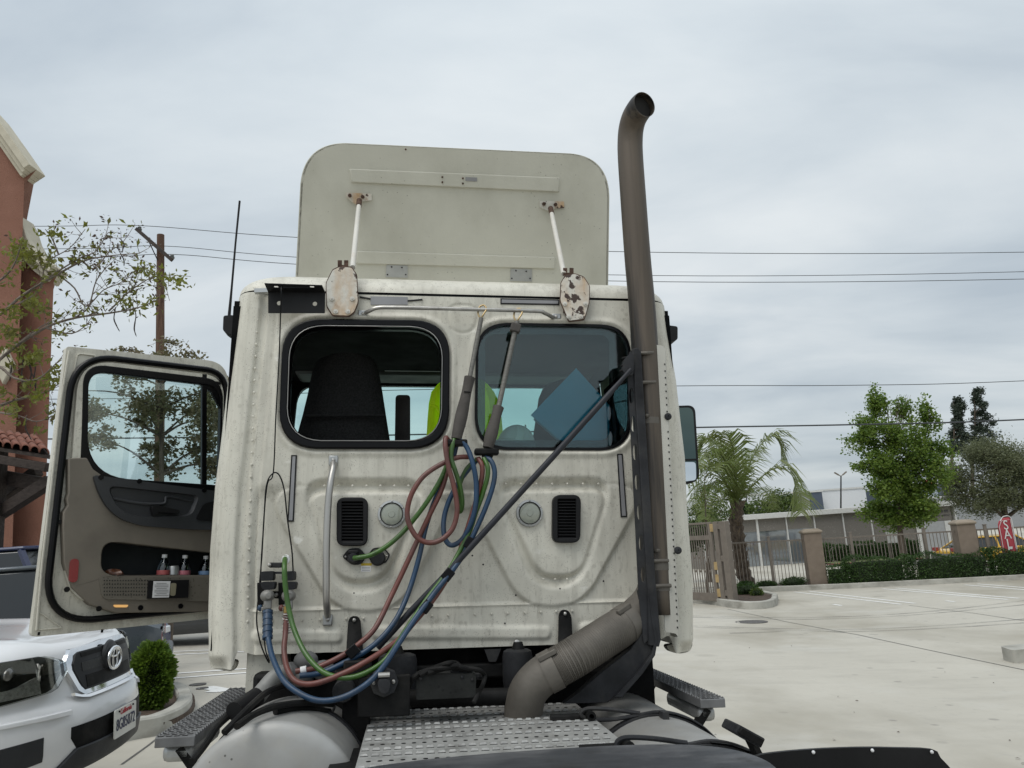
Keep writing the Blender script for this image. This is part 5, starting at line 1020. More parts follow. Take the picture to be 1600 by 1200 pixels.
# thin black wires
for nm, lab, pts in (('black_wire', 'thin black wire from the roof bracket forming a tall loop at left', ((440, 446), (439, 470), (436, 560), (431, 650), (427, 738), (418, 755), (413, 800), (409, 870), (404, 930), (401, 970), (407, 1005), (417, 1030), (421, 1036))),
                     ('black_wire', 'thin black wire looping over beside the grey strip to the coupler', ((421, 1034), (414, 1010), (411, 960), (408, 930), (408, 880), (412, 820), (416, 760), (426, 740), (436, 742), (444, 765), (449, 810), (456, 860), (458, 893)))):
    wr = tthing(nm, lab, 'wire', 'loose black wires on the cab'); mb = MB(); mb.tube(catmull([T(x, y, W0-(0.03 if y > 500 else 0.12)) for x, y in pts], 6), 0.0032, 6); mb.build('wire_run', m_gloss, wr)
# bottles and cans in the door pocket
m_water = glass('bottle plastic', (0.78, 0.85, 0.9), 0.10); m_cap = mat('white cap', (0.75, 0.76, 0.78), 0.4)
def bottle(x, y, h, lab, bandc, d=0.0):
    b = DP(x, y, d); b = truck.matrix_world @ b; r = h*0.17; up = truck.matrix_world.to_3x3() @ V((0, 0, 1))
    o = thing('water_bottle', lab, 'bottle', b, 0, 'drinks in the door pocket')
    mb = MB(); mb.lathe((0, 0, 0), up, [(0, r*0.9), (0.01, r), (h*0.60, r), (h*0.68, r*0.93), (h*0.80, r*0.62), (h*0.87, r*0.38), (h*0.92, r*0.36)], 18); mb.build('bottle_body', m_water, o, smooth=50)
    mb = MB(); mb.lathe((0, 0, 0), up, [(h*0.40, r*1.02), (h*0.58, r*1.02)], 18, False); mb.build('bottle_label', bandc, o)
    mb = MB(); mb.lathe((0, 0, 0), up, [(h*0.91, r*0.42), (h, r*0.42), (h, 0.0005)], 14); mb.build('bottle_cap', m_cap, o); return o
m_bl, m_rd = mat('blue bottle label', (0.16, 0.26, 0.42), 0.5), mat('red bottle label', (0.42, 0.10, 0.10), 0.5)
bottle(252.5, 925, 0.20, 'clear water bottle with red label standing in the door pocket', m_rd)
bottle(318, 925, 0.20, 'clear water bottle with blue label, nearest the cab in the door pocket', m_bl)
bottle(285, 925, 0.20, 'dark drink bottle with pink label between the two water bottles', mat('pink bottle label', (0.5, 0.16, 0.2), 0.5))
b = truck.matrix_world @ DP(270, 912, 0.0); cn = thing('drink_can', 'silver drink can beside the red label bottle in door pocket', 'can', b, 0, 'drinks in the door pocket')
mb = MB(); mb.lathe((0, 0, 0), (0, 0, 1), [(0, 0.025), (0.008, 0.032), (0.085, 0.032), (0.095, 0.027), (0.097, 0.028), (0.097, 0.025), (0.094, 0.0005)], 20); mb.build('can_body', m_alu, cn)
b = truck.matrix_world @ DP(174, 905, 0.0); pk_ = thing('brown_snack_bag', 'small brown lumpy bag at the left end of the door pocket', 'bag', b)
mb = MB()
rr_ = random.Random(3)
rows = []
for i in range(10):
    t = i/9*math.pi; row = []
    for j in range(16):
        a = 2*math.pi*j/16; k_ = 1 + 0.22*math.sin(5*a + i) + 0.1*rr_.random(); row.append(V((0.055*math.sin(t)*math.cos(a)*k_, 0.025*math.sin(t)*math.sin(a)*k_, 0.025 + 0.022*math.cos(t)*k_)))
    row.append(row[0]); rows.append(row)
mb.grid(rows); mb.build('bag_body', mat('brown wrapper', (0.10, 0.035, 0.015), 0.35, var=0.4, scale=30), pk_)
# hi-vis jacket, hard hat, blue folder inside the cab
jk = tthing('safety_jacket', 'fluorescent yellow safety jacket hanging between the seats inside the cab', 'jacket')
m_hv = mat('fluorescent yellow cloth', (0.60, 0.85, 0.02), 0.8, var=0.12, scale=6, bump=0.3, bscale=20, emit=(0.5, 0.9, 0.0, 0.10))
rows = []
for i, (xa, xb, y) in enumerate(((692, 752, 594), (684, 762, 600), (674, 772, 612), (670, 780, 630), (668, 783, 655), (666, 786, 690), (662, 790, 760))):
    row = []
    for j in range(25):
        t = j/24; c = T(xa + (xb-xa)*t, y, W0+0.75); e_ = math.sqrt(max(0, 1-(2*t-1)**2)); row.append(c + V((0, -0.10*e_ + 0.028*math.sin(t*33 + i*0.7)*(i > 0), 0)))
    for j in range(25):
        t = 1-j/24; c = T(xa + (xb-xa)*t, y, W0+0.75); e_ = math.sqrt(max(0, 1-(2*t-1)**2)); row.append(c + V((0, 0.06*e_+0.004, 0)))
    row.append(row[0]); rows.append(row)
mb = MB(); mb.grid(rows); mb.add(rows[0][:-1], [tuple(range(50))]); mb.build('jacket_cloth', m_hv, jk, smooth=60)
mb = MB(); q = [T(673, 633, W0+0.64), T(682, 636, W0+0.625), T(690, 650, W0+0.62)]; mb.tube(catmull(q, 4), 0.008, 6); mb.build('jacket_seam', m_hv, jk)
mb = MB(); mb.ell(T(722, 600, W0+0.78), (0.09, 0.05, 0.05), 14, 8); mb.build('collar', mat('pale lining', (0.45, 0.42, 0.33), 0.8), jk)
ht = tthing('hard_hat', 'white hard hat resting on its side behind the tinted window', 'hard hat')
c = T(806, 690, W0+0.20); mb = MB(); nr = []
for i in range(10):
    t = i/9*math.pi/2; nr.append((0.105*math.sin(t), 0.095*math.cos(t)))
mb.lathe(c - V((0, 0, 0.02)), V((0.25, 0.1, 1)), [(-0.01, 0.098), (0.0, 0.098)] + [(a, b) for a, b in nr][:-1] + [(0.105, 0.001)], 32, False); m_hat = mat('white hard hat shell', (0.86, 0.88, 0.84), 0.3, coat=0.3, var=0.03); mb.build('hat_shell', m_hat, ht, smooth=50)
mb = MB(); mb.lathe(c - V((0, 0, 0.02)), V((0.25, 0.1, 1)), [(-0.012, 0.095), (-0.02, 0.12), (-0.012, 0.122), (0.002, 0.098)], 32, False); mb.build('hat_brim', m_hat, ht)
for dx in (-0.03, 0.03): mb = MB(); mb.tube([c + V((dx*0.7 + 0.026*math.sin(t), -0.095*math.cos(t), 0.104*math.sin(t)*0.95 - 0.018)) for t in np.linspace(0.15, 1.4, 8)], 0.004, 6); mb.build('hat_ridge', m_hat, ht)
fo = tthing('blue_folder', 'blue folder propped on its corner inside the tinted window', 'folder')
m_fold = mat('blue folder card', (0.025, 0.31, 0.52), 0.45, var=0.05)
pf = [T(x, y, Yy) for x, y, Yy in ((901, 574, W0+0.10), (957, 632, W0+0.06), (978, 668, W0+0.05), (938, 712, W0+0.08), (905, 716, W0+0.12), (829, 649, W0+0.14))]
pl = [V((p.x, W0+0.13 - 0.25*(p.x-pf[5].x)*0.3, p.z)) for p in pf]
mb = MB(); mb.slab(pl, (0, 0.006, 0)); mb.build('folder_cover', m_fold, fo, smooth=20)
mb = MB(); mb.slab([p + V((0.015, 0.010, -0.02)) for p in pl], (0, 0.012, 0)); mb.build('folder_sheets', mat('pale blue sheets', (0.10, 0.30, 0.45), 0.6), fo, smooth=20)
# ------------------------------------------------------------------ vegetation helpers
def leaf_mesh(cent, size, seed=0, asp=0.45, droop=0.0, updir=None, fold=True):
    """many small leaves: each a folded diamond with its own heading"""
    r = np.random.RandomState(seed); n = len(cent); cent = np.asarray(cent, float)
    d = r.normal(size=(n, 3)); d[:, 2] = d[:, 2]*0.6 - droop; d /= np.linalg.norm(d, axis=1)[:, None]
    u = r.normal(size=(n, 3)); u -= (u*d).sum(1)[:, None]*d; u /= np.linalg.norm(u, axis=1)[:, None]
    s = (size*(0.6 + 0.8*r.rand(n)))[:, None]
    w = np.cross(d, u)
    p0 = cent - d*s*0.5; p2 = cent + d*s*0.5; p1 = cent + u*s*asp*0.5 + w*s*0.06; p3 = cent - u*s*asp*0.5 + w*s*0.06
    vs = np.stack([p0, p1, p2, p3], 1).reshape(-1, 3)
    if fold:
        i = np.arange(n)*4; fs = np.concatenate([np.stack([i, i+1, i+2], 1), np.stack([i, i+2, i+3], 1)])
    else:
        i = np.arange(n)*4; fs = np.stack([i, i+1, i+2, i+3], 1)
    return vs, fs
def np_obj(name, vs, fs, m, parent):
    me = bpy.data.meshes.new(name); me.from_pydata(vs.tolist(), [], fs.tolist()); me.materials.append(m); me.update()
    o = bpy.data.objects.new(name, me); COL.objects.link(o); o.parent = parent; return o
def clump_pts(c, rad_, n, r, shell=0.5):
    return np.asarray(c) + np.clip(r.normal(size=(n, 3)), -2.2, 2.2)*np.asarray(rad_)*0.62
def tree(name, label, base, trunk_r, clumps, leaf, m_leaf, m_bark, cat='tree', seed=1, asp=0.6, group=None, fork=0.35, sub=18, sub_r=0.42):
    """clumps: (x, y, z, rx, ry, rz, leaves) relative to the base; each is broken into smaller tufts"""
    t = thing(name, label, cat, base, 0, group); r = np.random.RandomState(seed)
    top = max(c[2] for c in clumps); tx = np.mean([c[0] for c in clumps]); ty = np.mean([c[1] for c in clumps])
    mb = MB(); spine = catmull([V((0, 0, -0.1)), V((0.03*top*0.2, 0, top*0.2)), V((tx*0.35, ty*0.3, top*fork)), V((tx*0.7, ty*0.7, top*0.7)), V((tx, ty, top))], 4)
    k = len(spine); mb.tube(spine, [trunk_r*(1 - 0.92*i/(k-1)) for i in range(k)], 9); mb.build('trunk', m_bark, t, smooth=60)
    br = MB(); P = []
    for c in clumps:
        cc = V(c[:3]); z0 = max(top*fork*0.7, min(cc.z - 0.35*math.hypot(cc.x-tx, cc.y-ty) - 0.3*c[5], top*0.9)); i = int(np.argmin([abs(p.z-z0) for p in spine])); s0 = spine[i]
        mid = s0.lerp(cc, 0.5) + V((0, 0, 0.08*(cc-s0).length)); rr = trunk_r*0.45*(1 - 0.7*z0/top)
        br.tube(catmull([s0, mid, cc], 4), [rr*(1-0.85*q/8) for q in range(9)], 6)
        for _ in range(sub):
            d = r.normal(size=3); d /= np.linalg.norm(d); p = np.array(c[:3]) + d*np.array(c[3:6])*(0.35 + 0.75*r.rand()); rs = np.array(c[3:6])*sub_r*(0.6 + 0.7*r.rand())
            br.tube([cc, cc.lerp(V(p), 0.6) + V((0, 0, 0.03)), V(p)], [rr*0.3, rr*0.2, rr*0.08], 5)
            P.append(clump_pts(p, rs, max(4, int(c[6]/sub)), r, 0.3))
    br.build('branches', m_bark, t, smooth=60)
    vs, fs = leaf_mesh(np.concatenate(P), leaf, seed, asp); np_obj('crown', vs, fs, m_leaf, t); return t
m_bark = mat('grey brown bark', (0.11, 0.085, 0.065), 0.95, var=0.3, scale=8, stretch=(2, 2, 0.4), bump=0.6, bscale=25)
m_bark2 = mat('pale twig bark', (0.20, 0.165, 0.14), 0.9, var=0.2, scale=12)
m_lf_green = leafmat('fresh green leaf', (0.235, 0.32, 0.055), (0.065, 0.14, 0.022), 0.5)
m_lf_olive = leafmat('olive leaf', (0.19, 0.21, 0.105), (0.085, 0.10, 0.05), 0.35)
m_lf_dark = leafmat('dark conifer needle', (0.045, 0.065, 0.042), (0.03, 0.045, 0.03), 0.2)
m_lf_hedge = leafmat('hedge leaf', (0.055, 0.11, 0.018), (0.022, 0.055, 0.012), 0.3)
m_lf_bush = leafmat('yellow green bush leaf', (0.11, 0.15, 0.02), (0.04, 0.08, 0.012), 0.35)
m_lf_left = leafmat('young bronze green leaf', (0.22, 0.25, 0.03), (0.13, 0.12, 0.04), 0.5)
m_lf_brown = leafmat('dull bronze leaf', (0.24, 0.185, 0.115), (0.13, 0.14, 0.06), 0.45)
m_lf_palm = leafmat('palm leaflet', (0.14, 0.20, 0.042), (0.17, 0.19, 0.07), 0.4, 0.4)
def shrub(name, label, base, size, n, leaf, m, cat='shrub', seed=1, box=False, group=None, asp=0.6, sprigs=0):
    t = thing(name, label, cat, base, 0, group); r = np.random.RandomState(seed)
    sx, sy, sz = size
    if box:
        P = (r.rand(n, 3)-0.5); ax = r.randint(0, 5, n); 
        for i in range(n):
            a = ax[i]
            if a == 0: P[i, 0] = -0.5
            elif a == 1: P[i, 0] = 0.5
            elif a == 2: P[i, 1] = -0.5
            elif a == 3: P[i, 2] = 0.5
            elif a == 4: P[i, 1] = -0.5
        P = P + r.normal(size=P.shape)*0.03; bumpy = 0.08*np.sin(P[:, :1]*sx*3.1 + seed)*np.array([[0, 1, 1]]) + 0.05*np.sin(P[:, :1]*sx*7.3)*np.array([[0, 0, 1]])
        P = P + bumpy*np.array([[0, 0.5, 1]])*(P[:, 2:3]+0.5); P = P*np.array([sx, sy, sz]) + np.array([0, 0, sz/2])
    else:
        d = r.normal(size=(n, 3)); d /= np.linalg.norm(d, axis=1)[:, None]; q = 0.65 + 0.4*r.rand(n); lump = 1 + 0.12*np.sin(d[:, 0]*7+seed)*np.cos(d[:, 2]*6+d[:, 1]*5)
        P = d*(q*lump)[:, None]*np.array([sx/2, sy/2, sz/2]) + np.array([0, 0, sz/2]); P[:, 2] = np.maximum(P[:, 2], 0.01)
    vs, fs = leaf_mesh(P, leaf, seed, asp); np_obj('foliage', vs, fs, m, t)
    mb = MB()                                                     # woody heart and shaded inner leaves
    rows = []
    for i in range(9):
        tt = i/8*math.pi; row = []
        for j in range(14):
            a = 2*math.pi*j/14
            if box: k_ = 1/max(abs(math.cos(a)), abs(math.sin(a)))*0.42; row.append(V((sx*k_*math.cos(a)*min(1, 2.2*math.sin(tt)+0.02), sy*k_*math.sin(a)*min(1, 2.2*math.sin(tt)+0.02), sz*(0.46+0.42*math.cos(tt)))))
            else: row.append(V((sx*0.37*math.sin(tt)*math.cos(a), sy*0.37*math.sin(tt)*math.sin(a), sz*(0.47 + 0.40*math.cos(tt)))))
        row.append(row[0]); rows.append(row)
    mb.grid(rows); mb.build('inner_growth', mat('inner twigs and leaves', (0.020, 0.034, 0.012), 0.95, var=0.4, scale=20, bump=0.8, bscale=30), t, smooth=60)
    return t
# ------------------------------------------------------------------ cars
m_wt = mat('white trim', (0.62, 0.62, 0.60), 0.6, var=0.05)
m_tyre = mat('tyre rubber', (0.02, 0.02, 0.02), 0.85, var=0.2)
def simple_car(name, label, loc, rotz, paint, L=4.6, Wd=1.8, H=1.45, hood=0.88, van=False, group=None, pick=False):
    t = thing(name, label, 'car', loc, rotz, group); hw = Wd/2
    # stations along the length: x, half width, belt height ; nose at +x
    m_gl = mat('dark car glass', (0.015, 0.018, 0.02), 0.06, var=0.05, coat=0.5)
    rows = []
    for x, wdt, zt in ((0, 0.80, 0.62), (-0.06, 0.92, 0.72), (-0.5, 0.985, hood-0.06), (-1.2, 1.0, hood), (-L*0.5, 1.0, hood+0.04), (-L+0.8, 1.0, hood+0.06), (-L+0.25, 0.985, hood+0.02), (-L, 0.90, hood-0.08)):
        w = hw*wdt; rows.append([V((x, -w*0.9, 0.22)), V((x, -w*0.985, 0.35)), V((x, -w, 0.6)), V((x, -w*0.97, zt-0.06)), V((x, -w*0.90, zt)), V((x, 0, zt+0.03)), V((x, w*0.90, zt)), V((x, w*0.97, zt-0.06)), V((x, w, 0.6)), V((x, w*0.985, 0.35)), V((x, w*0.9, 0.22)), V((x, -w*0.9, 0.22))])
    b = MB(); b.grid(rows); b.add(rows[0][:-1], [tuple(range(11))]); b.add(rows[-1][:-1], [tuple(range(11))]); b.build('body', paint, t, smooth=35)
    xa, xb, xc, xd = (-1.15, -1.85, -L+1.1, -L+0.35) if not van else (-0.75, -1.25, -L+0.35, -L+0.1)
    def gh(k, z0, z1, sc): 
        b = MB(); lo = [(xa, hw*0.86), (xd, hw*0.86)]; hi = [(xb, hw*0.70), (xc, hw*0.70)]
        vs = [V((lo[0][0], -lo[0][1], z0)), V((lo[1][0], -lo[1][1], z0)), V((lo[1][0], lo[1][1], z0)), V((lo[0][0], lo[0][1], z0)), V((hi[0][0], -hi[0][1], z1)), V((hi[1][0], -hi[1][1], z1)), V((hi[1][0], hi[1][1], z1)), V((hi[0][0], hi[0][1], z1))]
        b.add(vs, [(3,2,1,0), (4,5,6,7), (0,1,5,4), (1,2,6,5), (2,3,7,6), (3,0,4,7)]); return b, vs
    b, vs = gh(0, hood, H-0.05, 1); b.build('window_glass', m_gl, t, bevel=0.03)
    b = MB(); b.box(xc-0.05, xb+0.05, -hw*0.72, hw*0.72, H-0.05, H); b.build('roof', paint, t, bevel=0.03)
    for i in range(4): b = MB(); b.beam(vs[i], vs[i+4], 0.07, 0.05); b.build('roof_pillar', paint, t)
    for s_ in (-1, 1): b = MB(); xm = (xb+xc)/2; b.beam(V((xm, s_*hw*0.87, hood)), V((xm, s_*hw*0.715, H-0.05)), 0.08, 0.03); b.build('door_pillar', paint, t)
    for x in (-0.85, -L+0.95):
        for s_ in (-1, 1):
            w_ = bpy.data.objects.new('wheel', None); COL.objects.link(w_); w_.parent = t
            b = MB(); b.lathe((x, s_*(hw-0.20), 0.33), (0, s_, 0), [(0, 0.2), (0, 0.31), (0.03, 0.335), (0.19, 0.335), (0.215, 0.30), (0.215, 0.22), (0.20, 0.21)], 28, False); b.build('tyre', m_tyre, w_)
            b = MB(); b.lathe((x, s_*(hw-0.02), 0.33), (0, s_, 0), [(0.0, 0.215), (0.02, 0.21), (0.005, 0.16), (0.012, 0.05), (0.012, 0.0005)], 20, False); b.build('rim', m_alu if 'm_alu' in globals() else m_wt, w_)
    for s_ in (-1, 1):
        b = MB(); b.box(-0.20, 0.005, s_*hw*0.62-0.17, s_*hw*0.62+0.17, 0.60, 0.70); b.build('headlight', mat('lamp glass', (0.6, 0.62, 0.64), 0.1, coat=1), t, bevel=0.02)
        b = MB(); b.box(-L-0.005, -L+0.2, s_*hw*0.72-0.14, s_*hw*0.72+0.14, 0.68, 0.84); b.build('tail_light', mat('tail lamp', (0.25, 0.02, 0.02), 0.15, coat=1), t, bevel=0.02)
    b = MB(); b.box(-L-0.10, -L+0.1, -hw*0.92, hw*0.92, 0.34, 0.58); b.build('rear_bumper', mat('grey bumper plastic', (0.10, 0.105, 0.11), 0.5, var=0.1), t, bevel=0.05)
    return t
m_ycar = mat('yellow car paint', (0.62, 0.36, 0.02), 0.3, coat=0.6, var=0.03)
c = G(1500, 872); simple_car('parked_car', 'yellow car parked across the fence by the sale flag', (W(1640, 860, 35).x, 35, gz(W(1640, 860, 35).x, 35)), math.pi*0.0 + 0.05, m_ycar, 4.8, 1.85, 1.22, 0.72)
m_gcar = mat('dark grey car paint', (0.045, 0.05, 0.055), 0.25, 0.3, coat=0.8, var=0.05)
q = G(262, 1012); simple_car('parked_car', 'dark car parked broadside beneath the open truck door', (q.x+2.6, q.y+1.0, gz(q.x, q.y)), 0.05, m_gcar, 4.7, 1.8, 1.45, 0.92)
q = W(252, 1010, 9.3)
dt = simple_car('parked_suv', 'grey SUV with lettered rear bumper behind the white pickup', (q.x-0.0, q.y, gz(q.x, q.y)), rad(203), mat('blue grey car paint', (0.08, 0.095, 0.11), 0.3, 0.3, coat=0.8, var=0.05), 4.6, 1.85, 1.7, 1.0)
dt.location = (q.x-4.6*math.cos(rad(23)) - 0.9*math.sin(rad(23)), q.y - 4.6*math.sin(rad(23)) + 0.9*math.cos(rad(23)), gz(q.x, q.y))
text_mesh('bumper_lettering', 'TCA SAN', 0.13, m_wt, dt, frame_mat((-4.712, 0.28, 0.47), (0, -1, 0), (0, 0, 1)), 0.002)
# white van behind the pickup, only its tinted windscreen corner shows
vp = W(40, 862, 9.5); 
van = simple_car('parked_van', 'vehicle whose blue tinted windshield shows above the pickup roof', (vp.x+0.9, 10.6, gz(vp.x, 10.6)), rad(-4), mat('dark blue van paint', (0.012, 0.02, 0.07), 0.35, coat=0.5, var=0.03), 4.8, 1.9, 1.92, 1.05, True)

# the white pickup
ploc = W(180, 1026, 5.05); PR = rad(6)
pg = gz(ploc.x, ploc.y)
pk = thing('pickup_truck', 'white pickup truck facing right, its chrome-trimmed grille beside the cab', 'pickup', (ploc.x-0.03, ploc.y, pg), PR); pk.scale = (1.07, 1.07, 1.075)
m_pw = mat('white pickup paint', (0.74, 0.75, 0.77), 0.22, var=0.02, coat=0.8, dirt=[((0.55, 0.54, 0.52), 4, (1, 1, 1), 0.6, 0.85, 0.3)])
m_pb = mat('black bumper plastic', (0.022, 0.024, 0.028), 0.55, var=0.12, bump=0.1, bscale=150)
S = [(-0.02, .40), (0.045, .44), (0.065, .55), (0.065, .66), (0.05, .745), (0.02, .775), (-0.005, .80), (-0.02, .88), (-0.035, .96), (-0.05, 1.02), (-0.075, 1.05), (-0.13, 1.075), (-0.3, 1.105), (-0.7, 1.145), (-1.15, 1.17)]
def fx(y, z, k=1.0): return float(np.interp(z, [b for _, b in S[:11]], [a for a, _ in S[:11]])) - 0.46*(abs(y)/0.93)**2.7*k
rows = []
for (x, z) in S:
    row = []
    for j in range(41):
        y = -0.93 + 1.86*j/40; k = max(0.0, 1 + min(0, x+0.13)/0.9) if x < -0.13 else 1.0; e = abs(y)/0.93
        zz = z - (0.10*e**7 if z > 1.0 else 0) + (0.02*math.exp(-((e-0.55)/0.12)**2) if z > 1.06 else 0); row.append(V((x - 0.46*e**2.7*k, y*(1.0 if z > 0.5 else 0.97), zz)))
    rows.append(row)
b = MB(); b.grid(rows)
for s_, j in ((-1, 0), (1, 40)):
    ed = [r[j] for r in rows]; b.grid([[p, V((min(p.x-0.05, -0.62), s_*0.935, min(p.z, 1.06))), V((-0.70, s_*0.94, min(p.z, 1.06)))] for p in ed])
b.build('front_body', m_pw, pk, smooth=40)
for s_ in (-1, 1):
    b = MB(); b.slab([V((x, s_*0.94, z)) for x, z in ((-0.66, 1.06), (-0.66, 0.75), (-0.70, 0.80), (-0.9, 0.86), (-1.2, 0.78), (-1.33, 0.5), (-5.0, 0.5), (-5.0, 1.12), (-3.4, 1.12), (-1.2, 1.10))], (0, -s_*0.08, 0)); b.build('flank', m_pw, pk, bevel=0.02)
    w_ = bpy.data.objects.new('wheel', None); COL.objects.link(w_); w_.parent = pk
    b = MB(); b.lathe((-0.92, s_*0.72, 0.38), (0, s_, 0), [(0, 0.2), (0, 0.36), (0.03, 0.385), (0.20, 0.385), (0.23, 0.35), (0.23, 0.24)], 32, False); b.build('tyre', m_tyre, w_)
    b = MB(); b.lathe((-0.92, s_*0.90, 0.38), (0, s_, 0), [(0, 0.235), (0.02, 0.23), (0.0, 0.1), (0.0, 0.0005)], 24, False); b.build('rim', m_alu, w_)
b = MB(); b.box(-5.0, -3.35, -0.86, 0.86, 0.6, 0.7); b.build('bed_floor', m_pb, pk)
m_gl2 = mat('pickup window glass', (0.012, 0.016, 0.016), 0.05, var=0.05, coat=0.6)
cab = [V((-1.12, -0.80, 1.14)), V((-3.35, -0.82, 1.14)), V((-3.35, 0.82, 1.14)), V((-1.12, 0.80, 1.14)), V((-1.85, -0.64, 1.70)), V((-3.2, -0.64, 1.70)), V((-3.2, 0.64, 1.70)), V((-1.85, 0.64, 1.70))]
b = MB(); b.add(cab, [(3,2,1,0), (4,5,6,7), (0,1,5,4), (1,2,6,5), (2,3,7,6), (3,0,4,7)]); b.build('cabin_glass', m_gl2, pk, bevel=0.03)
b = MB(); b.box(-3.25, -1.80, -0.67, 0.67, 1.70, 1.755); b.build('cabin_roof', m_pw, pk, bevel=0.03)
for i in range(4): b = MB(); b.beam(cab[i], cab[i+4], 0.07, 0.06); b.build('roof_pillar', m_pb, pk)
b = MB(); b.beam(cab[4] + V((0.03, 0, 0)), cab[7] + V((0.03, 0, 0)), 0.06, 0.06); b.build('windshield_header', m_pb, pk)
b = MB(); b.beam(cab[0] + V((0.03, 0.0, 0.02)), cab[3] + V((0.03, 0, 0.02)), 0.08, 0.05); b.build('cowl', m_pb, pk)
def dens(poly, n=5):
    o = []
    for i in range(len(poly)):
        a, c = poly[i], poly[(i+1) % len(poly)]
        for k in range(n): o.append((a[0]+(c[0]-a[0])*k/n, a[1]+(c[1]-a[1])*k/n))
    return o
def patch(name, poly, off, m, th=0.02, parent=None, bev=0.0, rnd=0.0):
    if rnd: poly = [(p.x, p.y) for p in fillet([V((a, c, 0)) for a, c in poly], rnd, 4)]
    else: poly = dens(poly)
    # strips in y so that the patch follows the curved nose
    b = MB(); b.slab([V((fx(y, z)+off, y, z)) for y, z in poly], (-th, 0, 0)); return b.build(name, m, parent or pk, bevel=bev, smooth=50)
def band(name, y0, y1, zlo, zhi, off, m, th=0.02, n=16, parent=None, bev=0.0):
    """curved band between two edge functions of y"""
    rows = []
    for i in range(n+1):
        y = y0 + (y1-y0)*i/n; a, c = zlo(y), zhi(y); col = [V((fx(y, a + (c-a)*k/4)+off, y, a + (c-a)*k/4)) for k in range(5)]; bk = [p + V((-th, 0, 0)) for p in reversed(col)]; rows.append(col + bk + [col[0]])
    b = MB(); b.grid(rows); b.add(rows[0][:-1], [tuple(range(10))]); b.add(rows[-1][:-1], [tuple(range(10))]); return b.build(name, m, parent or pk, bevel=bev, smooth=50)
def lin(*pts):
    xs = [p[0] for p in pts]; zs = [p[1] for p in pts]; return lambda y: float(np.interp(y, xs, zs))
GS = 0.84
def bandg(name, y0, y1, zlo, zhi, *a): return band(name, y0*GS, y1*GS, lambda y: zlo(y/GS), lambda y: zhi(y/GS), *a)
gb = bpy.data.objects.new('grille', None); COL.objects.link(gb); gb.parent = pk
gl_lo = lin((-0.50, 0.955), (-0.40, 0.792), (0.40, 0.792), (0.50, 0.955)); gl_hi = lin((-0.50, 0.965), (-0.43, 1.035), (0, 1.045), (0.43, 1.035), (0.50, 0.965))
bandg('chrome_surround', -0.50, 0.50, gl_lo, gl_hi, 0.022, m_chrome, 0.03, 24, gb, 0.004)
i_lo = lin((-0.44, 0.93), (-0.375, 0.815), (0.375, 0.815), (0.44, 0.93)); i_hi = lin((-0.44, 0.96), (-0.395, 1.015), (0.395, 1.015), (0.44, 0.96))
bandg('grille_frame', -0.44, 0.44, i_lo, i_hi, 0.028, mat('grille grey plastic', (0.02, 0.021, 0.024), 0.5, var=0.1, spec=0.3), 0.02, 24, gb)
bandg('upper_slot', -0.36, 0.36, lin((-0.36, 0.985), (-0.1, 0.988), (0, 1.005), (0.1, 0.988), (0.36, 0.985)), lin((-0.36, 1.008), (0.36, 1.008)), 0.031, m_iron2, 0.01, 16, gb)
for s_ in (-1, 1):
    a, c = sorted((s_*0.095, s_*0.37)); bandg('mesh_insert', a, c, lin((a, 0.912), (c, 0.912)), lin((a, 0.958), (c, 0.958)), 0.031, mat('honeycomb mesh', (0.012, 0.012, 0.012), 0.5, spots=[((0.09, 0.09, 0.09), 90, 0.30, 0.9)]), 0.01, 8, gb)
bandg('lower_slot', -0.345, 0.345, lin((-0.345, 0.826), (0.345, 0.826)), lin((-0.345, 0.888), (-0.09, 0.888), (0, 0.865), (0.09, 0.888), (0.345, 0.888)), 0.031, m_iron2, 0.01, 16, gb)
ec = V((fx(0, 0.935)+0.05, 0, 0.935)); b = MB(); b.lathe(ec - V((0.03, 0, 0)), (1, 0, 0), [(0, 0.105), (0.012, 0.10), (0.018, 0.09), (0.018, 0.0005)], 24, False); b.build('emblem_base', m_pb, gb)
em = bpy.data.objects.new('emblem', None); COL.objects.link(em); em.parent = pk
def ering(rx, rz, dz, r): 
    b = MB(); b.tube([ec + V((0.004, rx*math.cos(a), dz + rz*math.sin(a))) for a in np.linspace(0, 2*math.pi, 33)[:-1]], r, 8, closed=True); return b.build('emblem_ring', m_chrome, em, smooth=60)
ering(0.088, 0.060, 0, 0.009); ering(0.030, 0.056, 0.0, 0.0075); ering(0.060, 0.020, 0.028, 0.0065)
# bumper: lower opening, skid, fog lamps, plate
band('lower_opening', -0.46, 0.46, lin((-0.46, 0.60), (-0.42, 0.52), (0.42, 0.52), (0.46, 0.60)), lin((-0.46, 0.655), (0.46, 0.655)), 0.004, m_iron2, 0.02, 18)
band('lower_skid', -0.56, 0.56, lin((-0.56, 0.42), (0.56, 0.42)), lin((-0.56, 0.44), (-0.44, 0.545), (0.44, 0.545), (0.56, 0.44)), 0.020, m_pb, 0.04, 18, None, 0.006)
band('bumper_crease', -0.90, -0.46, lin((-0.9, 0.735), (-0.46, 0.72)), lin((-0.9, 0.755), (-0.46, 0.745)), 0.016, m_pw, 0.03, 10, None, 0.008)
band('bumper_crease', 0.46, 0.90, lin((0.46, 0.72), (0.9, 0.735)), lin((0.46, 0.745), (0.9, 0.755)), 0.016, m_pw, 0.03, 10, None, 0.008)
bandg('chrome_lip', -0.47, 0.47, lin((-0.47, 0.80), (-0.40, 0.778), (0.40, 0.778), (0.47, 0.80)), lin((-0.47, 0.815), (-0.40, 0.793), (0.40, 0.793), (0.47, 0.815)), 0.034, m_chrome, 0.02, 20)
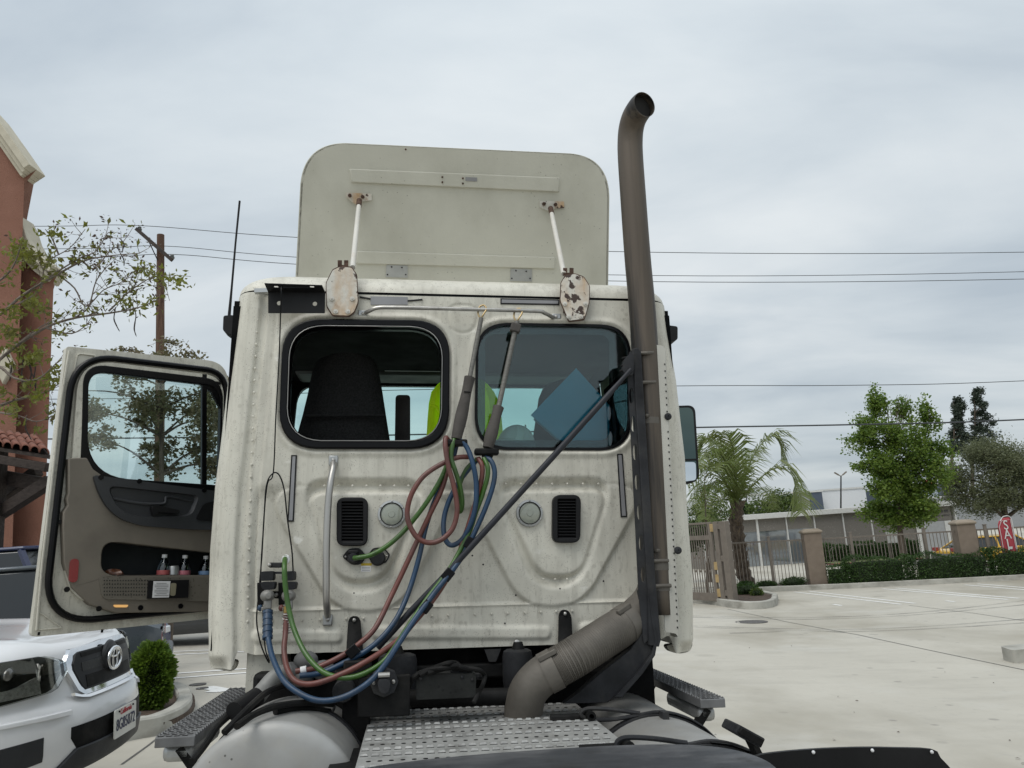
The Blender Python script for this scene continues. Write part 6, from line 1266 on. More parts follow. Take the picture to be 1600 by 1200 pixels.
for s_ in (-1, 1):
    fg = bpy.data.objects.new('fog_lamp', None); COL.objects.link(fg); fg.parent = pk
    a, c = sorted((s_*0.60, s_*0.86)); band('fog_recess', a, c, lin(*sorted(((s_*0.60, 0.53), (s_*0.86, 0.50)))), lin(*sorted(((s_*0.60, 0.645), (s_*0.86, 0.635)))), 0.004, m_pb, 0.02, 8, fg, 0.003)
    b = MB(); q = V((fx(s_*0.79, 0.57)+0.006, s_*0.79, 0.57)); b.lathe(q, V((1, s_*0.55, 0)), [(-0.02, 0.05), (0.0, 0.05), (0.008, 0.045), (0.015, 0.02), (0.016, 0.0005)], 18, False); b.build('fog_lens', mat('fog lens', (0.16, 0.16, 0.14), 0.08, coat=1), fg)
    hl = bpy.data.objects.new('headlight', None); COL.objects.link(hl); hl.parent = pk
    ys__ = (s_*0.42, s_*0.915); a, c = sorted(ys__)
    hlo = lin(*sorted(((s_*0.42, 0.935), (s_*0.50, 0.85), (s_*0.78, 0.825), (s_*0.915, 0.88)))); hhi = lin(*sorted(((s_*0.42, 0.985), (s_*0.52, 1.03), (s_*0.83, 1.035), (s_*0.915, 1.01))))
    band('lamp_bowl', a, c, hlo, hhi, 0.006, mat('smoked lamp bowl', (0.060, 0.060, 0.052), 0.25, 0.2, var=0.3, scale=14), 0.01, 14, hl)
    a2, c2 = sorted((s_*0.56, s_*0.80)); band('reflector', a2, c2, lambda y: 0.85, lambda y, s=s_: 0.915 - 0.02*math.cos((abs(y)-0.70)*20), 0.018, mat('bright reflector', (0.66, 0.65, 0.60), 0.25, 0.0, var=0.2, scale=60), 0.01, 8, hl)
    a2, c2 = sorted((s_*0.445, s_*0.53)); band('indicator', a2, c2, lambda y: 0.935, lambda y: 0.99, 0.016, mat('ribbed indicator', (0.22, 0.21, 0.18), 0.2, 0.3, var=0.3, scale=40, stretch=(1, 1, 9)), 0.01, 6, hl)
    b = MB(); q = V((fx(s_*0.67, 0.95)+0.006, s_*0.67, 0.97)); b.ell(q, (0.02, 0.05, 0.035), 14, 8); b.build('projector', mat('projector lens', (0.10, 0.10, 0.09), 0.05, 0.3, coat=1), hl)
    b = MB(); q = V((fx(s_*0.56, 0.92)+0.016, s_*0.56, 0.94)); b.slab([q + V((0, dy, dz)) for dy, dz in ((-0.012, 0.06), (0.02, 0.04), (0.022, -0.02), (-0.002, -0.05), (-0.012, 0.0))], (-0.01, 0, 0)); b.build('reflector_fin', m_chrome, hl)
    band('lens_cover', a, c, hlo, hhi, 0.034, glass('headlamp cover', (0.86, 0.87, 0.86), 0.10), 0.004, 14, hl)
pl = bpy.data.objects.new('licence_plate', None); COL.objects.link(pl); pl.parent = pk
px_ = fx(0, 0.60)+0.03
b = MB(); b.slab(fillet([V((px_, -0.155, 0.665)), V((px_, 0.155, 0.665)), V((px_, 0.155, 0.512)), V((px_, -0.155, 0.512))], 0.012, 4), (-0.006, 0, 0)); b.build('plate_sheet', mat('licence plate sheet', (0.70, 0.70, 0.66), 0.4, var=0.03), pl)
Mp = frame_mat((px_+0.002, 0, 0.577), (0, 1, 0), (0, 0, 1))
text_mesh('plate_number', '8G85072', 0.088, mat('plate blue', (0.03, 0.04, 0.10), 0.5), pl, Mp, 0.001, xscale=0.82)
text_mesh('plate_state', 'California', 0.042, mat('plate red', (0.45, 0.03, 0.05), 0.5), pl, frame_mat((px_+0.002, 0, 0.642), (0, 1, 0), (0, 0, 1)), 0.001)
for y in (-0.10, 0.10): b = MB(); b.ell((px_+0.002, y, 0.650), 0.006, 8, 5); b.build('plate_screw', m_gloss, pl)
# ------------------------------------------------------------------ right: kerb, fence, gate, street, trees, buildings
K0, K1 = G(1150, 926.5), G(1600, 906); kd = (K1-K0); kd.z = 0; kd.normalize(); kn = V((-kd.y, kd.x, 0))
if kn.y < 0: kn = -kn
def KP(s, off): p = K0 + kd*s + kn*off; return V((p.x, p.y, gz(p.x, p.y)))
def kpx(x, off, y=900):                                           # distance along the kerb of a sight line
    r = ray_w(x, y); r2 = V((r.x, r.y)); o = V((K0.x, K0.y)) + V((kn.x, kn.y))*off; d = V((kd.x, kd.y))
    den = r2.x*d.y - r2.y*d.x; return (o.x*r2.y - o.y*r2.x)/den*-1 if False else ((r2.y*o.x - r2.x*o.y)/den)*(1 if False else 1)
SL = (K1-K0).length
kb = MB(); rows = []
def kerb_run(name, pts, w, h, m=m_kerb):
    rows = []
    for i, p in enumerate(pts):
        t = (pts[min(i+1, len(pts)-1)] - pts[max(i-1, 0)]); t.z = 0; t.normalize(); s = V((-t.y, t.x, 0)); z = gz(p.x, p.y)
        rows.append([V((p.x, p.y, z-0.05)), V((p.x+s.x*0.012, p.y+s.y*0.012, z+h-0.02)), V((p.x+s.x*0.03, p.y+s.y*0.03, z+h)), V((p.x+s.x*(w-0.02), p.y+s.y*(w-0.02), z+h)), V((p.x+s.x*w, p.y+s.y*w, z+h-0.02)), V((p.x+s.x*w, p.y+s.y*w, z-0.05))])
    b = MB(); b.grid(rows); o = b.build(name, m, None, smooth=30, fix=False); o['kind'] = 'structure'; return o
kerb_run('kerb', [KP(s, 0) for s in np.linspace(-1.5, SL+14, 40)], 0.16, 0.17)
mb = MB(); mb.grid([[V((p.x, p.y, p.z + 0.11)) for p in (KP(s, 0.15), KP(s, 0.7), KP(s, 1.25))] for s in np.linspace(-1.5, SL+14, 40)]); o = mb.build('planting_bed', m_soil, None, fix=False); o['kind'] = 'structure'
kerb_run('kerb', [KP(s, 1.25) for s in np.linspace(-1.5, SL+14, 40)], 0.14, 0.15)
m_fence = mat('taupe painted steel', (0.17, 0.145, 0.12), 0.6, var=0.08)
m_pillar = mat('taupe stucco', (0.20, 0.16, 0.125), 0.95, var=0.06, scale=4, bump=0.5, bscale=70)
m_capst = mat('stone cap', (0.27, 0.225, 0.175), 0.9, var=0.08, bump=0.3, bscale=40)
FO = 0.62; FH = 1.72
def s_at(x, off):
    r = ray_w(x, 900); best = min(np.linspace(-6, SL+20, 2601), key=lambda s: abs((KP(s, off).x)*r.y - (KP(s, off).y)*r.x)); return float(best)
sp1, sp2 = s_at(1276, FO), s_at(1518, FO)
ang = math.atan2(kd.y, kd.x)
def pillar(s, lab):
    p = KP(s, FO); t = thing('fence_pillar', lab, 'pillar', (p.x, p.y, p.z), ang, 'stucco fence pillars')
    b = MB(); b.box(-0.29, 0.29, -0.29, 0.29, -0.1, 1.88); b.build('pillar_shaft', m_pillar, t, bevel=0.012)
    b = MB(); b.lathe((0, 0, 1.88), (0, 0, 1), [(0, 0.40), (0.02, 0.47), (0.07, 0.48), (0.10, 0.44), (0.16, 0.30), (0.17, 0.001)], 4, False)
    o = b.build('pillar_cap', m_capst, t, bevel=0.02, smooth=0); o.data.transform(Matrix.Rotation(rad(45), 4, 'Z') if False else Matrix.Identity(4)); return t
pillar(sp1, 'taupe stucco fence pillar nearest the gate, with square stone cap'); pillar(sp2, 'taupe stucco fence pillar beside the red sale flag, with square stone cap')
pick_me = None
def fence(s0, s1, lab, posts):
    global pick_me
    p0_ = KP(s0, FO); t = thing('steel_fence', lab, 'fence', (p0_.x, p0_.y, p0_.z), 0, 'picket fence panels along the kerb')
    nn = 14; rl = [KP(s0 + (s1-s0)*i/nn, FO) - p0_ for i in range(nn+1)]
    for h in (FH-0.05, 0.20):
        b = MB()
        a, c = rl[0] + V((0, 0, h)), rl[-1] + V((0, 0, h)); b.beam(a, c, 0.04, 0.05); b.build('rail', m_fence, t)
    n = int((s1-s0)/0.115)
    if pick_me is None:
        b = MB(); b.box(-0.010, 0.010, -0.010, 0.010, 0.16, FH-0.02); o = b.build('picket', m_fence, t, smooth=0); pick_me = o.data; bpy.data.objects.remove(o)
    for i in range(1, n):
        f = i/n; o = bpy.data.objects.new('picket', pick_me); COL.objects.link(o); o.parent = t; o.location = rl[0].lerp(rl[-1], f); o.rotation_euler = (0, 0, ang)
    for s in posts:
        q = KP(s, FO) - p0_; b = MB(); b.box(-0.045, 0.045, -0.045, 0.045, -0.1, FH+0.10); b.box(-0.055, 0.055, -0.055, 0.055, FH+0.10, FH+0.13); o = b.build('post', m_fence, t, bevel=0.006); o.location = q; o.rotation_euler = (0, 0, ang)
fence(s_at(1146, FO), sp1-0.3, 'taupe steel picket fence panel between gate and first pillar', [s_at(1208, FO)])
fence(sp1+0.3, sp2-0.3, 'long taupe steel picket fence between the two stucco pillars', [s_at(1338, FO), s_at(1455, FO)])
fence(sp2+0.3, SL+9, 'taupe steel picket fence right of the pillar by sale flag', [s_at(1552, FO), s_at(1640, FO)])
# gate
gp, gl = W(1146, 935, 22.3), W(1070, 929, 24.2)
gp.z = gz(gp.x, gp.y); gl.z = gz(gl.x, gl.y); gdir = (gl-gp); gL = math.hypot(gdir.x, gdir.y); ga = math.atan2(gdir.y, gdir.x)
gt = thing('steel_gate', 'tall taupe steel gate with pickets standing beside the small planter', 'gate', gp, ga)
mb = MB(); mb.box(-0.10, 0.14, -0.09, 0.09, 0, 2.36); mb.build('gate_post', m_fence, gt, bevel=0.01)
mb = MB(); mb.box(0.26, 0.44, -0.07, 0.07, 0.05, 2.36); mb.build('gate_post', m_fence, gt, bevel=0.01)
for z in (0.35, 1.30, 2.2): mb = MB(); mb.box(0.145, 0.255, -0.06, 0.06, z-0.06, z+0.1); mb.build('post_link', m_fence, gt, bevel=0.005)
for z0, z1 in ((0.12, 0.34), (1.85, 1.98), (2.30, 2.36)): mb = MB(); mb.box(0.62, 2.6, -0.03, 0.03, z0, z1); mb.build('gate_rail', m_fence, gt, bevel=0.005)
for x in (0.58, 2.6): mb = MB(); mb.box(x, x+0.14, -0.035, 0.035, 0.10, 2.36); mb.build('gate_stile', m_fence, gt, bevel=0.005)
b = MB(); b.box(-0.011, 0.011, -0.011, 0.011, 0.30, 2.32); pk0 = b.build('picket', m_fence, gt, smooth=0)
for i in range(17): o = copy_of(pk0, gt) if i else pk0; o.location = (0.80 + i*0.105, 0, 0)
for i in range(8):
    for z in (0.95, 1.35): b = MB(); b.ell((0.85+i*0.21, 0, z), (0.03, 0.02, 0.04), 8, 6); b.build('scroll', m_fence, gt)
m_tan = mat('tan primer', (0.42, 0.30, 0.14), 0.7)
for z in (0.35, 0.75, 1.1, 2.18): mb = MB(); mb.box(0.45, 0.60, -0.05, 0.05, z-0.1, z+0.12); mb.build('hinge', m_tan, gt, bevel=0.005)
mb = MB(); mb.box(-0.02, 0.06, -0.098, -0.0905, 1.33, 1.47); mb.build('blue_sticker', mat('blue sticker', (0.05, 0.22, 0.5), 0.5), gt)
mb = MB(); mb.box(0.0, 0.12, -0.16, -0.0905, 0.85, 1.0); mb.build('lock_box', m_black, gt, bevel=0.01)
# planter by the gate
pc = G(1170, 946); pl_ = []
for a in np.linspace(0, math.pi, 14): q = pc + V((1.05*math.cos(a) - 0.0, -0.42*math.sin(a) + 0.15, 0)); pl_.append(q)
pl_ = [pc + V((2.2*math.cos(a) - 1.0, 0.35 - 0.75*math.sin(a), 0)) for a in np.linspace(0, math.pi, 18)]
pl_ = [G(1212, 936) + V((0, 1.5, 0)), G(1214, 937)] + [G(x, y) for x, y in ((1216, 940), (1214, 946), (1204, 950), (1185, 952), (1160, 952), (1130, 948), (1100, 942), (1085, 938))]
pl_ = catmull(pl_, 4)[::-1]
pl_s = pl_
kerb_run('planter_kerb', pl_, 0.16, 0.20)
mb = MB(); q = [V((p.x, p.y + 0.15, gz(p.x, p.y) + 0.15)) for p in pl_] + [V((pl_[0].x, pl_[-1].y, gz(pl_[0].x, pl_[-1].y) + 0.15))]; mb.slab(q, (0, 0, -0.1)); o = mb.build('planter_soil', m_soil, None); o['kind'] = 'structure'
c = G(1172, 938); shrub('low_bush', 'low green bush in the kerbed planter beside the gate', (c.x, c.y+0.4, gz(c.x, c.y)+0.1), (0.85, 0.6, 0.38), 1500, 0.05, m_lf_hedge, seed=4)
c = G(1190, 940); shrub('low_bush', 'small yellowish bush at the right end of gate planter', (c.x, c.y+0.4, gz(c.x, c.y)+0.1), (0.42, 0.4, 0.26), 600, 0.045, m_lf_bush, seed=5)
# hedge blocks and low planting in front of the fence
def hedge(x0, x1, h, lab, seed, d=0.55):
    s0, s1 = s_at(x0, 0.36), s_at(x1, 0.36); p = KP((s0+s1)/2, 0.36)
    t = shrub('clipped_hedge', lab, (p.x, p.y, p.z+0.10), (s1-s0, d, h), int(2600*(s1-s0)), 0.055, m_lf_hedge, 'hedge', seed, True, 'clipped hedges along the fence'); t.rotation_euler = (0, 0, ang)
hedge(1293, 1326, 0.62, 'short dark hedge block right beside the first pillar', 21)
hedge(1322, 1418, 0.86, 'long clipped hedge left of the gap under the green tree', 22)
hedge(1428, 1551, 0.84, 'clipped hedge in front of the second pillar', 23)
hedge(1557, 1640, 0.90, 'clipped hedge under the red sale flag at right', 24)
for i, (x0, x1, h) in enumerate(((1150, 1176, 0.26), (1178, 1212, 0.24), (1216, 1262, 0.34))):
    s0, s1 = s_at(x0, 0.5), s_at(x1, 0.5); p = KP((s0+s1)/2, 0.5)
    t = shrub('low_bush', ('sparse low plants at fence foot right beside the gate', 'sparse low plants at fence foot under the palm', 'sparse low plants at fence foot against the first pillar')[i], (p.x, p.y, p.z+0.1), (s1-s0, 0.5, h), 900, 0.05, m_lf_hedge, 'shrub', 30+i)
# street beyond: red kerb, grass verge
def yline(x0, x1, D, off): return [V((W(x, 860, D).x, D + off, 0)) for x in (x0, x1)]
BD = 45.0
strip('street_kerb', [V((W(1290, 866, 41).x, 41, 0)), V((W(1440, 866, 41).x, 41.0, 0))], 0.32, mat('red painted kerb', (0.32, 0.05, 0.045), 0.8, var=0.1), 0.10, 4)
o = strip('grass_verge', [V((W(1290, 866, 42.6).x, 42.6, 0)), V((W(1440, 866, 42.6).x, 42.6, 0))], 2.8, mat('verge grass', (0.12, 0.14, 0.05), 0.95, var=0.2, scale=3, bump=0.5, bscale=30), 0.08, 4)
p = V((W(1356, 850, 44).x, 44, 0)); p.z = gz(p.x, p.y)
shrub('clipped_hedge', 'dark hedge across the street against the panel building', p, (W(1425, 850, 44).x-W(1287, 850, 44).x, 0.7, 0.95), 9000, 0.09, m_lf_hedge, 'hedge', 40, True)
sg = V((W(1395, 830, 40).x, 40, 0)); sg.z = gz(sg.x, sg.y); t = thing('white_sign', 'blank white board on two posts across the street', 'sign', sg)
mb = MB(); mb.box(-0.36, 0.36, -0.02, 0.02, 1.0, 1.55); mb.build('sign_board', mat('white sign face', (0.75, 0.75, 0.74), 0.5), t)
for x in (-0.25, 0.25): mb = MB(); mb.box(x-0.03, x+0.03, 0.021, 0.07, 0, 1.4); mb.build('sign_post', m_fence, t)
# panel building across the street
bl, br_ = W(1090, 806, BD), W(1489, 778, BD+1.5)
bp = thing('panel_building', 'low building with pebble-dash panels and white trim across the street', 'building', (bl.x, bl.y, gz(bl.x, bl.y)))
bz = bp.location.copy(); bd = (br_-bl); bd.z = 0; BL = bd.length; bd.normalize(); bp.rotation_euler = (0, 0, math.atan2(bd.y, bd.x)); Mi = bp.matrix_basis.inverted() if False else (Matrix.Translation(bz) @ Matrix.Rotation(math.atan2(bd.y, bd.x), 4, 'Z')).inverted()
HB = 1.5 - bz.z + 0.02; m_peb = mat('pebble-dash panel', (0.20, 0.185, 0.165), 0.95, var=0.12, scale=30, bump=0.8, bscale=22, spots=[((0.38, 0.36, 0.33), 9, 0.3, 0.4)])
m_wt = mat('white trim', (0.62, 0.62, 0.60), 0.6, var=0.05); m_wglass = mat('bright reflective glazing', (0.30, 0.33, 0.36), 0.06, 0.6, var=0.05)
mb = MB(); mb.box(0, BL, 0.25, 12, -1.5, HB-0.05); mb.build('wall_core', m_peb, bp)
mb = MB(); mb.box(-0.2, BL+0.1, -0.15, 12.1, HB-0.30, HB); mb.build('fascia', m_wt, bp, bevel=0.02)
def bpx(x):
    r = ray_w(x, 800); best = min(np.linspace(0, BL, 1500), key=lambda s: abs((bz.x+bd.x*s)*r.y - (bz.y+bd.y*s)*r.x)); return float(best)
edges = [bpx(x) for x in (1095, 1137, 1181, 1227, 1271, 1316, 1360, 1404, 1447, 1488)]
for i in range(len(edges)-1):
    a, c = edges[i], edges[i+1]
    glz = i in (1, 2, 3); dr_ = i == 7
    z0 = 1.9 if glz else -1.5
    mb = MB(); mb.box(a+0.05, c-0.05, 0.10, 0.249, z0, HB-0.301); mb.build('wall_panel', m_peb, bp)
    if glz: mb = MB(); mb.box(a+0.05, c-0.05, 0.14, 0.16, -0.3, 1.898); mb.build('glass_pane', m_wglass, bp)
    mb = MB(); mb.box(a-0.06 if i == 2 else a-0.03, a+0.06 if i == 2 else a+0.03, 0.02, 0.20, -1.5, HB-0.301); mb.build('mullion', m_wt, bp)
mb = MB(); mb.box(BL-0.05, BL+0.03, 0.02, 0.20, -1.5, HB-0.301); mb.build('mullion', m_wt, bp)
for k_, (xa_, w_) in enumerate(((1431, 0.14), (1478, 0.2))): mb = MB(); s = bpx(xa_); mb.box(s-w_, s+w_, -0.02, 0.0, -0.8, 1.75); mb.build('door_jamb', m_wt, bp)
mb = MB(); s0, s1 = bpx(1435), bpx(1474); mb.box(s0, s1, 0.02, 0.05, -0.8, 1.75); mb.build('roller_door', mat('pale grey roller door', (0.38, 0.39, 0.40), 0.5, var=0.05), bp)
ink = MB(); rg = random.Random(4)
for row, (y, x0, x1, wd, gap) in enumerate(((2.30, 1453, 1484, 0.085, (5, 7, 14)), (2.06, 1454, 1485, 0.06, (10, 11)))):
    s0, s1 = bpx(x0), bpx(x1); n = 19
    for i in range(n):
        if i in gap: continue
        a = s0 + (s1-s0)*i/n; hh = 0.15 if row == 0 else 0.09; ink.box(a, a+0.014, 0.085, 0.099, y-hh/2, y+hh/2); ink.box(a+0.014, a+wd*0.55, 0.085, 0.099, y+(hh/2-0.02 if rg.random() < .5 else -0.01), y+(hh/2 if rg.random() < .5 else 0.015))
o = ink.build('wall_lettering', m_ink, bp, smooth=0); o['kind'] = 'stuff'
# trees on the right
def onground(x, D): p = W(x, 850, D); return V((p.x, p.y, gz(p.x, p.y)))
def rel(base, x, y, D): p = W(x, y, D); return (p - base)
b0 = onground(1408, 38); 
def cl(base, D, lst): 
    k = D/FPX; out = []
    for (x, y, rx, ry, n) in lst:
        p = W(x, y, D) - base; out.append((p.x, p.y + random.uniform(-0.8, 0.8), p.z, rx*k, rx*k*0.9, ry*k, n))
    return out
tree('broadleaf_tree', 'bright green broadleaf tree rising above the fence, bare twigs on top', b0, 0.16, cl(b0, 38, [(1365, 632, 14, 26, 1575), (1352, 668, 22, 20, 1575), (1412, 640, 16, 20, 945), (1440, 655, 14, 24, 1350), (1345, 690, 22, 14, 1125), (1380, 690, 26, 26, 2475), (1420, 700, 30, 30, 3375), (1460, 706, 26, 18, 1800), (1360, 722, 24, 20, 1800), (1395, 735, 34, 28, 3825), (1440, 740, 28, 26, 2925), (1372, 765, 22, 20, 2025), (1420, 775, 34, 26, 4050), (1385, 798, 28, 18, 2700), (1430, 800, 26, 16, 2250), (1340, 728, 14, 10, 360), (1408, 815, 26, 12, 1575)]), 0.125, m_lf_green, m_bark, seed=3, asp=0.7, sub=24, sub_r=0.42, fork=0.3)
tw = bpy.data.objects.get('broadleaf_tree'); mb = MB(); rg = random.Random(8)
for i in range(14):
    a = rel(b0, rg.uniform(1385, 1412), 690, 38); e_ = rel(b0, rg.uniform(1378, 1425), rg.uniform(612, 650), 38); mid = a.lerp(e_, 0.5) + V((rg.uniform(-.2, .2), 0, 0)); mb.tube([a, mid, e_], [0.02, 0.012, 0.005], 5)
o = mb.build('bare_twigs', m_bark2, tw); o['kind'] = 'stuff'
b1 = onground(1572, 40)
tree('olive_tree', 'wide grey green olive tree behind the fence at far right', b1, 0.34, cl(b1, 40, [(1500, 745, 24, 22, 3960), (1510, 775, 28, 20, 3960), (1530, 710, 26, 20, 3960), (1565, 700, 30, 20, 4488), (1545, 735, 34, 24, 5808), (1590, 720, 30, 24, 5280), (1600, 750, 34, 26, 5808), (1560, 768, 36, 22, 5808), (1530, 790, 30, 16, 3432), (1590, 785, 26, 14, 1848), (1630, 730, 40, 30, 6336), (1640, 770, 34, 22, 4224)]), 0.12, m_lf_olive, m_bark, seed=6, asp=0.35, sub=24, sub_r=0.5, fork=0.25)
for x, yt, yb, w, lab, sd in ((1497, 624, 700, 15, 'dark slender conifer standing left of its taller neighbour', 2), (1531, 610, 710, 22, 'tallest dark conifer above the olive tree', 9)):
    D = 100; b = onground(x, D); r = np.random.RandomState(sd); lst = []
    for i in range(11):
        f = i/10; ww = w*(0.22 + 0.85*f); 
        for s_ in (-1, 1, 0): lst.append((x + s_*ww*0.6 + r.uniform(-3, 3), yt + 4 + (yb-yt)*f + r.uniform(-3, 3), max(4, ww*0.40), 4.6, 200))
    tree('conifer', lab, b, 0.35, cl(b, D, lst), 0.34, m_lf_dark, m_bark, seed=sd, asp=0.4, sub=6, sub_r=0.95, fork=0.5, group='far conifers')
for x, y, D, sx, sz, lab, sd in ((1217, 762, 58, 2.6, 5.2, 'round yellow green shrub showing above the building roof', 50), (1168, 783, 60, 0.9, 4.0, 'small dark shrub above the roof right of the palm trunk', 51), (1103, 800, 34, 1.4, 2.6, 'green shrub behind the gate by the cab', 52)):
    b = onground(x, D); p = W(x, y, D); m_ = m_lf_bush if sd == 50 else m_lf_hedge
    tree('garden_tree', lab, b, 0.12, [(0, 0, p.z-b.z-sx*0.45, sx*0.6, sx*0.6, sx*0.42, 2600), (0.3*sx, 0, p.z-b.z-sx*0.7, sx*0.45, sx*0.5, sx*0.35, 1600), (-0.3*sx, 0, p.z-b.z-sx*0.7, sx*0.45, sx*0.5, sx*0.35, 1600)], 0.16, m_, m_bark, seed=sd, cat='tree')
# thin young tree by the gate, seen beside the mirror
b2 = onground(1098, 25); tree('young_tree', 'spindly young tree with tiny leaves just right of the cab', b2, 0.05, cl(b2, 25, [(1102, 740, 22, 24, 160), (1092, 770, 22, 20, 220), (1112, 780, 18, 18, 220), (1100, 800, 26, 12, 500), (1122, 800, 18, 12, 400)]), 0.07, m_lf_bush, m_bark, seed=12, sub=12, sub_r=0.5)
# palm
PD = 28.5; pb = onground(1165, PD); pt = thing('palm_tree', 'feathery palm tree with shaggy trunk behind the fence', 'palm', pb)
crown = rel(pb, 1152, 782, PD); tr_ = [V((0, 0, -0.1)), rel(pb, 1160, 890, PD), rel(pb, 1154, 850, PD), rel(pb, 1150, 815, PD), crown]; sp = catmull(tr_, 8)
mb = MB(); n = len(sp); mb.tube(sp, [(0.27 - 0.03*i/n + 0.035*math.sin(i*2.1)) for i in range(n)], 14); mb.build('trunk', mat('shaggy palm bark', (0.10, 0.075, 0.055), 0.95, var=0.35, scale=6, stretch=(2, 2, 0.7), bump=1.0, bscale=14), pt, smooth=60)
mb = MB(); r = random.Random(5)
for i in range(90):
    f = r.random()**0.7; c_ = sp[int(f*(n-1))]; a = r.uniform(0, 6.28); d = V((math.cos(a), math.sin(a), 0)); mb.add([c_ + d*0.2 + V((0, 0, -0.08)), c_ + d*0.2 + d.cross(V((0, 0, 1)))*0.07, c_ + d*r.uniform(0.30, 0.38) + V((0, 0, r.uniform(0.05, 0.22)))], [(0, 1, 2)])
o = mb.build('leaf_bases', mat('dry palm boots', (0.16, 0.12, 0.08), 0.95, var=0.3), pt, smooth=0, fix=False); o['kind'] = 'stuff'
def frond(pts, seed, wid=0.55):
    r = np.random.RandomState(seed); q = catmull(pts, 12); k = len(q); mb = MB(); mb.tube(q, [0.030*(1-0.85*i/k) for i in range(k)], 5)
    for i in range(2, k):
        for s in (-1, 1):
            for rep in range(1):
                f = (i + r.rand())/k; p = q[min(k-1, i)]; t = (q[min(k-1, i+1)] - q[i-1]).normalized(); sd_ = t.cross(V((0, 0, 1))); sd_ = sd_.normalized() if sd_.length > 1e-3 else V((1, 0, 0))
                L = wid*(0.45 + 1.1*math.sin(math.pi*min(0.97, f*0.9+0.08)))*(0.8+0.4*r.rand()); d = (t*0.62 + sd_*s*(0.55+0.3*r.rand()) + V((0, 0, 0.30*r.rand() - 0.1))).normalized()
                m1 = p + d*L*0.55; e_ = p + d*L + V((0, 0, -L*(0.25 + 0.35*r.rand()))); w = t*0.026
                mb.add([p - w, p + w, m1 + w*1.1, m1 - w*1.1, e_], [(0, 1, 2, 3), (3, 2, 4)])
    o = mb.build('frond', m_lf_palm, pt, smooth=0, fix=False)
C_ = (1152, 786)
def fr(ptsxy, seed, dy=0.0, wid=0.62): frond([crown + V((0, 0, -0.1))] + [rel(pb, x, y, PD + dy*(i+1)) for i, (x, y) in enumerate(ptsxy)], seed, wid)
fr([(1165, 740), (1185, 700), (1205, 682), (1220, 692), (1226, 720)], 1, 0.0, 0.7)
fr([(1180, 755), (1210, 732), (1235, 740), (1250, 770), (1252, 800)], 2, -0.2, 0.75)
fr([(1140, 735), (1128, 705), (1112, 688), (1098, 690), (1086, 705)], 3, 0.2, 0.7)
fr([(1130, 750), (1108, 730), (1088, 735), (1074, 755)], 4, -0.2, 0.75)
fr([(1132, 770), (1112, 762), (1096, 775), (1086, 800)], 5, 0.3, 0.7)
fr([(1150, 735), (1145, 700), (1138, 682), (1128, 676)], 6, -0.4, 0.7)
fr([(1135, 780), (1122, 785), (1112, 800), (1106, 818)], 7, -0.5, 0.55)
fr([(1160, 745), (1168, 720), (1172, 705), (1180, 705)], 9, 0.8, 0.7)
fr([(1145, 760), (1128, 752), (1110, 760), (1102, 785), (1100, 810)], 11, -0.7, 0.65)
fr([(1146, 745), (1132, 718), (1118, 706), (1100, 710), (1092, 730)], 13, -0.5, 0.7)
fr([(1148, 738), (1140, 712), (1124, 694), (1108, 690)], 14, 0.5, 0.75)
fr([(1150, 750), (1142, 728), (1130, 722), (1118, 735)], 8, -0.8, 0.7)
fr([(1165, 770), (1185, 762), (1200, 772), (1210, 795)], 12, 0.8, 0.5)
# far sheds and lamp poles
def far_box(name, lab, x0, x1, yt, D, m, depth=20, door=None):
    a, c = W(x0, yt, D), W(x1, yt, D); z0 = gz(a.x, D) - 1; t = thing(name, lab, 'building', (a.x, D, z0)); h = (a.z+c.z)/2 - z0; w = c.x-a.x
    mb = MB(); mb.box(0, w, 0, depth, 0, h); mb.build('wall', m, t); mb = MB(); mb.box(-0.1, w+0.1, -0.12, depth, h, h+0.25); mb.build('parapet', m_wt, t)
    if door:
        for (fx0, fx1, hz, mm) in door: mb = MB(); mb.box(w*fx0, w*fx1, -0.05, -0.01, h*0.2, h*hz); mb.build('wall_band', mm, t)
    return t
m_white = mat('white warehouse wall', (0.72, 0.74, 0.76), 0.7, var=0.02); m_slate = mat('slate blue cladding', (0.075, 0.095, 0.13), 0.6, var=0.05); m_gr = mat('grey render', (0.30, 0.31, 0.32), 0.8, var=0.05)
far_box('warehouse', 'long bright white warehouse with a green panel in the far distance', 1283, 1352, 765, 120, m_white, door=[(0.50, 0.6, 0.62, mat('lime panel', (0.12, 0.42, 0.04), 0.6))])
far_box('warehouse', 'slate blue warehouse left of the white one', 1264.5, 1284, 769, 118, m_slate, door=[(0.86, 0.98, 0.5, m_white)])
far_box('warehouse', 'dull grey shed between palm frond and slate warehouse', 1236, 1263.5, 770, 118, m_gr)
far_box('warehouse', 'pale low warehouse behind the palm, with dark opening', 1100, 1200, 776, 130, m_white, door=[(0.75, 0.84, 0.72, m_slate), (0.40, 0.46, 0.6, m_gr)])
far_box('warehouse', 'grey blue building between green tree and olive tree', 1440, 1490, 756, 110, m_slate, door=[(0.0, 0.45, 0.97, mat('pale blue cladding', (0.42, 0.48, 0.55), 0.6))])
far_box('warehouse', 'pale building seen under the olive tree', 1500, 1620, 772, 90, m_gr)
sgn = W(1451, 753, 100); t = thing('red_roof_sign', 'small red and white sign between the two trees', 'sign', (sgn.x, sgn.y, gz(sgn.x, 100)))
mb = MB(); mb.box(-0.5, 0.5, -0.1, 0.1, sgn.z-t.location.z-0.25, sgn.z-t.location.z+0.2); mb.build('red_board', mat('red sign', (0.5, 0.06, 0.04), 0.5), t)
mb = MB(); mb.box(-0.4, 0.4, -0.1, 0.1, sgn.z-t.location.z+0.21, sgn.z-t.location.z+0.55); mb.build('white_board', m_white, t)
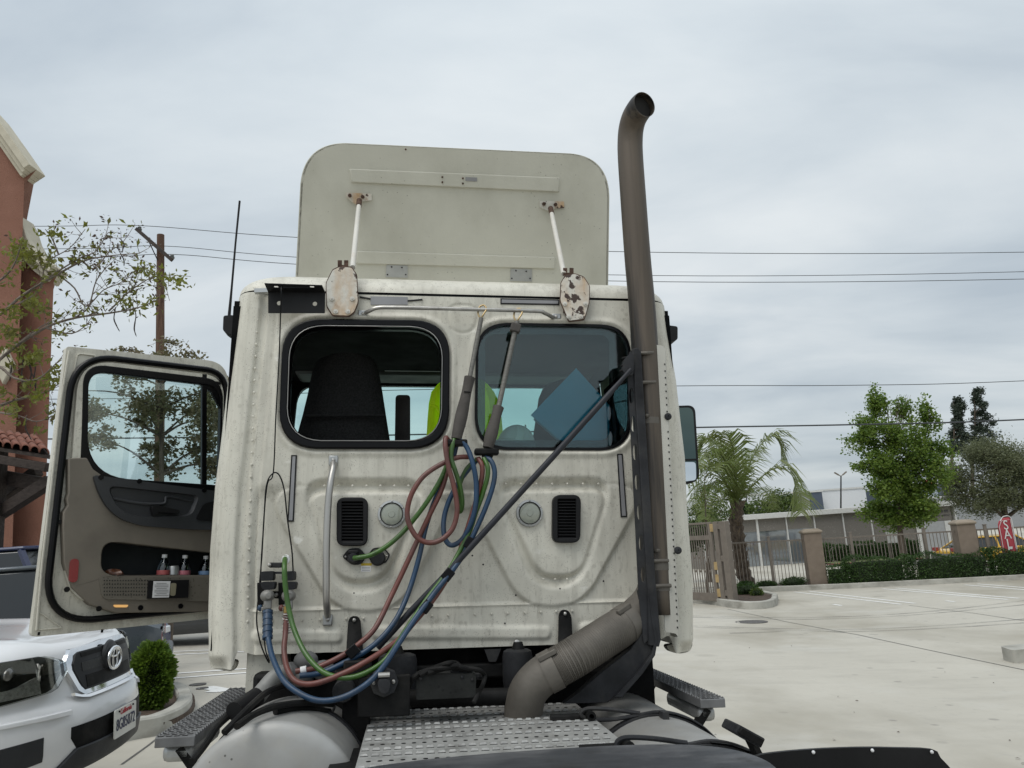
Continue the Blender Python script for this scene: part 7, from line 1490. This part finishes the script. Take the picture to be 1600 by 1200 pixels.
mb = MB(); mb.cyl((0, 0.1, 0), (0, 0.1, sgn.z-t.location.z-0.2), 0.12); mb.build('sign_pole', m_gr, t)
for x, yt, D, lab in ((1314, 738, 80, 'twin headed lamp post in front of the white warehouse'), (1166.5, 766, 95, 'small twin headed lamp post behind the palm')):
    b = onground(x, D); p = W(x, yt+6, D); t = thing('lamp_post', lab, 'lamp post', b, 0, 'far car park lamps'); h = p.z-b.z; 
    mb = MB(); mb.tube([V((0, 0, 0)), V((p.x-b.x, 0, h))], [0.11, 0.07], 8); mb.build('pole', m_iron if 'm_iron' in globals() else m_fence, t)
    for s_ in (-1, 1):
        mb = MB(); mb.tube([V((p.x-b.x, 0, h)), V((p.x-b.x + s_*0.25, 0, h+0.15))], 0.05, 6); mb.build('arm', m_fence, t)
        mb = MB(); mb.beam(V((p.x-b.x + s_*0.2, 0, h+0.12)), V((p.x-b.x + s_*0.62, 0, h+0.42)), 0.22, 0.12); mb.build('lamp_head', m_fence, t, bevel=0.02)
# sale flag
fp = KP(s_at(1579, 0.75), 0.45); t = thing('sale_flag', 'red feather flag reading SALE standing behind the hedge', 'flag', fp)
top_z = W(1581, 808, fp.y).z - fp.z; m_flag = mat('red flag cloth', (0.36, 0.045, 0.06), 0.7, var=0.08, scale=5, bump=0.3, bscale=8)
mb = MB(); rows = []
for i in range(15):
    f = i/14; z = 0.5 + (top_z-0.5)*f; w0_ = -0.235 + 0.14*max(0, (f-0.86)/0.14)**2*1.4; rows.append([V((w0_ + (0.235-w0_)*j/6, 0.02*math.sin(3*f+j*0.8), z)) for j in range(7)])
mb.grid(rows); o = mb.build('flag_cloth', m_flag, t, smooth=60, fix=False); so = o.modifiers.new('cloth', 'SOLIDIFY'); so.thickness = 0.004
mb = MB(); mb.tube(catmull([V((0.25, 0, 0)), V((0.25, 0, top_z*0.8)), V((0.22, 0, top_z)), V((0.0, 0, top_z+0.04)), V((-0.14, 0, top_z-0.10))], 6), 0.014, 8); mb.build('flag_pole', m_wt, t)
mb = MB(); mb.tube([V((-0.22, -0.03, 0.5)), V((-0.22, -0.03, top_z*0.86)), V((-0.12, -0.03, top_z*0.95)), V((0.19, -0.03, top_z*0.965)), V((0.21, -0.03, 0.5))], 0.008, 6); mb.build('flag_border', m_wt, t)
for ch_, z in zip('SALE', (0.83, 0.63, 0.43, 0.23)): text_mesh('flag_letter', ch_, 0.44, m_wt, t, frame_mat((0.0, -0.035, 0.5 + (top_z-0.5)*z), (1, 0, 0), (0, 0, 1)), 0.004, xscale=0.85)
# end of a raised kerb at the right border
c = G(1586, 1037); t = thing('concrete_kerb_block', 'end of a concrete kerb block at the right border', 'kerb', c)
mb = MB(); mb.slab(fillet([V((0, 0, -0.02)), V((2.2, 0.35, -0.02)), V((2.2, 0.75, -0.02)), V((0.05, 0.38, -0.02))], [0.06, 0, 0, 0.06], 4), (0, 0, 0.20)); mb.build('block_body', m_kerb, t, bevel=0.02)
# ------------------------------------------------------------------ left: building, porch, trees, pole, wires
m_stucco = mat('orange brown stucco', (0.25, 0.118, 0.08), 0.95, var=0.06, scale=1.2, bump=0.9, bscale=60, dirt=[((0.19, 0.08, 0.05), 1.3, (1, 1, 0.4), 0.48, 0.75, 0.6), ((0.33, 0.16, 0.11), 4, (1, 1, 1), 0.55, 0.8, 0.4)])
m_cream = mat('cream cornice', (0.52, 0.48, 0.38), 0.8, var=0.06, scale=5, bump=0.1)
def facade(name, lab, D, pts, cap_i, depth, cap_w=0.42):
    q = [W(x, y, D) for x, y in pts]; base = V((min(p.x for p in q), D, gz(min(p.x for p in q), D))); t = thing(name, lab, 'building', base)
    q = [p - base for p in q]; q[-1].z = -0.5; q[-2].z = -0.5
    b = MB(); b.slab(q, (-0.72*depth, depth, 0)); b.build('wall', m_stucco, t)
    for k_, (off, w, pr) in enumerate(((0.0, cap_w*0.45, 0.22), (cap_w*0.45, cap_w*0.3, 0.15), (cap_w*0.75, cap_w*0.25, 0.09))):
        e = q[cap_i[0]:cap_i[1]+1]; up = []; lo = []
        for i, p in enumerate(e):
            d = (e[min(i+1, len(e)-1)] - e[max(i-1, 0)]); d.y = 0; d.normalize(); nrm = V((d.z, 0, -d.x)); nrm = nrm if nrm.z < 0 else -nrm
            up.append(p + nrm*(off) + V((0, -pr, 0))); lo.append(p + nrm*(off+w) + V((0, -pr, 0)))
        b = MB(); b.slab(up + lo[::-1], (0, pr+0.3, 0)); b.build('cornice_moulding', m_cream, t, bevel=0.012)
    return t
f1 = facade('stucco_building', 'tall orange stucco building part with cream raked cornice at left', 14.0, ((-260, -10), (-140, 60), (-60, 118), (0, 184), (30, 226), (57, 265), (38, 283), (24, 700), (22, 900), (-260, 900)), (0, 5), 5.0, 0.30)
o = facade('stucco_building', 'lower orange stucco wing with curved cream parapet beside the door', 14.35, ((-100, 330), (20, 340), (38, 341), (46, 356), (52, 376), (62, 394), (76, 408), (94, 421), (84, 440), (72, 760), (64, 950), (-100, 950)), (1, 7), 6.0, 0.32)
dm = W(5, 571, 13.9); t = thing('diamond_ornament', 'cream diamond ornament on the orange wall', 'ornament', dm)
b = MB(); b.slab([V((0, 0, 0.36)), V((0.18, 0, 0)), V((0, 0, -0.36)), V((-0.18, 0, 0))], (0, 0.12, 0)); b.build('diamond_panel', m_cream, t, bevel=0.02)
# tiled porch
PD_ = 11.0; pe0, pe1 = W(-60, 690, PD_), W(79, 712, PD_-0.4)
por = thing('tiled_porch', 'porch roof of brown barrel tiles on dark timber beams at left', 'porch', (pe1.x, pe1.y, gz(pe1.x, pe1.y)))
Mo = V(por.location); e0, e1 = pe0-Mo, pe1-Mo; m_timb = mat('dark brown timber', (0.040, 0.028, 0.022), 0.8, var=0.2, scale=6, stretch=(1, 6, 6), bump=0.2)
up_ = W(-60, 664, PD_+1.0) - Mo; up1 = W(62, 689, PD_+0.7) - Mo
m_tile = mat('brown clay barrel tile', (0.19, 0.075, 0.05), 0.85, var=0.25, scale=3, bump=0.2, dirt=[((0.08, 0.045, 0.035), 3, (1, 1, 1), 0.5, 0.7, 0.6)])
b = MB(); b.slab([e0, e1, up1, up_], (0, 0, -0.05)); b.build('roof_deck', m_timb, por)
ax = (up1-e1).normalized(); side = (e1-e0).normalized(); nrm = side.cross(ax).normalized(); nrm = nrm if nrm.z > 0 else -nrm; rowL = (up1-e1).length/3.0
tm = MB(); nn = 8; vs = []
for yk, rr_ in ((0, 0.078), (rowL*1.12, 0.066)):
    for k in range(nn+1): a = math.pi*k/nn; vs.append(side*(math.cos(a)*rr_) + nrm*(math.sin(a)*rr_*0.95) + ax*yk)
fs = [(k, k+1, nn+1+k+1, nn+1+k) for k in range(nn)]; tm.add(vs, fs); t0 = tm.build('roof_tile', m_tile, por, smooth=50, fix=False); so = t0.modifiers.new('thick', 'SOLIDIFY'); so.thickness = 0.014
ncol = int((e1-e0).length/0.158); first = True
for c_ in range(ncol):
    for r_ in range(3):
        o = t0 if first else copy_of(t0, por); first = False
        o.location = e0.lerp(e1, (c_+0.5)/ncol) + ax*(r_*rowL) + nrm*(0.015 + 0.02*r_*0) + V((0, -0.04, 0))
        o.rotation_euler = (0, random.uniform(-0.03, 0.03), random.uniform(-0.02, 0.02))
for dz, th, dy in ((-0.16, 0.12, 0.05), (-0.42, 0.20, 0.35)): b = MB(); b.beam(e0 + V((0, dy, dz)), e1 + V((-0.05, dy, dz)), 0.12, th); b.build('timber_beam', m_timb, por, bevel=0.01)
q0, q1 = W(78, 752, PD_-0.2) - Mo, W(-20, 815, PD_+0.2) - Mo; b = MB(); b.beam(q0, q1, 0.14, 0.17); b.build('timber_brace', m_timb, por, bevel=0.01)
q0, q1 = W(60, 735, PD_+0.3) - Mo, W(-30, 800, PD_+0.6) - Mo; b = MB(); b.beam(q0, q1, 0.14, 0.15); b.build('timber_brace', m_timb, por, bevel=0.01)
q0 = W(-8, 745, PD_) - Mo; b = MB(); b.beam(q0 + V((0, 0, 0.4)), V((q0.x, q0.y, -0.3)), 0.22, 0.22, (0, 1, 0)); b.build('timber_post', m_timb, por, bevel=0.01)
# utility pole and wires
UD = 28.0; ub = W(250, 860, UD); ub.z = gz(ub.x, UD); up_pole = thing('utility_pole', 'brown wooden utility pole with slanted crossarm behind the open door', 'utility pole', ub)
tp = W(251, 367, UD) - ub; b = MB(); b.tube([V((-0.05, 0, -0.3)), V((tp.x*0.5, 0, tp.z*0.5)), tp], [0.19, 0.165, 0.135], 14); b.build('pole_shaft', mat('weathered brown pole', (0.12, 0.068, 0.045), 0.9, var=0.25, scale=4, stretch=(4, 4, 0.3), bump=0.4), up_pole)
ca, cb = W(216, 360, UD-0.1) - ub, W(272, 409, UD-0.2) - ub; b = MB(); b.beam(ca + V((0, -0.16, 0)), cb + V((0, -0.16, 0)), 0.10, 0.13); b.build('crossarm', mat('dark crossarm', (0.05, 0.04, 0.035), 0.9), up_pole)
b = MB(); b.tube([W(232, 376, UD-0.15)-ub, W(246, 406, UD-0.15)-ub], 0.022, 6); b.build('arm_brace', m_iron, up_pole)
for (x, y) in ((218, 357), (269, 401)):
    b = MB(); b.lathe(W(x, y+4, UD-0.2)-ub, (0, 0, 1), [(0, 0.035), (0.04, 0.09), (0.08, 0.09), (0.10, 0.05), (0.13, 0.075), (0.17, 0.06), (0.2, 0.001)], 12); b.build('insulator', mat('brown grey insulator', (0.11, 0.12, 0.11), 0.4), up_pole)
m_wire = mat('wire', (0.045, 0.05, 0.055), 0.7)
for lab, pts, r_ in (('uppermost power line crossing the sky from the pole top', ((-400, 352), (60, 353.5), (218, 352.5), (465, 371), (955, 393), (1600, 394), (2300, 372)), 0.013),
                     ('second power line, just above the lowest pole-top line', ((-400, 392), (120, 388.5), (258, 384.5), (465, 402), (955, 429.5), (1600, 424.5), (2300, 395)), 0.012),
                     ('third power line, fixed to the low end of the crossarm', ((-400, 404), (120, 402.5), (269, 397.5), (465, 413), (955, 439), (1600, 436), (2300, 410)), 0.013),
                     ('thin grey line high above the palm tree', ((-300, 625), (250, 622), (600, 610), (1060, 603), (1330, 602), (1600, 595), (2300, 560)), 0.013),
                     ('thick black cable crossing just above the palm', ((-300, 690), (250, 684), (600, 680), (1060, 668.5), (1330, 663.5), (1600, 655.5), (2300, 620)), 0.028)):
    q = [W(x, y, UD) for x, y in pts]; t = thing('power_line', lab, 'power line', q[0], 0, 'overhead lines'); b = MB(); b.tube(catmull([p-q[0] for p in q], 8), r_, 5); b.build('wire_span', m_wire, t)
# sparse tree reaching in from the left
LD = 8.5; lb = V((W(-120, 800, LD).x, LD, 0)); lb.z = gz(lb.x, LD); lt = thing('sparse_tree', 'sparse tree with drooping pods reaching in front of the orange building', 'tree', lb)
rg = random.Random(17)
BR = [[(-120, 640), (-40, 590), (20, 545), (70, 510), (120, 496), (170, 488), (215, 480), (246, 470)], [(20, 545), (60, 512), (90, 500)], [(-120, 640), (-50, 520), (0, 490), (40, 458), (90, 428), (130, 408), (170, 400), (218, 398)], [(40, 458), (90, 425), (125, 405), (150, 390), (168, 362)], [(90, 428), (115, 450), (135, 480), (160, 455), (190, 440), (215, 418)],
      [(-120, 640), (-60, 480), (-10, 445), (20, 420), (34, 370)], [(120, 496), (140, 478), (150, 440), (165, 420)], [(70, 510), (110, 520), (140, 500)], [(0, 490), (60, 455), (70, 410), (110, 385), (135, 360)], [(-120, 640), (-20, 640), (30, 625), (70, 612), (92, 600)], [(-20, 640), (30, 650), (60, 660), (90, 645)], [(-120, 640), (-20, 575), (20, 590), (60, 592), (95, 560)], [(130, 408), (150, 420), (170, 395), (190, 380)], [(90, 400), (80, 375), (70, 360)], [(170, 488), (185, 470), (205, 455), (230, 440), (250, 432)]]
tb = MB(); tips = []
b = MB(); jn = W(-120, 640, LD) - lb; b.tube(catmull([V((0, 0, -0.1)), V((0.02, 0, jn.z*0.5)), jn], 5), [0.13 - 0.004*i for i in range(11)], 10); b.build('trunk', m_bark, lt, smooth=60)
for i, br in enumerate(BR):
    dd = rg.uniform(-0.5, 0.5) if i else 0; q = [W(x, y, LD + dd*k/len(br)) - lb for k, (x, y) in enumerate(br)]; q = [p + V((rg.uniform(-.02, .02), 0, rg.uniform(-.02, .02))) for p in q]; c_ = catmull(q, 4); n_ = len(c_); r0 = 0.020 if br[0][0] < -100 else 0.009
    tb.tube(c_, [r0*(1-0.88*k/n_) + 0.0022 for k in range(n_)], 6)
    for k in range(int(n_*0.35), n_, 2):
        for _ in range(2):
            e_ = c_[k] + V((rg.uniform(-0.10, 0.24), rg.uniform(-.2, .2), rg.uniform(-0.06, 0.24))); tb.tube([c_[k], c_[k].lerp(e_, 0.5) + V((0, 0, -0.012)), e_], [0.0045, 0.003, 0.002], 4); tips.append((e_, k/n_))
    tips.append((c_[-1], 1.0))
o = tb.build('branches', m_bark2, lt, smooth=60)
P = []; P2 = []
for (p, f) in tips:
    px_ = p + lb
    for _ in range(rg.randint(5, 12)): (P if rg.random() < (0.8 if (p+lb).x < W(110, 500, LD).x else 0.30) else P2).append(p + V((rg.gauss(0, .045), rg.gauss(0, .06), rg.gauss(-0.02, .03))))
for (x, y, n) in ((30, 388, 60), (50, 402, 60), (22, 400, 40), (70, 408, 40), (45, 470, 70), (20, 490, 70), (60, 480, 60), (15, 520, 80), (45, 560, 60), (60, 555, 50), (25, 545, 60), (240, 475, 24), (235, 430, 20), (260, 440, 34), (275, 435, 30), (285, 440, 20), (228, 420, 16), (220, 478, 20), (200, 472, 24), (185, 470, 20), (90, 578, 24), (55, 620, 40), (20, 640, 40), (70, 600, 30), (92, 640, 16)):
    for _ in range(n): P.append(W(x + rg.gauss(0, 9), y + rg.gauss(0, 6), LD + rg.uniform(-.3, .3)) - lb)
vs, fs = leaf_mesh([tuple(p) for p in P], 0.075, 3, 0.45, 0.7); np_obj('crown', vs, fs, m_lf_left, lt)
vs, fs = leaf_mesh([tuple(p) for p in P2], 0.042, 4, 0.45, 0.4); np_obj('bronze_leaves', vs, fs, leafmat('bronze young leaf', (0.10, 0.05, 0.045), (0.07, 0.06, 0.03), 0.3), lt)
m_pod = mat('dark seed pod', (0.035, 0.026, 0.022), 0.7)
for (x, y, L_) in ((186, 380, 36), (188, 372, 22), (178, 480, 38), (208, 482, 44), (12, 556, 40), (33, 562, 45), (44, 565, 40), (48, 566, 45), (51, 564, 44), (40, 652, 36)):
    q = [W(x + 3*math.sin(k*1.3+x) + k*1.6, y + L_*k/4, LD) - lb for k in range(5)]; b = MB(); b.tube(catmull(q, 4), [0.006]*8 + [0.008]*5 + [0.006]*3 + [0.002], 6); b.build('seed_pod', m_pod, lt)
b = MB(); b.tube(catmull([W(265, 470, LD)-lb, W(258, 450, LD)-lb, W(240, 446, LD)-lb, W(205, 455, LD)-lb], 4), 0.003, 5); b.tube(catmull([W(298, 432, LD)-lb, W(275, 430, LD)-lb, W(250, 432, LD)-lb], 4), 0.003, 5); o = b.build('twigs', m_bark2, lt); o['kind'] = 'stuff'
# tree seen through the door window
TD = 12.5; b3 = V((W(262, 800, TD).x, TD, 0)); b3.z = gz(b3.x, TD)
tree('bronze_tree', 'bronze leaved tree seen through the open door window', b3, 0.10, cl(b3, TD, [(170, 585, 26, 26, 343), (210, 560, 34, 22, 323), (250, 575, 40, 26, 818), (300, 575, 36, 24, 660), (165, 650, 34, 22, 792), (205, 640, 40, 30, 1056), (250, 640, 40, 34, 924), (300, 630, 36, 34, 924), (330, 660, 30, 34, 924), (180, 690, 30, 18, 554), (225, 700, 36, 24, 792), (290, 690, 40, 30, 924), (320, 720, 34, 24, 924), (240, 730, 30, 14, 343), (340, 600, 30, 30, 660), (180, 540, 26, 8, 69), (280, 545, 26, 8, 61), (110, 610, 18, 30, 79)]), 0.065, m_lf_brown, m_bark, seed=14, asp=0.6, sub=22, sub_r=0.34, fork=0.2)
# planter with bush left of the truck
pc = G(232, 1100); kp = [G(x, y) for x, y in ((60, 1190), (150, 1170), (212, 1156), (252, 1148), (290, 1130), (302, 1112), (296, 1096), (278, 1088), (255, 1090), (200, 1100))]
kerb_run('planter_kerb', catmull(kp, 5), 0.17, 0.18)
q = [p + V((0, 0, 0.10)) for p in catmull(kp, 2)]; b = MB(); b.slab([V((p.x, p.y+0.05, gz(p.x, p.y)+0.10)) for p in q], (0, 0, -0.05)); o = b.build('planter_soil', m_soil, None); o['kind'] = 'structure'
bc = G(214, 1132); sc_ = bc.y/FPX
shrub('dense_bush', 'dense conical green bush between pickup and planter kerb', (bc.x, bc.y+0.3, gz(bc.x, bc.y)+0.05), (66*sc_, 56*sc_, 104*sc_), 7500, 0.045, leafmat('bright bush leaf', (0.17, 0.25, 0.03), (0.05, 0.11, 0.018), 0.4), 'bush', 61)
